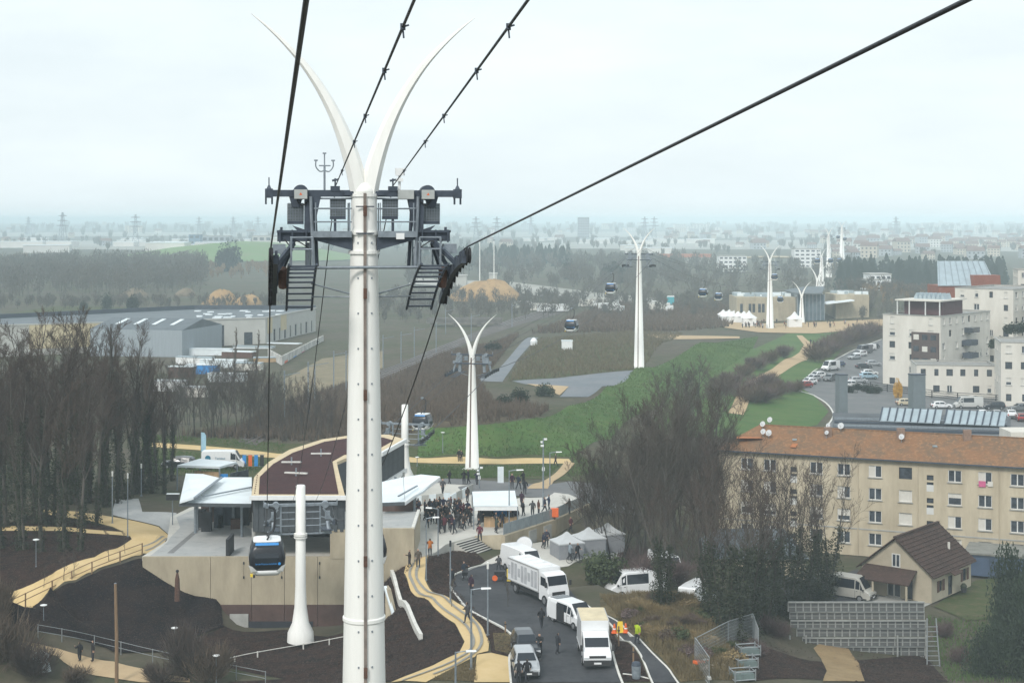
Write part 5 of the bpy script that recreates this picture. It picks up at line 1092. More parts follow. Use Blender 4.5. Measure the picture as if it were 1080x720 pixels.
RD = [(477.5, 620, None, 'person in black at the inner road kerb under the dark capped lamp'), (489, 611, None, 'person in black beside a pushchair at the top of the road'), (497, 628, None, 'person in dark jacket on the road behind the bent lamp'), (571, 663, (.015, .015, .02), 'person in long black coat in front of the broadcast truck'), (569, 692, (.01, .012, .015), 'person in black on the road, left of the pair'), (588, 690.5, (.02, .022, .03), 'person in dark jacket on the road, right of the pair'), (672, 680, HI, 'worker in bright yellow vest on the footpath by the cones'), (547, 721, (.02, .02, .025), 'left of two people at the bottom edge in front of the silver car'), (556, 719, (.012, .012, .016), 'right of two people at the bottom edge in front of the silver car'), (537.6, 594, None, 'person in dark coat at the foot of the steps'), (526, 604, None, 'person in black beside the uplink van door'), (573, 579, None, 'person standing at the plaza wall left of the tents'), (576.5, 577, (.03, .03, .05), 'second person at the plaza wall left of the tents'), (602, 562, None, 'person behind the peak of the grey tents'), (601, 592, (.25, .3, .34), 'person in pale jacket beside the bicycle'), (609, 592, (.012, .014, .02), 'person in black holding the bicycle'), (84, 698, (.012, .012, .016), 'left person of the pair walking on the lower left path'), (98, 698, (.02, .018, .02), 'right person of the pair walking on the lower left path')]
for x, y, c, lb in RD: person(up(G(x, y), .08), lb, c)
ST = [(474, 511, 'person on the street left of the lawn pylon foot'), (489.4, 512, 'person on the street under the lawn pylon, left of three'), (494, 511, 'person on the street under the lawn pylon, middle of three'), (503, 512, 'person on the street under the lawn pylon, right of three'), (540, 516, 'person on the street right of the totem sign, leftmost of four'), (547, 517, 'person on the street right of the totem sign, second of four'), (552, 513, 'person on the street right of the totem sign, third of four'), (553.5, 522, 'person on the street right of the totem sign, nearest of four'), (484, 487, 'left walker on the yellow path left of the lawn pylon'), (486.5, 487, 'right walker on the yellow path left of the lawn pylon'), (586, 492, 'person on the diagonal tan path'), (426.5, 503, 'left person at the back of the station'), (431, 503, 'right person at the back of the station'), (855, 364, 'left walker on the park path'), (858, 365, 'right walker on the park path')]
for x, y, lb in ST: person(up(G(x, y), .1), lb)
bk = thing('bicycle', 'bicycle held by the person in black beside the grey tents', 'bicycle', up(G(606, 594), .08), .3)
for x in (-.52, .52):
    o = MB().tube([(x+.34*math.cos(a), 0, .34+.34*math.sin(a)) for a in np.linspace(0, 2*math.pi, 19)], .025, 5).build('wheel', M_tyre, bk)
    for a in range(6): MB().bar((x, 0, .34), (x+.33*math.cos(a*1.05), 0, .34+.33*math.sin(a*1.05)), .008).build('spoke', M_steel, o)
MB().tube([(-.52, 0, .34), (-.15, 0, .85), (.38, 0, .85), (0, 0, .32), (-.15, 0, .85)], .02, 5).build('frame', M_black, bk); MB().tube([(-.52, 0, .34), (0, 0, .32)], .02, 5).build('chainstay', M_black, bk); MB().tube([(.52, 0, .34), (.38, 0, .9), (.4, -.25, 1.0)], .02, 5).build('fork', M_black, bk); MB().box((-.17, 0, .93), (.26, .13, .06)).build('saddle', M_black, bk)
pc = thing('pushchair', 'dark pushchair beside the person at the top of the road', 'pushchair', up(G(490.5, 612), .09)); MB().rings([[(-.25, -.35, .45), (.25, -.35, .45), (.25, .3, .45), (-.25, .3, .45)], [(-.28, -.45, .8), (.28, -.45, .8), (.28, .35, 1.0), (-.28, .35, 1.0)]]).build('seat', M_black, pc)
for sx in (-.25, .25):
    for sy in (-.35, .3): MB().tube([(sx-.03, sy, .13), (sx+.03, sy, .13)], .13, 10).build('wheel', M_tyre, pc); MB().bar((sx, sy, .13), (sx*.9, sy*.5, .5), .03).build('leg', M_steel, pc)
# ------------------------------------------------------------------ buildings
M_cream = mat('cream_render', (.40, .34, .245), .9, .10, .9, col2=(.56, .49, .365), detail=9, stretch=(.7, .7, .16))
M_offw = mat('off_white_render', (.56, .53, .475), .9, .06, .5, col2=(.68, .65, .59), detail=8, stretch=(.7, .7, .2))
M_tile = mat3('lichen_tiles', [(.235, .125, .066), (.165, .11, .072), (.30, .165, .085)], [(.5, .4, .6), (2.2, .5, .65)], .6)
M_tile_d = mat3('brown_tiles', [(.075, .046, .038), (.055, .036, .031), (.095, .062, .05)], [(.6, .4, .6), (3., .5, .7)], .6)
M_frame = mat('window_frame_white', (.66, .66, .64), .5, .05, 3)
M_shut = mat('roller_shutter', (.60, .58, .53), .7, .06, 3)
M_brick = mat('dark_brown_brick', (.085, .06, .055), .9, .2, 3)
M_terra = mat('terracotta_wall', (.24, .085, .055), .9, .15, .5)
M_pan = mat('pale_metal_roof', (.35, .42, .46), .45, .12, .6, metal=.2)
M_slate = mat('slate_grey_roof', (.10, .12, .135), .6, .2, .3)
class Fac:
    """a facade with real openings: origin at left base, u along the wall, outward normal n; build parts under parent (world coordinates)"""
    def __init__(s, parent, a, b, h, m, name='wall'):
        s.p = parent; s.o = Vector(a); d = Vector(b)-s.o; s.w = Vector((d.x, d.y, 0)).length; s.u = Vector((d.x, d.y, 0)).normalized(); s.n = Vector((s.u.y, -s.u.x, 0)); s.h = h; s.m = m; s.op = []; s.name = name
    def uz(s, px, py):
        """pixel -> facade coordinates"""
        r = Vector(((px-CXP)/FP, 1, -(py-HY)/FP)); t = (s.o-Vector((0, 0, CH))).dot(s.n)/r.dot(s.n); q = Vector((0, 0, CH))+r*t-s.o; return q.dot(s.u), q.z
    def W(s, u, z, d=0): return s.o+s.u*u+s.n*d+Vector((0, 0, z))-s.p.location
    def win(s, u, z, w, h, kind='win'): s.op.append((u-w/2, u+w/2, z-h/2, z+h/2, kind))
    def build(s, depth=.22):
        us = sorted({0, s.w, *[q for o in s.op for q in o[:2] if 0 < q < s.w]}); zs = sorted({0, s.h, *[q for o in s.op for q in o[2:4]]}); b = MB()
        for i in range(len(us)-1):
            for j in range(len(zs)-1):
                cu, cz = (us[i]+us[i+1])/2, (zs[j]+zs[j+1])/2
                if any(o[0] < cu < o[1] and o[2] < cz < o[3] for o in s.op): continue
                b.add([s.W(us[i], zs[j]), s.W(us[i+1], zs[j]), s.W(us[i+1], zs[j+1]), s.W(us[i], zs[j+1])], [(0, 1, 2, 3)])
        for o in s.op:
            c = [(o[0], o[2]), (o[1], o[2]), (o[1], o[3]), (o[0], o[3])]
            for k in range(4): p, q = c[k], c[(k+1) % 4]; b.add([s.W(*p), s.W(*q), s.W(*q, -depth), s.W(*p, -depth)], [(0, 1, 2, 3)])
        b.build(s.name, s.m, s.p)
        for o in s.op: s.fit(o, depth)
    def fit(s, o, depth):
        u0, u1, z0, z1, k = o; m = MB(); f = min(.09, (u1-u0)*.12)
        for a, c in (((u0, z0), (u1, z0)), ((u0, z1), (u1, z1))): m.bar(s.W(*a, -depth+.05), s.W(*c, -depth+.05), .1, f*1.6)
        for a in (u0, u1): m.bar(s.W(a, z0, -depth+.05), s.W(a, z1, -depth+.05), .1, f*1.6, up=s.u)
        if k in ('win', 'half', 'open'): m.bar(s.W((u0+u1)/2, z0, -depth+.05), s.W((u0+u1)/2, z1, -depth+.05), .08, f*1.4, up=s.u)
        fr = m.build('window', M_frame if k != 'dark' else M_plast, s.p)
        MB().add([s.W(u0, z0, -depth), s.W(u1, z0, -depth), s.W(u1, z1, -depth), s.W(u0, z1, -depth)], [(0, 1, 2, 3)]).build('pane', M_pane if k != 'shut' else M_shut, fr)
        if k == 'half': um = u0+(u1-u0)*.5; MB().add([s.W(u0, z0, -depth+.04), s.W(um, z0, -depth+.04), s.W(um, z1, -depth+.04), s.W(u0, z1, -depth+.04)], [(0, 1, 2, 3)]).build('curtain', M_shut, fr)
        if k == 'blind': zm = z0+(z1-z0)*random.uniform(.3, .7); MB().add([s.W(u0, zm, -depth+.04), s.W(u1, zm, -depth+.04), s.W(u1, z1, -depth+.04), s.W(u0, z1, -depth+.04)], [(0, 1, 2, 3)]).build('blind', M_shut, fr)
        if k != 'dark': MB().bar(s.W(u0-.12, z0-.06, .06), s.W(u1+.12, z0-.06, .06), .16, .1).build('sill', M_conc_g, fr)
def loc(t, P): return [Vector(p)-t.location for p in P]
# ---- apartment block with lichen roof
AL, AR = Vector((26.2, 198, -5)), Vector((66.5, 181.3, -5)); AH = 12.0
apt = thing('apartment_block', 'long four storey cream apartment block with rusty lichen covered roof', 'building', AL)
fa_ = Fac(apt, AL, AR, AH, M_cream, 'front_wall')
cols = [(788, 'win'), (812, 'win'), (837, 'stair'), (861, 'win'), (890, 'win'), (923, 'win'), (955, 'wide'), (981, 'stair'), (1007, 'win'), (1039, 'win'), (1073, 'win')]
kinds = {923: ['half', 'win', 'win', 'win'], 955: ['dark', 'shut', 'shut', 'shut'], 1007: ['win', 'blind', 'half', 'shut'], 1039: ['half', 'win', 'half', 'shut'], 1073: ['win', 'win', 'win', 'shut']}
for px, k in cols:
    u, z0 = fa_.uz(px, 500)
    for r in range(4):
        z = 10.4-r*2.75
        if k == 'stair':
            for dz in (.35, -.5): fa_.win(u, z-.7+dz, .8, .62, 'dark')
            continue
        fa_.win(u, z, 1.55, 1.42, kinds.get(px, ['win', 'half', 'blind', 'win'])[r])
fa_.build(.18)
for px in (981, 837):
    u, _ = fa_.uz(px, 500); 
    for r in range(3): MB().add([fa_.W(u-.42, 8.4-r*2.75, .012), fa_.W(u+.42, 8.4-r*2.75, .012), fa_.W(u+.42, 9.2-r*2.75, .012), fa_.W(u-.42, 9.2-r*2.75, .012)], [(0, 1, 2, 3)]).build('stair_panel', mat('stair_white', (.60, .60, .58), .8, .05, 1), apt)
for px in (968, 1054, 905): u, _ = fa_.uz(px, 500); MB().tube([fa_.W(u, 0, .08), fa_.W(u, AH, .08)], .06, 6).build('downpipe', M_cream, apt)
MB().bar(fa_.W(0, 3.3, .03), fa_.W(fa_.w, 3.3, .03), .06, .15).build('string_course', M_conc_g, apt)
bk_ = -fa_.n*9.5; MB().prism([tuple(p[:2]) for p in loc(apt, (AL-fa_.n*.3, AR-fa_.n*.3, AR+bk_, AL+bk_))], 0, AH).build('rear_walls', M_cream, apt)
ov = .55; e0, e1, e2, e3 = [p-AL for p in (AL-fa_.u*ov+fa_.n*ov, AR+fa_.n*ov, AR+bk_-fa_.n*ov, AL-fa_.u*ov+bk_-fa_.n*ov)]
for q in (e0, e1, e2, e3): q.z = AH+.02
rg0 = (e0+e3)/2+fa_.u*4.6; rg1 = (e1+e2)/2; rg0.z = rg1.z = AH+2.75
MB().add([e0, e1, e2, e3, rg0, rg1], [(0, 1, 5, 4), (2, 3, 4, 5), (3, 0, 4), (1, 2, 5), (3, 2, 1, 0)]).build('roof', M_tile, apt)
MB().bar(e0-Vector((0, 0, .08)), e1-Vector((0, 0, .08)), .16, .16).build('gutter', M_steel_d, apt)
MB().bar(rg0, rg1, .3, .16).build('ridge_tiles', M_tile, apt)
def on_roof(px, py):
    n = (e1-e0).cross(rg1-e0).normalized(); r = Vector(((px-CXP)/FP, 1, -(py-HY)/FP)); o0 = Vector((0, 0, CH))-AL; t = (e0-o0).dot(n)/r.dot(n); return o0+r*t
for px, py in ((1020, 463), (950, 461), (873, 460)):
    p = on_roof(px, py); MB().box((p.x, p.y, p.z+.4), (.9, .6, 1.5)).build('chimney', mat('chimney_brick', (.24, .16, .12), .9, .2, 3), apt)
p = on_roof(795, 461); MB().bar(p-Vector((2.3, .3, -.02)), p+Vector((1.0, -.4, .02)), 1.3, .06).build('new_tile_patch', mat('fresh_orange_tile', (.36, .13, .045), .85, .15, 3), apt)
p = on_roof(838, 470); MB().bar(p+Vector((-.3, -.5, -.1)), p+Vector((.3, .7, .3)), .7, .06).build('new_tile_patch', mat('fresh_orange_tile', (.36, .13, .045)), apt)
for px, py in ((838, 464), (986, 471)): p = on_roof(px, py); MB().box((p.x, p.y, p.z+.08), (.5, .4, .16)).build('skylight', M_pan, apt)
def dish(px, py, r, label, d=None):
    p = on_roof(px, py+6)+AL if d is None else at(px, py+6, d); q = at(px, py, p.y-.1)
    t = thing('rooftop_dish', label, 'satellite dish', p, 0, 'satellite dishes on the apartment roof'); v = q-p
    MB().tube([(0, 0, -.3), (v.x, v.y+.15, v.z)], .035, 5).build('dish_mast', M_steel, t)
    r *= .85; dd = Vector((-.55, -.75, .4)).normalized(); b = MB(); pr = [(a*r, .3*a*a*r) for a in (.08, .4, .7, 1)]; b.tube([v-dd*.1*r+dd*z for _, z in pr], [a for a, _ in pr], 16); b.build('reflector', mat('dish_pale', (.55, .56, .57), .5, .08, 2), t); MB().tube([v-Vector((0, 0, r)), v+dd*r*1.1], .025, 4).build('feed_arm', M_steel, t)
for px, py, r, lb in ((812, 442.5, .42, 'uppermost white dish of the cluster at the left roof end'), (804.5, 447, .42, 'left white dish of the cluster at the left roof end'), (805, 455, .42, 'lower left white dish of the cluster at the left roof end'), (811, 456.5, .48, 'lower right white dish of the cluster at the left roof end'), (887, 449, .48, 'large white dish right of the first chimney'), (873.5, 448.5, .34, 'upper small dish on the first chimney'), (872, 456, .32, 'lower small dish on the first chimney'), (951, 460.5, .42, 'white dish on the middle chimney')): dish(px, py, r, lb)
# pink cloth on a window sill
u, z = fa_.uz(1036, 510); lc = thing('hanging_laundry', 'pink and grey laundry hanging from a window of the apartment block', 'laundry', fa_.o+fa_.u*u+Vector((0, 0, z))+fa_.n*.12)
MB().box((0, 0, 0), (.8, .05, .7), rz=math.atan2(fa_.u.y, fa_.u.x)).build('pink_cloth', mat('pink_cloth', (.55, .12, .25), .9, .1, 3), lc); MB().box((.85, -.35, .05), (.6, .05, .6), rz=math.atan2(fa_.u.y, fa_.u.x)).build('grey_cloth', M_shut, lc)
# ---- detached house
HC, HR = Zp(982.5, 636, -3), Zp(1024, 617.5, -3); hu = (HR-HC).normalized(); hg = Vector((-hu.y, hu.x, 0)); HL_ = (HR-HC).length; HW = 7.75; EH, RH = 2.9, 6.1
hs = thing('detached_house', 'small rendered house with steep brown tiled roof and porch', 'house', HC)
M_hw = mat('house_render', (.42, .37, .28), .9, .12, .5)
wl = Fac(hs, HC, HR, EH, M_hw, 'side_wall'); wl.win(2.2, 1.4, .7, 1.1, 'dark'); wl.win(8.2, 1.5, .9, 1.3, 'dark'); wl.win(4.6, 1.05, 1.1, 2.0, 'dark'); wl.build(.15)
for u in (1.55, 2.85, 7.45, 8.95): MB().bar(wl.W(u, .85 if u < 4 else .9, .04), wl.W(u, 2.0 if u < 4 else 2.15, .04), .05, .5, up=wl.u).build('shutter', M_rust, hs)
gb = HC+hg*HW
gf = Fac(hs, gb, HC, EH, M_hw, 'gable_wall'); gf.win(3.6, 1.05, 1.5, 2.0, 'win'); gf.win(5.3, 1.05, .8, 2.0, 'dark'); gf.build(.15)
a, b, c = gf.W(0, EH), gf.W(gf.w, EH), gf.W(gf.w/2, RH); iw_ = -gf.n*.25
MB().rings([[a, b, c], [a+iw_, b+iw_, c+iw_]]).build('gable_peak', M_hw, hs)
wn = MB(); 
for du in (-.42, 0, .42): wn.bar(gf.W(gf.w/2+du, 3.2, .03), gf.W(gf.w/2+du, 4.5, .03), .06, .09, up=gf.u)
for zz in (3.2, 4.5): wn.bar(gf.W(gf.w/2-.46, zz, .03), gf.W(gf.w/2+.46, zz, .03), .06, .09)
wo = wn.build('attic_window', M_frame, hs); MB().add([gf.W(gf.w/2-.42, 3.2, .01), gf.W(gf.w/2+.42, 3.2, .01), gf.W(gf.w/2+.42, 4.5, .01), gf.W(gf.w/2-.42, 4.5, .01)], [(0, 1, 2, 3)]).build('pane', M_pane, wo)
MB().prism([tuple(p[:2]) for p in ((HC+hg*.3+hu*.3)-HC, (HR+hg*.3)-HC, (HR+hg*HW)-HC, (HC+hg*(HW-.1)+hu*.3)-HC)], 0, EH).build('rear_walls', M_hw, hs)
ovh = .45
def rp(s, t, z, dz=0): return hu*s+hg*t+Vector((0, 0, z+dz))
sl_ = (RH-EH)/(HW/2)
for side in (0, 1):
    t0 = -ovh if side == 0 else HW+ovh; z0 = EH-ovh*sl_+.05; P = [rp(-ovh, t0, z0), rp(HL_+ovh, t0, z0), rp(HL_+ovh, HW/2, RH+.05), rp(-ovh, HW/2, RH+.05)]
    o = MB().rings([P, [p+Vector((0, 0, .12)) for p in P]]).build('roof_slope', M_tile_d, hs)
    if side == 0:   # tile courses
        cs = None
        for k in range(12):
            f = (k+.5)/12; q0, q1 = P[0].lerp(P[3], f), P[1].lerp(P[2], f); MB().bar(q0+Vector((0, 0, .15)), q1+Vector((0, 0, .15)), .14, .05).build('tile_course', M_tile_d, o)
MB().bar(rp(-ovh, HW/2, RH+.2), rp(HL_+ovh, HW/2, RH+.2), .3, .16).build('ridge_tiles', M_tile_d, hs)
P = [gf.W(.5, EH+.1, .05), gf.W(6.2, EH+.1, .05), gf.W(6.4, 1.95, 2.5), gf.W(.3, 1.95, 2.5)]; MB().rings([P, [p+Vector((0, 0, .12)) for p in P]]).build('porch_roof', M_tile_d, hs)
for u in (.5, 2.4, 6.1): MB().tube([gf.W(u, 0, 2.35), gf.W(u, 2.0, 2.35)], .12, 8).build('porch_post', M_hw, hs)
P = [wl.W(3.6, 2.75, .05), wl.W(5.6, 2.75, .05), wl.W(5.6, 2.3, .95), wl.W(3.6, 2.3, .95)]; MB().rings([P, [p+Vector((0, 0, .1)) for p in P]]).build('door_canopy', M_tile_d, hs)
p = rp(HL_*.75, HW*.18, EH+HW*.18*sl_+.3); MB().tube([p-Vector((0, 0, .2)), p+Vector((0, 0, .5))], .14, 8).build('vent_pipe', M_shut, hs)
pb = thing('plant_pot', 'dark round planter beside the house door', 'planter', wl.W(6.6, 0, .6)+HC); MB().lathe((0, 0, 0), [(.22, 0), (.34, .45), (.3, .5)], 10).build('pot', M_black, pb); MB().lathe((0, 0, .45), [(.3, 0), (.36, .25), (.15, .5)], 8).build('shrub', M_ivy, pb)
drape('house_lawn', [(985, 640), (1030, 612), (1085, 606), (1085, 650), (1020, 655)], .08, M_lawn_d)
drape('house_terrace', [(905, 636), (975, 640), (1012, 625), (1020, 622), (1000, 618), (920, 620)], .06, M_conc_g)
drape('grey_yard', [(780, 616), (905, 600), (910, 640), (830, 650)], .06, M_asph)
# blue garage row
gr_ = thing('garage_row', 'long low garage with blue grey doors below the apartment block', 'garage', Zp(1018, 606, -4.2)); gu = (Zp(1090, 612, -4.2)-gr_.location).normalized(); gn = Vector((-gu.y, gu.x, 0))
MB().prism([tuple(p[:2]) for p in (Vector(), gu*14, gu*14+gn*6, gn*6)], 0, 2.4).build('walls', mat('garage_blue', (.05, .075, .12), .6, .15, 1), gr_); MB().prism([tuple(p[:2]) for p in (-gu*.2-gn*.2, gu*14.2-gn*.2, gu*14.2+gn*6.2, -gu*.2+gn*6.2)], 2.4, 2.6).build('roof', mat('fibre_cement_roof', (.20, .20, .18), .9, .2, 1), gr_)
for k in range(5): c = gu*(1.5+k*2.6)-gn*.03; MB().box((c.x, c.y, 1.05), (2.1, .06, 2.0), rz=math.atan2(gu.y, gu.x)).build('garage_door', mat('garage_door_blue', (.06, .09, .15), .5, .1, 1), gr_)
# annexe with slate roof behind the ivy trees
ax_ = thing('annexe', 'pale annexe with slate roof hidden behind the ivy trees', 'building', Vector((23.5, 172, -4.5))); MB().b2((-2.6, -4, 0), (8, 4, 4.2)).build('walls', M_cream, ax_); MB().add([(-3, -4.4, 4.2), (8.4, -4.4, 4.2), (8.4, 4.4, 4.2), (-3, 4.4, 4.2), (-1, 0, 6.6), (6.4, 0, 6.6)], [(0, 1, 5, 4), (1, 2, 5), (2, 3, 4, 5), (3, 0, 4)]).build('roof', M_slate, ax_); MB().b2((.8, -4.05, 0), (5.5, -3.98, 3.2)).build('dark_doorway', M_black, ax_)
lw = thing('low_wall', 'low pale wall rising behind the minibuses on the bank', 'wall', Vector((9.5, 158, -1))); MB().bar((0, 0, .6), (7, 5, .9), .25, 1.4).build('wall_face', M_cream, lw); MB().bar((0, 0, 1.35), (7, 5, 1.65), .32, .1).build('coping', M_conc, lw)
# ---- technical building with glazed skylights behind the apartment roof
tb_ = thing('technical_building', 'flat grey technical building with tilted glazed roof panels', 'building', Vector((62, 236, -3))); 
def tw(px, py, z): return Zp(px, py, z)-tb_.location
ft = [tw(878, 462, 6), tw(1066, 467, 6), tw(1066, 440, 6), tw(878, 436, 6)]
MB().prism([tuple(p[:2]) for p in ft], 0, 9).build('walls', M_slate, tb_); MB().prism([tuple(p[:2]) for p in ft], 9.0, 9.15).build('roof', mat('dark_flat_roof', (.07, .08, .09), .8, .2, .3), tb_)
for k in range(6): a, b = tw(880, 459-k*3.6, 6.35), tw(1062, 463.5-k*3.6, 6.35); MB().bar(a, b, .25, .3).build('roof_duct', M_steel if k % 2 else M_steel_d, tb_)
for k in range(16):
    x = 928+k*8.0+(4 if k > 7 else 0); a, b = tw(x, 444+k*.35, 6.6), tw(x+7.2, 444.3+k*.35, 6.6); a2, b2 = tw(x+3, 430.5+k*.3, 8.2), tw(x+10, 430.8+k*.3, 8.2)
    MB().rings([[a, b, b2, a2], [p+Vector((0, 0, .12)) for p in (a, b, b2, a2)]]).build('glazed_panel', M_pan, tb_); MB().bar(a+Vector((0, 0, .2)), a2+Vector((0, 0, .2)), .22, .12).build('panel_bar', M_steel_d, tb_)
MB().b2((ft[1].x-.3, ft[1].y-1, 7), (ft[1].x+6, ft[1].y+4, 10.6)).build('white_box', M_offw, tb_)
for px, w_, lb in ((887.5, 9, 'left tall grey chimney slab behind the apartment roof'), (967, 14, 'right tall grey chimney slab behind the apartment roof')):
    a = at(px, 432, 252); t = thing('chimney_slab', lb, 'chimney', Vector((a.x, 252, -3)), .2, 'grey chimney slabs'); ht = at(px, 395, 252).z+3; wd = w_*252/FP; MB().b2((-wd/2, -.9, 0), (wd/2, .9, ht)).build('shaft', mat('grey_cladding_pale', (.16, .19, .205), .6, .1, .5), t); MB().b2((-wd/2-.06, -.96, ht), (wd/2+.06, .96, ht+.12)).build('cap', M_steel_d, t)
# ---- white flats
def flat_block(name, label, C, w, dpt, h, rz, storeys, nw, nd, m=M_offw, seed=1, cat='building', par=True):
    random.seed(seed); t = thing(name, label, cat, C); u = Vector((math.cos(rz), math.sin(rz), 0)); v = Vector((-u.y, u.x, 0)); A = Vector(C); B = A+u*w; D = A+v*dpt; E = B+v*dpt
    for a, b, n in ((A, B, nw), (B, E, nd), (D, A, nd)):
        f = Fac(t, a, b, h, m); 
        for s in range(storeys):
            for k in range(n):
                if random.random() < .12: continue
                f.win((k+.5)*f.w/n, (s+.55)*h/storeys, random.choice((.9, 1.1, 1.4)), 1.5, random.choice(('dark', 'dark', 'shut', 'blind', 'win')))
        f.build(.2)
    MB().add([p-A+Vector((0, 0, q)) for q in (0, h-.02) for p in (D, E)], [(0, 1, 3, 2)]).build('rear_wall', m, t)
    MB().add([p-A+Vector((0, 0, h-.25)) for p in (A, B, E, D)], [(0, 1, 2, 3)]).build('roof', mat('gravel_roof', (.26, .26, .25), .9, .15, 1), t)
    if par:
        for a, b in ((A, B), (B, E), (E, D), (D, A)): MB().bar(a-A+Vector((0, 0, h+.05)), b-A+Vector((0, 0, h+.05)), .3, .14).build('coping', M_conc_g, t)
    return t, u, v
RB = math.atan2(-.64, .77)
CA = Vector((97.8, 357, -3)); L0 = CA-Vector((.77, -.64, 0))*14.3
t, u, v = flat_block('apartment_building', 'white block of flats with dark brick bay and penthouse', L0, 14.3, 28, 17, RB, 6, 3, 8, seed=3)
MB().prism([tuple(p[:2]) for p in (u*7.4-v*.5, u*14.0-v*.5, u*14.0+v*.2, u*7.4+v*.2)], 2.6, 13.2).build('brick_bay', M_brick, t)
for s in range(4):
    for k in range(3): c = u*(8.6+k*2.1)-v*.53; MB().box((c.x, c.y, 4.0+s*2.7), (1.3, .06, 1.2), rz=RB).build('bay_window', (M_shut, M_pane, M_pane)[(s+k) % 3], t)
MB().prism([tuple(p[:2]) for p in (u*3.5+v*4, u*13+v*4, u*13+v*15, u*3.5+v*15)], 17, 20.2).build('penthouse', mat('penthouse_maroon', (.09, .04, .045), .8, .15, 1), t); MB().prism([tuple(p[:2]) for p in (u*2.2+v*1.8, u*13.6+v*1.8, u*13.6+v*16, u*2.2+v*16)], 20.2, 20.5).build('penthouse_roof', M_offw, t)
for k in (2.6, 5.6, 9.6, 13.1): c = u*k+v*2.2; MB().tube([(c.x, c.y, 17), (c.x, c.y, 20.2)], .16, 8).build('pillar', M_frame, t)
for k in range(7): c = u*(5+k*1.1)+v*9; MB().rings([[tuple(c+u*(-.5)+v*(-2)+Vector((0, 0, 20.5))), tuple(c+u*.5-v*2+Vector((0, 0, 20.5))), tuple(c+u*.5+v*2+Vector((0, 0, 20.5))), tuple(c-u*.5+v*2+Vector((0, 0, 20.5)))], [tuple(c+u*(-.45)+v*(-2)+Vector((0, 0, 21))), tuple(c+u*.05-v*2+Vector((0, 0, 21.9))), tuple(c+u*.05+v*2+Vector((0, 0, 21.9))), tuple(c-u*.45+v*2+Vector((0, 0, 21)))]]).build('roof_skylight', M_pan, t)
for s, k in ((2, 14.4), (3, 14.4), (1, 15)): c = u*(k+.9)+v*(12+s); MB().box((c.x, c.y, 4.5+s*2.9), (2.2, 4, 1.2), rz=RB).build('balcony', M_pane if s == 3 else M_steel_d, t)
flat_block('apartment_building', 'tall pale block of flats rising behind the penthouse', Vector((111, 392, -3)), 15, 24, 22, RB, 7, 4, 6, seed=5)
flat_block('apartment_building', 'pale block of flats at the right edge in front', Vector((102.5, 328, -3)), 22, 14, 13.4, RB*.3, 4, 7, 3, seed=8)
flat_block('apartment_annexe', 'low white annexe with grey roof between the flats and the street', Vector((89.5, 346, -3.2)), 17, 12, 7.2, RB*.2, 2, 6, 2, seed=9)
flat_block('apartment_building', 'narrow pale block of flats right of the tall one', Vector((128, 378, -3)), 11, 16, 18, RB*.6, 6, 4, 4, seed=11)
flat_block('apartment_building', 'distant white flats at the right edge behind the terracotta house', Vector((152, 470, -3)), 24, 14, 24, RB*.3, 7, 8, 4, seed=12)
tt = thing('terracotta_house', 'terracotta walled building with steep pale metal roof', 'house', Vector((120, 440, -3))); MB().b2((0, 0, 0), (17, 12, 20.5)).build('walls', M_terra, tt); MB().b2((17, 1, 0), (23, 12, 19)).build('side_wing', M_terra, tt); MB().rings([[(-.3, -.4, 20.52), (16, -.4, 20.52), (16, -.3, 20.8), (-.3, -.3, 20.8)], [(1.5, 7, 27), (15, 7, 27), (15, 7.1, 27.3), (1.5, 7.1, 27.3)]]).build('metal_roof', M_pan, tt); MB().rings([[(9, -1.0, 20.55), (17.2, -1.0, 20.55), (17.2, 3, 20.55), (9, 3, 20.55)], [(9.6, -1.0, 23.5), (17.0, -1.0, 23.5), (17.0, 5, 23.5), (9.6, 5, 23.5)]]).build('dormer', M_terra, tt)
for k in range(9): MB().bar((.2+k*1.9, -.45, 20.9), (1.9+k*1.6, 6.9, 27.4), .1, .12).build('roof_seam', M_steel, tt)
# fence in front of flats
post_rail('metal_fence', 'dark metal fence along the street in front of the white flats', [(918, 411), (960, 417), (1010, 423), (1085, 427)], 1.8, 4, 18, M_black, .09, k=2)
# ---- warehouse at left
whs = thing('warehouse', 'long flat roofed warehouse with dark parapet on the left', 'warehouse', Vector((-75, 470, -2)))
def wq(px, d): return Vector(((px-CXP)/FP*d, d, -2))
A_, B_, FL_, BL_, BR_ = wq(280, 464), wq(333, 516), wq(-60, 425), wq(-60, 455), wq(205, 516)
M_whw = mat('warehouse_pale', (.46, .46, .43), .85, .06, .3); M_whc = mat('warehouse_cream', (.55, .47, .30), .85, .06, .3)
f1 = Fac(whs, FL_, A_, 9, M_whw, 'front_wall'); f2 = Fac(whs, A_, B_, 9, M_whw, 'side_wall')
for k in range(9):
    px = 284+k*5.6; uu, zz = f2.uz(px, 352); f2.win(uu, 3.3, 2.0 if k % 2 else 1.2, 3.6, 'dark')
f1.win(f1.uz(222, 360)[0], 3.6, 8.2, 7.2, 'dark'); f1.win(f1.uz(196, 365)[0], 2.0, 3, 3.2, 'dark'); f1.win(f1.uz(262, 365)[0], 2.6, 2.6, 4.6, 'dark'); f1.build(.3); f2.build(.3)
uu, _ = f1.uz(85, 352); MB().bar(f1.W(uu-14, 5.5, .05), f1.W(uu+14, 5.5, .05), .1, 6.6).build('cream_panel', M_whc, whs)
for a, b in ((282, 287), (296, 302)): u0, u1 = f2.uz(a, 350)[0], f2.uz(b, 350)[0]; MB().bar(f2.W(u0, 6.5, .05), f2.W(u1, 6.5, .05), .1, 4.6).build('cream_panel', M_whc, whs)
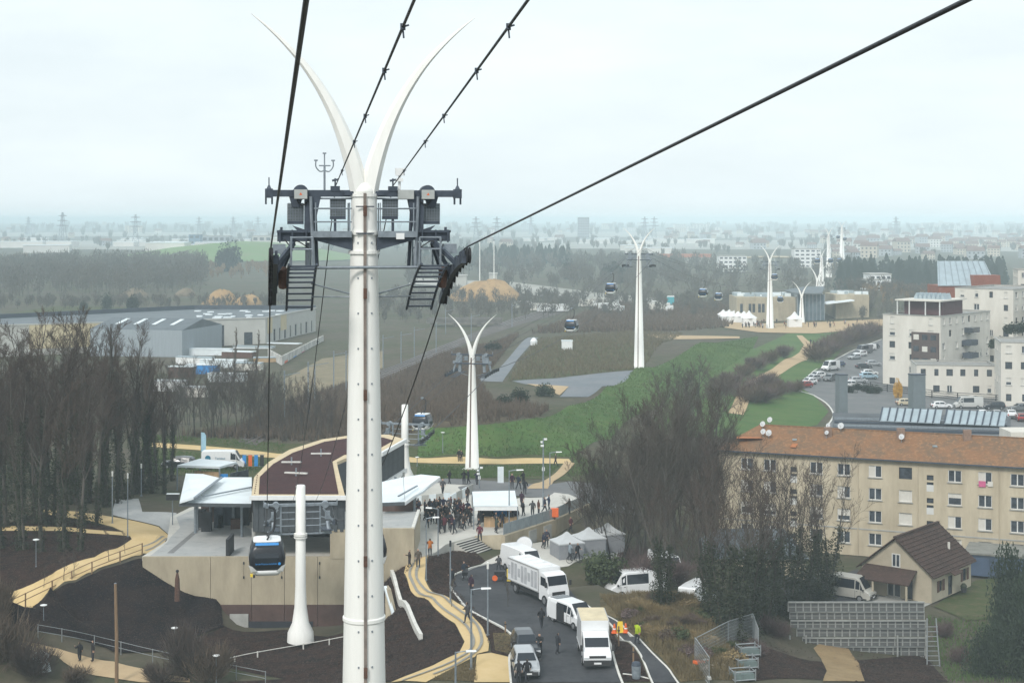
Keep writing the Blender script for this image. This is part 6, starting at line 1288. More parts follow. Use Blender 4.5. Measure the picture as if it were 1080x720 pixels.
P = loc(whs, (FL_, A_, B_, BR_, BL_)); MB().add([p+Vector((0, 0, 8.6)) for p in P], [(0, 1, 2, 3, 4)]).build('roof', M_slate, whs)
for i in (0, 1): MB().bar(P[i]+Vector((0, 0, 9)), P[i+1]+Vector((0, 0, 9)), .4, .35).build('coping', M_whw, whs)
for i in (2, 3, 4): MB().bar(P[i]+Vector((0, 0, 9.1)), P[(i+1) % 5]+Vector((0, 0, 9.1)), .5, 1.6).build('dark_parapet', mat('parapet_dark', (.05, .065, .085), .6, .15, .5), whs)
a = P[4].lerp(P[3], .35); b = P[0].lerp(P[1], .62)
random.seed(4)
for k in range(22): dq = random.uniform(468, 508); q = wq(random.uniform(200, 300), dq)-whs.location; q.z = 8.75; MB().box(q, (random.uniform(1.2, 2.6), random.uniform(1, 2), .3)).build('rooflight', M_white_r, whs)
sh_ = thing('storage_shed', 'grey metal shed with shallow pitched roof in front of the warehouse', 'shed', wq(192, 425)); s0 = sh_.location; ww = (wq(95, 432)-s0); dd_ = Vector((6, 26, 0)); W_ = ww.length
g0, g1, g2, g3 = ww, Vector(), dd_, ww+dd_; MB().prism([tuple(p[:2]) for p in (g0, g1, g2, g3)], 0, 8).build('walls', mat('shed_grey', (.28, .32, .35), .6, .08, .5, stretch=(4, 4, .3)), sh_)
m0, m1 = (g0+g3)/2, (g1+g2)/2; MB().add([p+Vector((0, 0, z)) for p, z in ((g0, 8), (g1, 8), (g2, 8), (g3, 8), (m0, 10.4), (m1, 10.4))], [(0, 1, 5, 4), (2, 3, 4, 5), (1, 2, 5), (3, 0, 4)]).build('roof', M_slate, sh_)
for k in range(4): q = g0.lerp(g1, .2+k*.2)+dd_*.2+Vector((0, 0, 9.1)); MB().bar(q, q+dd_*.25+Vector((0, 0, 1.1)), 1.2, .12).build('rooflight', M_white_r, sh_)
# graffiti wall and yard clutter
gw = thing('graffiti_wall', 'long whitewashed yard wall with graffiti patches', 'wall', wq(297, 398)); q0 = Vector(); q1 = wq(341, 470)-gw.location
for k in range(8):
    a, b = q0.lerp(q1, k/8), q0.lerp(q1, (k+.97)/8); MB().bar(a+Vector((0, 0, 1.6)), b+Vector((0, 0, 1.6)), .3, 3.6).build('wall_panel', mat('whitewash', (.50, .49, .46), .9, .3, .5), gw)
for k, m in enumerate((M_orange, M_blue, mat('pink_cloth', (.55, .12, .25)), mat('teal_blue', (.02, .17, .27)), mat('graffiti_dark', (.06, .06, .07), .8, .3, 1))):
    a = q0.lerp(q1, .05+k*.19)+Vector((.12, -.2, 1.4)); MB().bar(a, a+(q1*.07), .06, random.uniform(.5, 1.2)).build('graffiti', m, gw)
MB().bar(Vector((0, 0, 1.6)), wq(283, 420)-gw.location+Vector((0, 0, 1.6)), .3, 3.6).build('wall_panel', mat('whitewash', (.50, .49, .46)), gw)
yc = [(200, 372, 9, 2.5, M_white_r, 'white covered stack'), (222, 378, 12, 2.6, M_white_r, 'long white tarpaulin stack'), (252, 381, 9, 2.6, M_rust, 'rust brown container'), (206, 386, 10, 2.3, M_white_p, 'white trailer roof'), (236, 390, 12, 2.5, M_white_r, 'pale sheeted stack'), (214, 395, 8, 2.4, M_blue, 'blue and white covered lorry'), (262, 393, 7, 2.4, M_shut, 'cream container'), (192, 398, 6, 2.6, M_rust, 'brown red container'), (240, 403, 9, 2.0, M_white_r, 'white sheeted pallet row'), (280, 386, 6, 2.2, mat('tan_box', (.4, .28, .16), .8, .1, 1), 'tan stack'), (180, 412, 7, 2.2, M_white_p, 'white van body'), (205, 418, 6, 2, M_shut, 'cream pallet stack'), (268, 372, 12, 1.8, M_white_r, 'white low canopy'), (300, 368, 10, 1.6, M_slate, 'dark low canopy')]
for i, (px, py, L, h, m, nm) in enumerate(yc):
    p = Zp(px, py, -2); o = thing('yard_stack', '%s in the depot yard %s' % (nm, 'beside the graffiti wall' if px > 255 else ('below the grey shed' if px < 215 else 'below the dark warehouse door')), 'container', p, random.uniform(-.3, .1), 'containers and stacks in the depot yard'); MB().b2((-L/2, -1.3, 0), (L/2, 1.3, h)).build('load', m, o); MB().b2((-L/2-.1, -1.4, h), (L/2+.1, 1.4, h+.2)).build('cover', M_white_r if i % 3 else M_pan, o)
# ---- far station
fs_ = thing('far_station', 'glazed far station with beige wings on the horizon side of the park', 'station', Vector((105, 585, -2)))
def fx(px, d): return (px-CXP)/FP*d-105
MB().b2((fx(776, 585), -2, 0), (fx(838, 585), 18, 9.2)).build('beige_wing', M_conc, fs_); MB().b2((fx(879, 585), -4, 0), (fx(914, 585), 16, 10.2)).build('beige_wing', M_conc, fs_); MB().b2((fx(838, 585), -6, 0), (fx(866, 585), 16, 10.5)).build('glazed_hall', mat('hall_glass', (.10, .14, .17), .2, .3, .5), fs_)
for k in range(8): x = fx(838+k*4, 585); MB().bar((x, -6.1, 0), (x, -6.1, 10.5), .3).build('mullion', M_steel, fs_)
P = [(fx(836, 585), -9, 10.6), (fx(862, 585), -9, 10.6), (fx(872, 585), 4, 12.5), (fx(860, 585), 17, 12), (fx(836, 585), 17, 10.6)]; MB().rings([P, [(a, b, c+.5) for a, b, c in P]]).build('hall_roof', M_slate, fs_); P = [(fx(866, 585), -10, 7), (fx(895, 585), -10, 8.2), (fx(895, 585), 0, 8.2), (fx(866, 585), 0, 7)]; MB().rings([P, [(a, b, c+.4) for a, b, c in P]]).build('canopy', M_white_r, fs_)
for px in (782, 791, 795, 801, 805): MB().box((fx(px, 583), -2.05, 5.2), (1.0, .1, 3.2)).build('window', M_pane, fs_)
for k in range(26): MB().box((fx(random.uniform(778, 835), 590), random.uniform(2, 15), 9.6), (random.uniform(2, 4), 2, random.uniform(.6, 1.6))).build('roof_unit', M_white_r if k % 2 else M_pan, fs_)
for k in range(10): MB().box((fx(random.uniform(880, 912), 590), random.uniform(2, 12), 10.6), (random.uniform(2, 3), 2, 1.2)).build('roof_unit', M_white_r if k % 2 else M_pan, fs_)
MB().b2((fx(780, 570), -24, -1.5), (fx(935, 570), -20, .3)).build('forecourt_wall', M_conc, fs_)
for i in range(9):
    p = G(763+i*3.1, 338+(i % 2)*2); o = thing('marquee', 'white peaked marquee in the row left of the far station', 'tent', p, 0, 'marquees by the far station'); MB().b2((-1.8, -1.8, 0), (1.8, 1.8, 2.3)).build('walls', M_white_p, o); MB().lathe((0, 0, 2.3), [(2.5, 0), (1.0, 1.0), (.1, 1.9)], 4).build('peak', M_white_p, o)
for px, py, lb in ((838, 345, 'white peaked tent at the foot of the short far mast'), (790, 344, 'white tent beside the beige wing of the far station')): o = thing('marquee', lb, 'tent', G(px, py), 0, 'marquees by the far station'); MB().b2((-2.3, -2, 0), (2.3, 2, 3)).build('walls', M_white_p, o); MB().lathe((0, 0, 3), [(3.1, 0), (1.2, 1.2), (.1, 2.6)], 4).build('peak', M_white_p, o)
random.seed(21)
for i in range(60):
    x = random.uniform(782, 812) if i < 34 else random.uniform(812, 905); y = random.uniform(341, 347) if i < 34 else random.uniform(341, 348)
    person(up(G(x, y), .1), 'tiny person in the crowd before the far station', random.choice(COATS+[(.3, .1, .05), (.4, .4, .42)]), group='crowd before the far station')
# ---- far houses, offices, towers
def far_block(px, by, w_, h_, label, m, d=None, storeys=4, bays=6, name='office_building', zb=-2, group=None, dep=14, bands=True):
    d = d or (CH-zb)*FP/(by-HY); x = (px-CXP)/FP*d; t = thing(name, label, 'building', Vector((x, d, T(x, d)-.5)), 0, group); W = w_*d/FP; H = h_*d/FP
    MB().b2((-W/2, 0, 0), (W/2, dep, H)).build('walls', m, t); MB().b2((-W/2-.3, -.3, H), (W/2+.3, dep+.3, H+.5)).build('roof_edge', M_conc_g, t)
    if bands:
        for s in range(storeys):
            for k in range(bays): MB().box((-W/2+(k+.5)*W/bays, -.06, (s+.55)*H/storeys), (W/bays*.62, .1, H/storeys*.42)).build('window', M_pane, t)
    return t
far_block(773, 263, 29, 17, 'white five bay office block in the distance left of centre right', M_white_p, 1150, 4, 6)
far_block(852, 262, 28, 20, 'white glazed office block behind the distant pylons', M_white_p, 1250, 5, 5)
far_block(615.5, 252, 12, 27, 'tall hazy tower block standing alone on the skyline', mat('hazy_grey_wall', (.3, .33, .36), .8, .1, .1), 2600, 10, 5, 'tower_block')
far_block(205, 270, 12, 17, 'blue grey industrial block beside the green landfill hill', mat('blue_cladding', (.12, .2, .28), .6, .1, .1), 1750, 3, 2)
far_block(228, 270, 30, 14, 'grey industrial hall right of the blue block', mat('hazy_grey_wall', (.3, .33, .36)), 1800, 2, 5)
far_block(283, 269, 34, 14, 'pale industrial hall behind the pylon head', M_whw, 1800, 2, 5)
far_block(929, 306, 22, 20, 'small white stepped building on the brush hill', M_white_p, 700, 3, 4)
far_block(922, 303, 14, 12, 'white lower wing of the stepped building on the brush hill', M_white_p, 690, 2, 3)
far_block(486.5, 312, 11, 20, 'pale silo block right of the nearest sheave train', M_whw, 800, 1, 1, 'silo', bands=False)
far_block(520, 312, 8, 22, 'pale silo beside the sand heap', M_whw, 800, 1, 1, 'silo', bands=False)
random.seed(31)
M_h1, M_h2, M_h3 = mat('far_house_white', (.62, .61, .58), .9, .1, .05), mat('far_house_cream', (.50, .44, .35), .9, .1, .05), mat('far_house_grey', (.34, .36, .38), .9, .1, .05)
HP = []
for m in (M_h1, M_h2, M_h3):
    for k in range(2):
        b = MB(); b.cur = 0; b.b2((-6, -4, 0), (6, 4, 6+k*3)); b.cur = 1; z = 6+k*3; b.add([(-6.4, -4.4, z), (6.4, -4.4, z), (6.4, 4.4, z), (-6.4, 4.4, z), (-6, 0, z+3), (6, 0, z+3)], [(0, 1, 5, 4), (2, 3, 4, 5), (1, 2, 5), (3, 0, 4)]); b.cur = 2
        for q in range(4):
            for s in range(2+k): b.box((-4.5+q*3, -4.03, 1.8+s*2.8), (1.2, .08, 1.3))
        o = b.build('far_house', [m, mat('far_roof', (.16, .10, .085), .9, .2, .05), M_pane]); HP.append(o)
for i in range(150):
    if i < 90: px = random.uniform(880, 1085); d = random.uniform(1500, 3600)
    elif i < 120: px = random.uniform(700, 880); d = random.uniform(2000, 3800)
    else: px = random.uniform(-10, 620); d = random.uniform(2000, 4200)
    x = (px-CXP)/FP*d; o = HP[i] if i < len(HP) else random.choice(HP[:6]).copy()
    if i >= len(HP): COL.objects.link(o)
    o.location = (x, d, T(x, d)-.5); o.rotation_euler = (0, 0, random.uniform(-.6, .6)); s = random.uniform(.8, 1.5); o.scale = (s, s, s); hc = {'far_house_white': 'white', 'far_house_cream': 'cream', 'far_house_grey': 'grey'}[o.data.materials[0].name]; hw_ = 'on the right below the skyline' if i < 90 else ('behind the far station' if i < 120 else 'on the left and centre plain'); tag(o, 'small %s house of the hazy suburb %s' % (hc, hw_), 'house', '%s houses %s' % (hc, hw_))
BP = []
for k, m in enumerate((M_h1, M_h3, M_h2)):
    b = MB(); b.b2((-9, -6, 0), (9, 6, 22)); b.cur = 1; b.b2((-9.3, -6.3, 22), (9.3, 6.3, 22.8)); b.cur = 2
    for s in range(7):
        for q in range(5): b.box((-7.2+q*3.6, -6.05, 2+s*3), (2, .1, 1.4))
    o = b.build('far_apartments', [m, M_conc_g, M_pane]); BP.append(o)
for i in range(56):
    px = random.uniform(-5, 1085) if i % 3 else random.choice((random.uniform(640, 760), random.uniform(1000, 1085))); d = random.uniform(3600, 7500); x = (px-CXP)/FP*d; o = BP[i] if i < 3 else BP[i % 3].copy()
    if i >= 3: COL.objects.link(o)
    o.location = (x, d, T(x, d)-.5); o.rotation_euler = (0, 0, random.uniform(-.4, .4)); h = random.uniform(.5, .95); o.scale = (random.uniform(.8, 2.6), 1, h); tag(o, 'hazy apartment block on the far city skyline', 'building', 'apartment blocks on the skyline')
SP = []
for i in range(40):
    px = random.uniform(0, 330) if i < 28 else random.uniform(560, 760); d = random.uniform(1500, 2900); x = (px-CXP)/FP*d
    if not SP: b = MB(); b.b2((-25, -10, 0), (25, 10, 8)); b.cur = 1; b.b2((-25.4, -10.4, 8), (25.4, 10.4, 8.7)); o = b.build('far_warehouse', [M_h1, M_white_r]); SP.append(o)
    else: o = SP[0].copy(); COL.objects.link(o)
    o.location = (x, d, T(x, d)-.5); o.rotation_euler = (0, 0, random.uniform(-.3, .3)); o.scale = (random.uniform(.5, 1.2), 1, random.uniform(.7, 1.1)); wz_ = 'left plain' if i < 28 else 'plain behind the embankment pylon'; tag(o, 'pale low warehouse in the hazy %s' % wz_, 'warehouse', 'warehouses in the hazy %s' % wz_)
# ---- lattice electricity pylons
def lattice(px, ty, by_d, label, hgt=None, arms=3):
    d = by_d; x = (px-CXP)/FP*d; zg = T(x, d)-.5; H = at(px, ty, d).z-zg; t = thing('electricity_pylon', label, 'pylon', Vector((x, d, zg)), random.uniform(-.3, .3), 'lattice electricity pylons'); w0 = H*.11; b = MB(); th = max(.16, d*.00028); n = 8
    def wd(z): return w0*(1-z/H)*.8+w0*.14
    for i in range(n):
        z0, z1 = H*i/n, H*(i+1)/n; a, c = wd(z0), wd(z1)
        for sx, sy in ((-1, -1), (1, -1), (1, 1), (-1, 1)): b.bar((sx*a, sy*a, z0), (sx*c, sy*c, z1), th)
        b.bar((-a, -a, z0), (c, -c, z1), th*.7); b.bar((a, -a, z0), (-c, -c, z1), th*.7); b.bar((-c, -c, z1), (c, -c, z1), th*.7)
    b.build('lattice_mast', M_steel, t)
    for k in range(arms): z = H*(.62+k*.14); L = H*(.2-.03*k); MB().rings([[(-L, 0, z), (-L, .1, z), (-L, .1, z+th), (-L, 0, z+th)], [(0, 0, z-th), (0, .3, z-th), (0, .3, z+H*.03), (0, 0, z+H*.03)], [(L, 0, z), (L, .1, z), (L, .1, z+th), (L, 0, z+th)]]).build('cross_arm', M_steel, t)
    return t
lattice(66, 224, 2000, 'left of the two lattice pylons standing out above the left woods'); lattice(143, 226, 2050, 'right of the two lattice pylons standing out above the left woods')
for i, (px, d) in enumerate(((502, 2500), (524, 2550), (680, 2700), (690, 2800), (246, 3300), (272, 3400), (30, 3400), (210, 3200), (945, 3100), (560, 3600))): lattice(px, 228.5, d, 'faint lattice pylon in the haze, %s' % ['left of the pair right of the nearest pylon head', 'right of the pair right of the nearest pylon head', 'left of the pair behind the embankment pylon', 'right of the pair behind the embankment pylon', 'left of the pair behind the nearest head', 'right of the pair behind the nearest head', 'at the far left edge', 'above the blue industrial block', 'above the right suburb', 'midway along the skyline'][i])
for i, px in enumerate((506, 521)):
    p = Zp(px, 313, -2); o = thing('light_mast', 'slim white mast %s of the sand heap' % ('left' if i == 0 else 'right'), 'mast', p, 0, 'slim masts by the sand heap'); MB().tube([(0, 0, 0), (0, 0, 28)], [.35, .2], 6).build('mast_shaft', M_white, o); MB().box((0, 0, 28), (1.2, .4, .6)).build('mast_head', M_steel, o)
# catenary posts and footbridge at the railway
for i, (px, by, h) in enumerate(((300, 446, 9), (325, 432, 9), (332, 430, 9), (352, 415, 9), (365, 415, 9), (404, 388, 8), (423, 384, 8), (437, 378, 8), (460, 372, 8), (470, 352, 8), (497, 360, 8), (540, 345, 8))):
    p = G(px, by); o = thing('catenary_mast', 'slender railway mast along the cutting, number %s from the left' % ['one', 'two', 'three', 'four', 'five', 'six', 'seven', 'eight', 'nine', 'ten', 'eleven', 'twelve'][i], 'mast', p, 0, 'masts along the railway'); MB().tube([(0, 0, 0), (0, 0, h)], .13, 6).build('mast_shaft', M_steel, o); MB().bar((0, 0, h-.8), (2.6, .8, h-.4), .1).build('bracket', M_steel, o)
br_ = thing('road_bridge', 'low concrete road bridge across the railway cutting', 'bridge', Zp(490, 345, -1)); MB().b2((-13, -3, 1.6), (13, 3, 2.5)).build('deck', mat('old_concrete', (.15, .145, .135), .9, .25, .4), br_)
for x in (-11, -3, 5, 11): MB().b2((x-.7, -2.6, -3), (x+.7, 2.6, 1.6)).build('pier', mat('old_concrete', (.15, .145, .135), .9, .25, .4), br_)
for y in (-3.1, 3.1): MB().b2((-13, y-.1, 2.5), (13, y+.1, 3.2)).build('parapet', mat('old_concrete', (.15, .145, .135), .9, .25, .4), br_)
vd = thing('viaduct', 'long red brown viaduct deck in the hazy middle distance', 'bridge', Zp(716, 278, -2)); MB().b2((-19, -4, 5.5), (28, 4, 8.5)).build('deck', mat('red_brown_deck', (.40, .16, .10), .8, .1, .1), vd)
for x in (-15, -4, 7, 18, 26): MB().b2((x-1, -3, 0), (x+1, 3, 5.5)).build('pier', M_conc_g, vd)
vd = thing('viaduct', 'thin pale viaduct curving left of the distant pylons', 'bridge', Zp(810, 280, -2)); 
P = smooth_line([(-26, 0, 6), (0, 0, 7), (24, -20, 6.5), (34, -90, 4), (20, -170, 2)], 5); MB().tube(P, 1.1, 4).build('deck', M_conc, vd)
for k in (2, 6, 10, 14): MB().tube([P[k], (P[k].x, P[k].y, 0)], .6, 6).build('pier', M_conc_g, vd)
# sand and spoil heaps
def heap(px, by, w_, h_, label, m, d=None):
    p = Zp(px, by, -2); W = w_*p.y/FP; H = h_*p.y/FP; t = thing('spoil_heap', label, 'heap', p, 0, 'heaps of spoil'); random.seed(int(px)); b = MB(); rs = []
    for f, z in ((1, -.3), (.86, .3), (.62, .65), (.36, .9), (.1, 1)): rs.append([(W/2*f*math.cos(a)*(1+.12*math.sin(a*3+px)+random.uniform(-.06, .06))+W*.06*z, W/3*f*math.sin(a)*(1+random.uniform(-.08, .08)), H*z*(1+random.uniform(-.12, .12))) for a in np.linspace(0, 2*math.pi, 25)[:-1]])
    b.rings(rs).build('heap_body', m, t, smooth=True)
M_heap = mat3('sand_heap', [(.34, .22, .11), (.40, .27, .14), (.24, .17, .10)], [(.15, .4, .6), (.5, .5, .7)], .4); M_heap2 = mat3('grey_heap', [(.17, .14, .10), (.22, .18, .13), (.12, .11, .08)], [(.15, .4, .6), (.5, .5, .7)], .4)
heap(232, 321, 40, 15, 'larger tan sand heap left of the nearest sheave train', M_heap); heap(262, 321, 34, 10, 'lower tan sand heap merging with the larger one', M_heap); heap(140, 313, 32, 9, 'grey brown spoil heap by the far left field', M_heap2); heap(513, 317, 84, 21, 'tan sand heap right of the nearest pylon head', M_heap); heap(195, 312, 24, 8, 'mixed rubble heap between the field and the sand', M_heap2)
wt = thing('site_cabin', 'white site cabin beside the gravel pad', 'cabin', G(598, 369)); MB().b2((-1.4, -1.2, 0), (1.4, 1.2, 2.4)).build('walls', M_white_p, wt); MB().b2((-1.5, -1.3, 2.4), (1.5, 1.3, 2.55)).build('roof', M_white_r, wt)
wt = thing('site_cabin', 'white conical tank at the end of the gravel lane', 'tank', G(563, 364)); MB().lathe((0, 0, 0), [(.9, 0), (1.0, 1.2), (.5, 1.9), (.2, 2.1)], 12).build('tank_body', M_white_p, wt); MB().lathe((0, 0, 2.1), [(.25, 0), (.25, .2)], 8).build('tank_cap', M_steel, wt)
wt = thing('portable_toilet', 'turquoise portable toilet far right of the embankment pylon', 'cabin', Zp(707, 323, -2)); MB().b2((-1.5, -1.5, 0), (1.5, 1.5, 4.2)).build('walls', mat('turquoise', (.05, .38, .45), .6, .1, 1), wt); MB().b2((-1.6, -1.6, 4.2), (1.6, 1.6, 4.6)).build('roof', M_white_p, wt)
random.seed(5)
for i in range(14):
    px = random.uniform(545, 700); p = Zp(px, random.uniform(322, 330), -2); o = thing('depot_truck', 'white lorry in the distant depot behind the gravel lane', 'lorry', p, random.uniform(-.5, .5), 'vehicles in the distant depot'); MB().b2((-4, -1.3, .6), (3, 1.3, 3.4)).build('load', (M_white_p, M_shut, M_whw)[i % 3], o); MB().b2((3.1, -1.2, .6), (5, 1.2, 2.8)).build('cab', M_white_p, o)
# ---- construction site lower right: formwork wall
fw = thing('formwork_wall', 'stacked grey concrete formwork panels on the construction site', 'formwork', Zp(902, 688, -2)); F0 = fw.location
M_form = mat('formwork_grey', (.10, .105, .105), .8, .2, 1); M_form2 = mat('formwork_rib', (.27, .28, .27), .8, .2, 1)
pnl = rib = None; d0 = F0.y
def fpx(px, py): q = at(px, py, d0)-F0; return q.x, q.z
rows = [(830, 973, 633, 643, 18), (832, 974, 644, 652, 18), (833, 975, 653, 661, 18), (840, 976, 662, 671, 17), (846, 976, 672, 681, 16), (850, 976, 682, 692, 15), (905, 976, 693, 702, 8)]
for r, (xa, xb, ya, yb, n) in enumerate(rows):
    x0, z1 = fpx(xa, ya); x1, z0 = fpx(xb, yb); yy = (r % 2)*.12-(.5-r*.12)
    for k in range(n):
        w_ = (x1-x0)/n; c = (x0+(k+.5)*w_, yy, (z0+z1)/2)
        if pnl is None: pnl = MB().box((0, 0, 0), (.66, .1, .82)); pnl.cur = 1; pnl.bar((-.33, -.07, -.41), (-.33, -.07, .41), .07); pnl.bar((.33, -.07, -.41), (.33, -.07, .41), .07); pnl.bar((-.33, -.07, 0), (.33, -.07, 0), .05); pnl = pnl.build('formwork_panel', [M_form, M_form2], fw, loc=c)
        else: o = piece(pnl, 'formwork_panel', fw, c); o.scale = (w_*.93/.66, 1, (z1-z0)*.88/.82)
    MB().bar((x0, yy-.1, z1), (x1, yy-.1, z1), .16, .12).build('waling', M_form2, fw)
for px in (832, 849, 945, 975): x, z = fpx(px, 700); MB().bar((x, -.7, z-1), (x, -.5, fpx(px, 668)[1]), .14).build('soldier', M_form2, fw)
lad = thing('formwork_ladder', 'grey steel ladder frame standing right of the formwork', 'ladder', Zp(984, 705, -2.5))
for x in (-.5, .6): MB().tube([(x, 0, 0), (x*.7, .6, 4.2)], .06, 6).build('stile', M_galv_fence, lad)
for k in range(9): MB().bar((-.5, .06*k, .4*k+.3), (.55, .06*k, .4*k+.3), .05).build('rung', M_galv_fence, lad)
# site fence panels
def mesh_fence(a, b, label, h=2.0):
    t = thing('mesh_fence', label, 'fence', a, 0, 'temporary mesh fence panels'); v = b-a; v2 = Vector((v.x, v.y, v.z))
    MB().tube([Vector(), Vector((0, 0, h)), v2+Vector((0, 0, h)), v2, Vector()], .035, 5).build('frame', M_galv_fence, t); m = MB(); n = max(4, int(v.length/.16))
    for k in range(1, n): m.bar(v2*(k/n), v2*(k/n)+Vector((0, 0, h)), .012)
    for k in range(1, 8): m.bar(Vector((0, 0, h*k/8)), v2+Vector((0, 0, h*k/8)), .012)
    o = m.build('wire_mesh', M_galv_fence, t); o['kind'] = 'stuff'
    for q in (Vector(), v2): MB().box((q.x, q.y, -.02), (.25, .6, .14)).build('foot_block', M_conc_g, t)
FP_ = [(733, 700), (748, 722), (735, 700), (768, 682), (794, 672), (800, 690)]
for (a, b), lb in (((0, 1), 'mesh fence panel running towards the camera from the rubble'), ((2, 3), 'mesh fence panel behind the rubble'), ((3, 4), 'mesh fence panel rising to the dark ivy trunks'), ((4, 5), 'short mesh fence panel at the top right of the rubble')): mesh_fence(G(*FP_[a]), G(*FP_[b]), lb)
for k in range(3):
    p = G(783+k*3, 716-k*13); t = thing('steel_pallet_frame', 'grey green steel frame crate, %s of the three by the rubble' % ['nearest', 'middle', 'farthest'][k], 'crate', p, .25, 'steel crates by the rubble')
    for z in (.1, .7): MB().tube([(-.8, -.55, z), (.8, -.55, z), (.8, .55, z), (-.8, .55, z), (-.8, -.55, z)], .05, 4).build('frame_ring', M_galv_fence, t)
    for sx in (-.8, .8):
        for sy in (-.55, .55): MB().bar((sx, sy, 0), (sx, sy, .85), .07).build('corner_post', M_galv_fence, t)
    MB().b2((-.75, -.5, .12), (.75, .5, .5)).build('load', mat('teal_grey', (.13, .17, .165), .7, .2, 2), t)
random.seed(9)
for k in range(26):
    p = G(random.uniform(742, 772), random.uniform(692, 712)); s = random.uniform(.12, .32)
    b = MB(); b.rings([[(s*math.cos(a)*f*random.uniform(.8, 1.2), s*math.sin(a)*f*random.uniform(.8, 1.2), s*z) for a in np.linspace(0, 6.28, 8)[:-1]] for f, z in ((.7, -.2), (1, .2), (.5, .7))]); o = b.build('rubble_stone', mat('rubble', (.34, .29, .23), .9, .25, 3)); o.location = p; tag(o, 'pale rubble stone in the heap inside the mesh fence', 'stone', 'rubble stones in the mesh fence')
for px, py, lb in ((743, 693, 'upper orange plastic barrier board lying on the rubble'), (739, 700, 'lower orange plastic barrier board lying on the rubble')):
    o = thing('barrier_board', lb, 'barrier', G(px, py)+Vector((0, 0, .1)), .7, 'orange barrier boards on the rubble'); MB().box((0, 0, .12), (1.2, .55, .2)).build('board', M_orange, o); MB().box((.3, -.05, .24), (.4, .5, .05)).build('white_band', M_white_p, o)
ts = thing('tarpaulin', 'white crumpled tarpaulin bundle at the lower left beside the path', 'tarpaulin', G(43, 706)); random.seed(2); b = MB(); b.rings([[(.75*f*math.cos(a)*random.uniform(.8, 1.2), .5*f*math.sin(a)*random.uniform(.8, 1.2), z) for a in np.linspace(0, 6.28, 10)[:-1]] for f, z in ((1, -.1), (.95, .7), (.8, 1.3), (.3, 1.6))]); b.build('sheet', M_white_r, ts); MB().tube([(-.7, -.1, .8), (0, -.5, .85), (.7, -.1, .8)], .03, 4).build('strap', M_black, ts)
# ------------------------------------------------------------------ vegetation
def grow_tree(seed, h, stems=1, spread=.32, kids=(15, 9, 9), up_=.5, r0=None, low=.22, twig_r=.019, lean=.05, fan=0.):
    rnd = random.Random(seed); tr, cr = MB(), MB(); path0 = []
    def rot_off(d, ang, az):
        o = d.orthogonal().normalized(); o2 = d.cross(o); return (d*math.cos(ang)+(o*math.cos(az)+o2*math.sin(az))*math.sin(ang)).normalized()
    def branch(p, d, L, r, lev):
        n = (7, 5, 3, 2)[lev]; pts_ = [p.copy()]; q = p.copy(); dd = d.copy()
        for i in range(n):
            w_ = (.07, .16, .2, .25)[lev]; dd = (dd+Vector((rnd.uniform(-w_, w_), rnd.uniform(-w_, w_), rnd.uniform(-w_, w_)+(.05, .10, .08, .05)[lev]*up_*2))).normalized(); q = q+dd*(L/n); pts_.append(q.copy())
        rr = [max(r*(1-.86*i/n), .010) for i in range(n+1)]
        (tr if lev < 2 else cr).tube(pts_, rr, (7, 5, 3, 3)[lev], caps=False)
        if lev == 0: path0.append((pts_, rr))
        if lev == 3: return
        nk = kids[lev]
        for k in range(nk):
            f = (low if lev == 0 else .18)+(1-(low if lev == 0 else .18))*((k+rnd.random())/nk)
            i = min(int(f*n), n-1); a = f*n-i; s = pts_[i].lerp(pts_[i+1], a); t = (pts_[i+1]-pts_[i]).normalized()
            ang = rnd.uniform(.5, .95) if lev == 0 else rnd.uniform(.4, .95); dn = rot_off(t, ang, rnd.uniform(0, 6.28)); dn = (dn+Vector((0, 0, up_*.5))).normalized()
            Lk = L*(spread*(1.25-.75*f) if lev == 0 else rnd.uniform(.38, .6)*(1.1-.4*f)); rk = max(min(rr[i]*.55, (.09, .035, twig_r)[lev]*h/16), twig_r)
            branch(s, dn, Lk, rk, lev+1)
    for s in range(stems):
        a = 6.28*s/stems+rnd.random(); b0 = Vector((math.cos(a), math.sin(a), 0))*(.0 if stems == 1 else .35); d = Vector((math.cos(a)*fan+rnd.uniform(-lean, lean), math.sin(a)*fan+rnd.uniform(-lean, lean), 1)).normalized()
        branch(b0+Vector((0, 0, -.3)), d, h*rnd.uniform(.85, 1), r0 or h*.014/math.sqrt(stems), 0)
    return tr, cr, path0
def ivy_on(paths, rnd, frac=.6, n=1500, rad=.7, size=.26):
    b = MB()
    for _ in range(n):
        pts_, rr = rnd.choice(paths); f = rnd.random()**1.15*frac*(len(pts_)-1); i = min(int(f), len(pts_)-2); p = pts_[i].lerp(pts_[i+1], f-i); a = rnd.uniform(0, 6.28); lump = .55+.45*math.sin(p.z*1.7+a*2+rr[0]*90); R = (rr[i]+rad*lump*rnd.random()**.5*(1-.5*f/(frac*(len(pts_)-1))))
        c = p+Vector((math.cos(a)*R, math.sin(a)*R, rnd.uniform(-.2, .2))); u = Vector((rnd.uniform(-1, 1), rnd.uniform(-1, 1), rnd.uniform(-.7, .4))).normalized()*size*rnd.uniform(.5, 1.2); v = u.cross(Vector((rnd.uniform(-1, 1), rnd.uniform(-1, 1), rnd.uniform(-1, 1)))).normalized()*size*rnd.uniform(.4, .8)
        b.add([c-u*.5, c+v*.5, c+u*.5, c-v*.5], [(0, 1, 2, 3)])
    return b
TREES = {}
def tree_proto(key, ivy=None, twigm=None, **kw):
    t = thing('bare_tree', 'tree', 'tree'); tr, cr, paths = grow_tree(**kw); tr.build('trunk', M_bark, t, smooth=True); cr.build('crown', twigm or M_twig, t)
    if ivy: ivy_on(paths, random.Random(kw['seed']), **ivy).build('ivy', M_ivy, t)
    TREES[key] = [t, False, kw['h']]
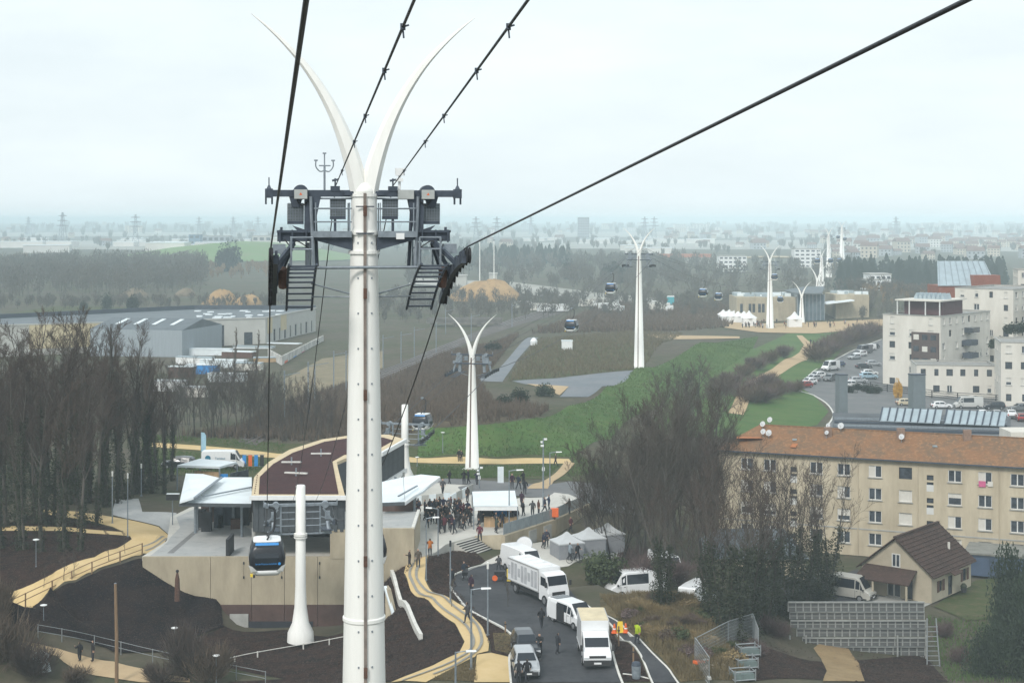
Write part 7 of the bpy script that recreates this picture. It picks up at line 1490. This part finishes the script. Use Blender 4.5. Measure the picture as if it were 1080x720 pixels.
def tree(key, p, hgt, label, group=None, name='bare_tree', rz=None, wide=1.0):
    pr = TREES[key]; t = pr[0] if not pr[1] else clone(pr[0]); pr[1] = True; s = hgt/pr[2]; t.name = name; t.location = Vector(p)-Vector((0, 0, .1)); t.scale = (s*wide, s*wide, s); t.rotation_euler = (0, 0, random.uniform(0, 6.28) if rz is None else rz); tag(t, label, 'tree', group); return t
tree_proto('tall1', dict(frac=.68, n=3200, rad=.95, size=.22), seed=1, h=20, kids=(15, 9, 8), spread=.24, low=.38)
tree_proto('tall2', dict(frac=.3, n=900, rad=.5, size=.22), seed=2, h=20, kids=(15, 9, 8), spread=.22, low=.4, stems=1, r0=.2)
tree_proto('tall3', dict(frac=.78, n=3800, rad=.95, size=.22), seed=3, h=20, kids=(10, 8, 9), spread=.22, low=.4, stems=2, fan=.06)
tree_proto('tall4', dict(frac=.5, n=1500, rad=.7, size=.22), seed=14, h=20, kids=(16, 9, 8), spread=.25, low=.4, lean=.1)
tree_proto('clump1', None, seed=4, h=17, stems=5, kids=(10, 8, 9), spread=.34, fan=.24, low=.2, twigm=M_twig_g)
tree_proto('clump2', None, seed=5, h=17, stems=6, kids=(9, 8, 9), spread=.32, fan=.3, low=.2)
tree_proto('clump3', None, seed=15, h=17, stems=4, kids=(12, 8, 9), spread=.36, fan=.2, low=.15, twigm=M_twig_g)
tree_proto('ivy1', dict(frac=.62, n=6500, rad=1.5, size=.24), seed=6, h=15, stems=3, kids=(9, 6, 5), spread=.36, fan=.16, low=.35)
tree_proto('ivy2', dict(frac=.55, n=6000, rad=1.35, size=.24), seed=7, h=15, stems=4, kids=(8, 6, 5), spread=.36, fan=.22, low=.3)
tree_proto('mid1', None, seed=8, h=11, kids=(14, 8, 7), spread=.4, low=.2, twig_r=.02)
tree_proto('mid2', None, seed=9, h=11, stems=3, kids=(10, 7, 6), spread=.38, fan=.2, low=.15, twig_r=.02, twigm=M_twig_g)
tree_proto('poplar', None, seed=10, h=22, kids=(34, 7, 5), spread=.11, low=.15, up_=1.2, twig_r=.025, twigm=mat('poplar_twigs', (.13, .10, .07), .95, .3, 1.5))
tree_proto('sapling', None, seed=11, h=3, kids=(9, 4, 2), spread=.3, low=.35, twig_r=.012, r0=.035)
random.seed(77)
# left grove
k = 0
GW = ['tall1', 'tall2', 'tall3', 'tall4']
words = ['first', 'second', 'third', 'fourth', 'fifth', 'sixth', 'seventh', 'eighth', 'ninth', 'tenth', 'eleventh', 'twelfth', 'thirteenth', 'fourteenth']
for row, (y0, y1, n, hh) in enumerate(((583, 575, 9, 19.5), (556, 549, 12, 20), (536, 528, 13, 20.5), (522, 514, 13, 20))):
    for i in range(n):
        px = -14+i*(150-row*-14+14)/(n-1)+random.uniform(-5, 5)
        if row == 0 and px > 95: continue
        if px > 182: continue
        if 120 < px and row == 0: continue
        if row == 1 and px > 108: continue
        if row == 2 and px > 118: continue
        y = random.uniform(y1, y0)
        edge = 1-.24*max(0, (px-120)/60)
        tree(GW[(i+row*2+k) % 4], G(px, y), hh*random.uniform(.86, 1.05)*edge, '%s tree from the left in the %s row of the bare left grove' % (words[i], ['nearest', 'second', 'third', 'rearmost'][row]), 'trees of the left grove')
for i, (px, y, h) in enumerate(((112, 534, 17.5), (124, 531, 17), (133, 527, 16.5), (142, 521, 16), (150, 518, 16), (158, 514, 15.5), (166, 512, 15), (173, 510, 14.5), (181, 507, 12.5), (128, 518, 17), (146, 512, 16))): tree(GW[i % 4], G(px, y), h, '%s tree from the left at the right end of the grove by the shelter' % words[i], 'trees of the left grove')
# right clump beside the plaza and the tan path
for i, (px, y, h, t) in enumerate(((628, 588, 13, 'clump1'), (650, 600, 17, 'clump2'), (676, 606, 18.5, 'clump3'), (700, 604, 19, 'clump1'), (722, 598, 18.5, 'clump2'), (742, 592, 17, 'clump3'), (690, 575, 20, 'clump2'), (715, 565, 20, 'clump1'), (655, 575, 16, 'clump3'), (738, 560, 19, 'clump2'), (760, 560, 16, 'clump1'))): tree(t, G(px, y), h*.82, 'bare multi-stemmed tree in the big thicket right of the plaza, %s' % ['leftmost by the tents', 'front left', 'front centre left', 'front centre', 'front centre right', 'front right', 'back centre left', 'back centre', 'back left', 'back right', 'rightmost by the roof end'][i], 'big thicket right of the plaza', wide=1.0)
# ivy trees in front of the apartment block
for i, (px, y, h, t) in enumerate(((700, 640, 11, 'ivy1'), (768, 668, 14, 'ivy1'), (787, 664, 15.5, 'ivy2'), (806, 655, 15, 'ivy1'), (826, 648, 15.5, 'ivy2'), (846, 640, 14.5, 'ivy1'), (872, 630, 14.5, 'ivy2'), (752, 655, 12, 'ivy2'))): tree(t, G(px, y), h, 'ivy clad tree %s' % ['behind the minibuses on the bank', 'nearest the mesh fence', 'second right of the mesh fence', 'in front of the annexe doorway', 'just left of the formwork', 'above the left end of the formwork', 'behind the camper van', 'left of the mesh fence trees'][i], 'ivy clad trees before the apartments')
words += ['fifteenth', 'sixteenth', 'seventeenth', 'eighteenth', 'nineteenth', 'twentieth', 'twenty-first', 'twenty-second', 'twenty-third', 'twenty-fourth', 'twenty-fifth', 'twenty-sixth', 'twenty-seventh', 'twenty-eighth', 'twenty-ninth', 'thirtieth']
extra = ((184, 452, 10), (198, 448, 11), (212, 450, 10), (226, 454, 10), (250, 452, 10), (262, 455, 11), (284, 456, 9), (308, 455, 8), (326, 450, 8), (192, 440, 10), (220, 436, 10), (252, 434, 9), (345, 464, 6))
# thin trees behind the station, poplars, right park trees
for i, (px, y, h) in enumerate(((190, 466, 9), (205, 460, 10), (222, 462, 9), (240, 458, 11), (258, 462, 10), (275, 460, 11), (300, 466, 9), (318, 462, 9), (336, 458, 8), (350, 456, 7), (232, 448, 11), (268, 446, 10), (290, 450, 9))+extra): tree('mid1' if i % 2 else 'mid2', G(px, y), h, 'thin bare tree in the belt behind the station, %s from the left' % words[i], 'tree belt behind the station')
tree('poplar', Zp(247, 440, -1.5), 19, 'left of two tall narrow poplars beside the depot yard', 'poplars by the depot'); tree('poplar', Zp(268, 436, -1.5), 18, 'right of two tall narrow poplars beside the depot yard', 'poplars by the depot')
for i, (px, y, h) in enumerate(((700, 462, 10), (718, 455, 11), (735, 448, 11), (752, 441, 8), (765, 434, 7), (728, 470, 11), (755, 462, 10))): tree('mid2' if i % 2 else 'mid1', G(px, y), h, 'bare tree beside the park path above the thicket, %s' % ['nearest left', 'second left', 'middle left', 'middle', 'middle right', 'front centre', 'front right'][i], 'trees beside the park path', wide=1.25)
for i, (px, y, h) in enumerate(((67, 612, 3.4), (78, 607, 3.2), (115, 592, 3.4), (46, 620, 2.6), (132, 584, 2.6), (100, 548, 4), (60, 552, 4), (82, 556, 4), (476, 640, 3), (536, 640, 2.6))): tree('sapling', G(px, y), h, 'young sapling %s' % ['beside the left path, inner one of the close pair', 'beside the left path, outer one of the close pair', 'beside the left path near the fence bend', 'beside the left path at its lower end', 'beside the left path near the plaza', 'in the left bed by the upper path', 'in the left bed at its left end', 'in the middle of the left bed', 'in the mulch left of the road', 'at the road kerb above the cars'][i], 'young saplings', 'sapling')
# bushes ------------------------------------------------------------
def bush_mesh(seed, n, leafy, flat=.75, size=.22):
    rnd = random.Random(seed); b = MB()
    lobes = [(Vector((rnd.uniform(-.45, .45), rnd.uniform(-.45, .45), rnd.uniform(.2, .55))), rnd.uniform(.3, .55)) for _ in range(7)]
    for _ in range(n):
        c, r = rnd.choice(lobes); d = Vector((rnd.gauss(0, 1), rnd.gauss(0, 1), rnd.gauss(0, 1)*.9)).normalized(); p = c+d*r*rnd.random()**.35
        if p.z < 0: p.z = -p.z*.3
        if leafy:
            u = Vector((rnd.uniform(-1, 1), rnd.uniform(-1, 1), rnd.uniform(-1, 1))).normalized()*size*rnd.uniform(.15, .4); v = u.orthogonal().normalized()*u.length*.6; b.add([p-u, p+v, p+u, p-v], [(0, 1, 2, 3)])
        else:
            o = Vector((p.x*.25, p.y*.25, 0)); q = p+d*.12; w_ = Vector((rnd.uniform(-1, 1), rnd.uniform(-1, 1), .1)).normalized()*.011; e = o.lerp(p, rnd.uniform(.25, .75)); b.add([e-w_, e+w_, q], [(0, 1, 2)])
            w2 = w_.cross(d).normalized()*.013; b.add([p-w2-d*.15, p+w2-d*.15, p+Vector((rnd.uniform(-.15, .15), rnd.uniform(-.15, .15), .16))], [(0, 1, 2)])
    return b
M_bru = mat('bush_russet', (.115, .085, .062), .95, .35, 1.5); M_brg = mat('bush_green', (.035, .055, .02), .8, .5, 2, col2=(.08, .10, .04)); M_brp = mat('bush_purple', (.12, .085, .08), .95, .3, 1.5); M_eve = mat('evergreen', (.012, .022, .014), .8, .4, 2, col2=(.03, .05, .025))
M_brs = mat('bush_straw', (.24, .18, .09), .95, .3, 1.5)
BM = {'leaf2': bush_mesh(8, 6500, True, size=.085), 'bare': bush_mesh(1, 900, False), 'leaf': bush_mesh(2, 1500, True), 'bare2': bush_mesh(3, 800, False)}
BD = {}
def bush(kind, m, p, w_, h_, label, group=None, name='shrub'):
    key = (kind, m.name)
    if key not in BD: o = BM[kind].build('shrub', m); BD[key] = o
    else: o = BD[key].copy(); COL.objects.link(o)
    o.name = name; o.location = Vector(p)-Vector((0, 0, .05)); o.scale = (w_*.55, w_*.5, h_*.95); o.rotation_euler = (0, 0, random.uniform(0, 6.28)); return tag(o, label, 'shrub', group)
random.seed(12)
for i, (px, y, w_, h_) in enumerate(((640, 612, 5, 3), (655, 618, 4, 2.5), (668, 606, 6, 3.5), (630, 603, 4, 2.5), (690, 612, 6, 3), (712, 615, 5, 3))): bush('leaf' if i in (0, 3) else 'bare', M_brg if i in (0, 3) else M_brp, G(px, y), w_, h_, '%s shrub under the thicket beside the road, %s' % ('green leafy' if i in (0, 3) else 'purple brown bare', ['by the white post', 'front right of the green one', 'below the trunks', 'nearest the tents', 'left of the dark trunks', 'behind the vans'][i]), 'shrubs below the thicket')
for i in range(90):   # bank and slope shrubs
    px = random.uniform(636, 780); y = random.uniform(634, 700)
    if px < 640+(y-640)*1.05+14: continue
    bush(('leaf', 'bare', 'bare2')[i % 3], (M_brg, M_brs, M_bru, M_brp)[i % 4], G(px, y), random.uniform(1.2, 2.6), random.uniform(.5, 1.3), 'low shrub or tussock on the dry bank right of the road', 'shrubs on the dry bank')
for i, (px, y, h) in enumerate(((782, 420, 5), (792, 425, 5.5), (803, 424, 5), (815, 420, 5), (827, 415, 4.5), (838, 414, 4), (800, 412, 5.5), (812, 408, 4.5), (772, 408, 5), (784, 398, 5), (797, 390, 5), (810, 383, 5), (824, 377, 5), (760, 415, 5.5))): bush(('bare', 'bare2')[i % 2], (M_brp, M_bru)[i % 2], G(px, y), h*1.6, h*.85, 'russet bare shrub in the park, %s' % ['first right of the path foot', 'second right of the path foot', 'third right of the path foot', 'fourth right of the path foot', 'fifth right of the path foot', 'nearest the street bend', 'upper row left', 'upper row right', 'left of the path low', 'left of the path second', 'left of the path third', 'left of the path fourth', 'left of the path farthest', 'at the lower left of the path'][i], 'small park trees by the tan path', 'shrub')
for i, (px, y) in enumerate(((862, 382), (868, 376), (876, 371), (884, 368), (892, 364), (900, 361), (908, 359), (916, 357), (924, 355))): bush(('bare2', 'bare')[i % 2], (M_bru, M_brp)[i % 2], G(px, y), 12, 6, 'purple brown bare shrub below the far station forecourt, %s from the left' % words[i], 'trees below the far station', 'shrub')
for i, (px, y, w_, h_) in enumerate(((12, 700, 6, 5.5), (35, 715, 5, 4), (-4, 665, 5, 5), (202, 716, 6, 5.5), (222, 722, 5, 4), (170, 722, 4, 2.5), (75, 722, 4, 2))): bush('bare', (M_bru, M_twig)[i % 2], G(px, y), w_, h_, 'bare shrub at the bottom left, %s' % ['left of the tarpaulin', 'below the tarpaulin', 'at the left edge below the path', 'tall one by the lower fence', 'at the bottom edge right of the tall one', 'left of the tall one', 'below the walking pair'][i], 'bare shrubs at the bottom left')
for i, (px, y, w_, h_) in enumerate(((1062, 690, 6, 9), (1082, 676, 7, 11), (1040, 712, 5, 6), (1090, 715, 7, 9))): bush('leaf2', M_eve, G(px, y), w_, h_, 'dark evergreen at the lower right corner, %s' % ['left of the tall one', 'tallest at the edge', 'lowest left', 'bottom corner'][i], 'evergreens at the lower right', 'evergreen')
for i, (px, y) in enumerate(((905, 411), (914, 413), (897, 414), (922, 415))): bush('leaf', M_eve, G(px, y), 4.5, 2.2, 'clipped hedge bush at the small car park, %s from the left' % words[(1, 2, 0, 3)[i]], 'hedge of the small car park')
bush('leaf', mat('yellow_leaves', (.5, .27, .02), .8, .3, 2), G(947, 420), 2.4, 5, 'small tree with bright yellow leaves before the white flats', None, 'yellow_tree')
for i, (x, y, z) in enumerate(((113, 352, 10.5), (117, 356, 10.5), (109, 349, 7.5), (121, 352, 8))): bush('leaf', M_eve, Vector((x, y, z)), 6, 3, 'dark terrace planting on the flats, %s' % ['upper left', 'upper right', 'lower left', 'lower right'][i], 'terrace planting')
for i, (px, y, w_) in enumerate(((345, 607, 3), (548, 424, 5), (532, 428, 4), (575, 418, 5), (520, 372, 6))): bush('leaf', M_eve, G(px, y), w_, w_*.6, 'dark green bush %s' % ['at the wall foot', 'on the brush plateau, right one', 'on the brush plateau, left one', 'at the sandy bank', 'beside the gravel lane'][i], 'green bushes')
# ground cover: brush, grass tufts, mulch litter ---------------------
EXCL = [[tuple(G(*p)[:2]) for p in Q] for Q in ([(158, 464.5), (230, 469.5), (300, 477), (440, 481.5), (600, 482.5), (608, 491), (440, 491), (300, 487), (230, 480), (158, 475)], [(594, 485), (608, 488), (586, 509), (580, 518), (552, 518)], [(-5, 553), (70, 554), (141, 560), (141, 568), (70, 562.5), (-5, 563)], [(765, 438), (788, 402), (813, 389), (841, 372), (846, 364), (838, 353), (848, 353), (860, 364), (858, 374), (849, 383), (824, 398), (802, 410), (787, 440)], [(856, 684), (880, 672), (893, 677), (915, 719), (866, 719)])]
def scatter(name, label, poly_px, n, m, hgt, wid, kind='twig', seed=1, zoff=0.):
    rnd = random.Random(seed); P = [tuple(G(*p)[:2]) for p in poly_px]; xs = [p[0] for p in P]; ys = [p[1] for p in P]; b = MB(); c = 0; tries = 0
    def inside(x, y, P=P):
        r = False; j = len(P)-1
        for i in range(len(P)):
            if (P[i][1] > y) != (P[j][1] > y) and x < (P[j][0]-P[i][0])*(y-P[i][1])/(P[j][1]-P[i][1])+P[i][0]: r = not r
            j = i
        return r
    while c < n and tries < n*8:
        tries += 1; x, y = rnd.uniform(min(xs), max(xs)), rnd.uniform(min(ys), max(ys))
        if not inside(x, y) or any(inside(x, y, Q) for Q in EXCL): continue
        c += 1; z = T(x, y)+zoff; h = hgt*rnd.uniform(.5, 1.3)
        for q in range(3 if kind == 'twig' else 2):
            a = rnd.uniform(0, 6.28); dx, dy = math.cos(a)*wid, math.sin(a)*wid; tx, ty = rnd.uniform(-.4, .4)*h, rnd.uniform(-.4, .4)*h
            if kind == 'chip': b.add([(x+dx, y+dy, z+.05+h*.3*rnd.random()), (x-dy*.5, y+dx*.5, z+.06+h*.5*rnd.random()), (x-dx, y-dy, z+.05+h*.3*rnd.random())], [(0, 1, 2)])
            else: b.add([(x+dx, y+dy, z-.05), (x-dx, y-dy, z-.05), (x+tx, y+ty, z+h)], [(0, 1, 2)])
    return stuff(b.build(name, m), label)
M_gra = mat('grass_blades', (.06, .115, .03), .9, .4, .5, col2=(.10, .15, .048)); M_str = mat('straw_blades', (.16, .125, .065), .95, .3, .6); M_mul = mat('mulch_chips', (.024, .015, .013), .95, .4, 5, col2=(.10, .065, .05))
scatter('brush', 'rough brown brush on the plateau left of the lawn pylon', [(400, 470), (400, 405), (470, 374), (520, 364), (548, 354), (505, 400), (520, 425), (580, 432), (560, 441), (500, 448), (445, 451)], 9000, M_bru, 1.5, .10, seed=1)
scatter('brush', 'brown brush on both sides of the railway cutting', [(180, 460), (250, 455), (300, 428), (400, 395), (400, 470), (300, 465)], 6000, M_bru, 1.6, .1, seed=2)
scatter('weeds', 'weeds and tufts on the waste ground by the gravel pad', [(535, 402), (548, 380), (570, 358), (660, 350), (720, 352), (690, 372), (668, 390), (600, 396.5)], 7000, mat('weed_blades', (.14, .12, .075), .95, .3, .6), .9, .1, seed=3)
scatter('brush', 'brush between the depot and the embankment', [(560, 352), (640, 320), (800, 318), (770, 345), (700, 350)], 6000, M_bru, 2.0, .25, seed=4)
scatter('grass', 'rough grass tufts on the embankment', [(440, 482), (443, 452), (500, 449.5), (560, 442), (600, 428), (640, 408), (690, 388), (760, 361), (800, 355), (790, 372), (722, 404), (692, 432), (642, 464), (605, 482)], 14000, M_gra, .35, .08, seed=5)
scatter('grass', 'grass tufts on the lawn behind the plaza', [(440, 476), (610, 478), (640, 500), (560, 503), (440, 508)], 5000, M_gra, .3, .06, seed=6, zoff=.06)
scatter('grass', 'grass tufts on the lawn left of the station', [(150, 458), (300, 468), (300, 500), (150, 500)], 3500, M_gra, .3, .06, seed=16, zoff=.06)
scatter('dry_grass', 'long dry grass on the bank right of the road', [(634, 630), (660, 630), (700, 628), (740, 640), (760, 668), (790, 719), (720, 719), (710, 706), (690, 686), (666, 666), (652, 653)], 9000, M_str, .55, .04, seed=7)
scatter('dry_grass', 'dry grass at the verge by the lamp posts', [(455, 717), (501, 695), (503, 719)], 900, M_str, .25, .03, seed=8)
for i, (nm, pl_, n) in enumerate((('loose bark chips on the slope by the winding path', [(412, 600), (434, 600), (426, 607), (434, 624), (457, 641), (480, 659), (489, 677), (484, 688), (457, 701), (412, 719), (385, 719), (398, 650)], 6000), ('loose bark chips on the mound by the steps', [(461, 585), (478, 574), (512, 593), (482, 604), (476, 621), (512, 654), (548, 682), (537, 692), (518, 688), (509, 661), (492, 641), (461, 626), (450, 600)], 3500), ('loose bark chips in the left bed', [(0, 555), (40, 541), (90, 550), (119, 557), (139, 568), (100, 588), (55, 607), (0, 629)], 4000), ('loose bark chips in the lower bed', [(236, 665), (300, 668), (372, 668), (410, 690), (372, 719), (300, 716), (200, 690)], 4500), ('clods on the dark soil bank', [(0, 660), (55, 628), (100, 610), (148, 594), (190, 618), (228, 632), (236, 662), (170, 688), (110, 683), (50, 668)], 4000), ('loose clods on the construction soil', [(770, 690), (830, 692), (960, 700), (1000, 719), (790, 719)], 2500))): scatter('mulch', nm, pl_, n, M_mul, .12, .07, 'chip', seed=20+i, zoff=.06 if i != 4 else .14)
scatter('leaf_litter', 'brown leaf litter under the ivy trees and round the formwork', [(740, 650), (840, 640), (900, 640), (980, 650), (1085, 650), (1085, 719), (960, 719), (840, 690), (790, 700)], 5000, M_mul, .14, .09, 'chip', seed=41, zoff=.05)
scatter('rough_grass', 'rough grass and weeds between the house lawn and the formwork', [(978, 650), (1020, 656), (1085, 652), (1085, 719), (1000, 719)], 2500, M_gra, .3, .04, seed=42, zoff=.03)
for i, (px, y, w_, h_) in enumerate(((812, 668, 3.5, 2), (824, 672, 3, 1.6), (800, 690, 2.6, 1.4), (838, 655, 4, 3), (858, 640, 4, 3.4), (994, 672, 3, 1.8), (1010, 700, 3, 2))): bush('leaf2' if i in (3, 4) else 'bare2', M_ivy if i in (3, 4) else M_brp, G(px, y), w_, h_, '%s shrub near the formwork, %s' % ('dark leafy' if i in (3, 4) else 'russet bare', ['left of its upper corner', 'against its left edge', 'above the steel crates', 'behind its left end', 'beside the camper van', 'right of the ladder', 'below the evergreens'][i]), 'shrubs round the formwork')
# far woods as masses ------------------------------------------------
def wood(name, label, spots, m, hgt, tris, seed, wid=.35, conif=False, trunk=True):
    rnd = random.Random(seed); b = MB()
    for (x, y) in spots:
        z = T(x, y); h = hgt*rnd.uniform(.7, 1.25); r = h*rnd.uniform(.26, .36); ww = wid*y/800
        if trunk: b.add([(x-ww*.6, y, z-.5), (x+ww*.6, y, z-.5), (x, y, z+h*.8)], [(0, 1, 2)])
        for _ in range(tris):
            if conif:
                f = rnd.random(); rr = r*.75*(1-f)+.2; a = rnd.uniform(0, 6.28); p = Vector((x+rr*math.cos(a), y+rr*math.sin(a), z+h*(.05+.95*f))); w_ = ww*1.3
                b.add([p+Vector((-w_, 0, -w_*.3)), p+Vector((w_, 0, -w_*.3)), p+Vector((0, 0, w_*1.6))], [(0, 1, 2)]); continue
            d = Vector((rnd.gauss(0, 1), rnd.gauss(0, 1), rnd.gauss(0, 1))).normalized()*rnd.random()**.4; p = Vector((x+d.x*r, y+d.y*r, z+h*.58+d.z*h*.42)); a = rnd.uniform(-1, 1); w_ = ww*rnd.uniform(.5, 1.1); L = ww*rnd.uniform(2, 4.5)
            b.add([p+Vector((-w_*.5, rnd.uniform(-w_, w_), 0)), p+Vector((w_*.5, rnd.uniform(-w_, w_), 0)), p+Vector((a*L*.5, 0, L))], [(0, 1, 2)])
    return stuff(b.build(name, m), label)
def zone(n, px0, px1, d0, d1, seed):
    rnd = random.Random(seed); out = []
    for _ in range(n): d = d0+(d1-d0)*rnd.random()**.8; out.append(((rnd.uniform(px0, px1)-CXP)/FP*d, d))
    return out
M_fw = mat('far_wood_twigs', (.075, .075, .066), .95, .3, .05, col2=(.12, .108, .09)); M_fw2 = mat('far_wood_straw', (.20, .14, .08), .95, .3, .05); M_fc = mat('far_conifer', (.022, .034, .025), .9, .3, .05)
wood('far_wood', 'grey bare woodland massed on the left horizon side', zone(330, -30, 150, 720, 1200, 1)+zone(180, 140, 215, 800, 1200, 2), M_fw, 13, 95, 1, .42)
wood('far_wood', 'low scrub and trees in front of the left woodland', zone(120, -20, 300, 650, 720, 3), M_fw, 4.5, 60, 2, .4)
wood('far_wood', 'straw coloured scrub and thickets before the landfill hill', zone(90, 150, 300, 1000, 1200, 4)+zone(30, -10, 30, 1250, 1400, 5), M_fw2, 6, 55, 3, .5)
wood('far_wood', 'band of bare trees across the middle distance', zone(250, 430, 720, 820, 1400, 6)+zone(150, 600, 900, 700, 1300, 7), M_fw, 10, 80, 4, .45)
wood('far_wood', 'bare thickets along the depot and the viaduct', zone(150, 380, 560, 560, 760, 8)+zone(120, 560, 780, 600, 740, 9), M_fw, 6, 80, 5, .4)
wood('conifer_belt', 'dark conifer belt behind the brush hill and the flats', zone(260, 885, 1060, 800, 1000, 10)+zone(90, 440, 600, 1250, 1500, 11), M_fc, 13, 70, 6, .5, conif=True)
wood('far_wood', 'hazy tree bands between the distant suburbs', zone(170, 350, 1110, 1500, 2800, 12)+zone(90, -30, 350, 1700, 2800, 22), M_fw, 6.5, 50, 7, .6)
wood('far_wood', 'faintest tree bands below the skyline', zone(300, -30, 1110, 2800, 5600, 13), M_fw, 8, 34, 8, .75, trunk=False)
wood('far_wood', 'bare thicket on the brush hill right of the far station', zone(170, 895, 1000, 560, 740, 14), M_fw, 5, 70, 9, .35)
wood('far_wood', 'straw and russet scrub on the brush hill', zone(120, 905, 985, 600, 720, 15), M_fw2, 3, 45, 10, .35)
random.seed(3)
for i, (px, d, h) in enumerate(((113, 655, 9), (140, 655, 8), (88, 655, 5), (237, 1150, 24), (245, 1150, 26), (600, 1000, 15), (640, 950, 13), (648, 940, 15), (658, 960, 12))):
    x = (px-CXP)/FP*d; bush('leaf', M_fc, gz(x, d), h*.8, h, 'dark evergreen in the distance, %s' % ['larger bush on the far left field', 'right bush on the far left field', 'small bush on the far left field', 'left of the dark pair before the landfill hill', 'right of the dark pair before the landfill hill', 'left of the far track', 'first right of the far track', 'second right of the far track', 'third right of the far track'][i], 'distant evergreens', 'evergreen')
# ------------------------------------------------------------------ haze
hb = MB(); hb.b2((-8000, -600, -14), (8000, 13300, 50)); ho = hb.build('haze', mat('haze_dummy', (1, 1, 1)))
hm = bpy.data.materials.new('haze_volume'); hm.use_nodes = True; n = hm.node_tree; n.nodes.clear(); out = n.nodes.new('ShaderNodeOutputMaterial'); pv = n.nodes.new('ShaderNodeVolumePrincipled')
pv.inputs['Color'].default_value = (.77, .93, 1, 1); pv.inputs['Density'].default_value = 3.2e-4; pv.inputs['Anisotropy'].default_value = -.5
n.links.new(pv.outputs[0], out.inputs['Volume']); ho.data.materials.clear(); ho.data.materials.append(hm); stuff(ho, 'pale winter haze filling the valley', 'haze')
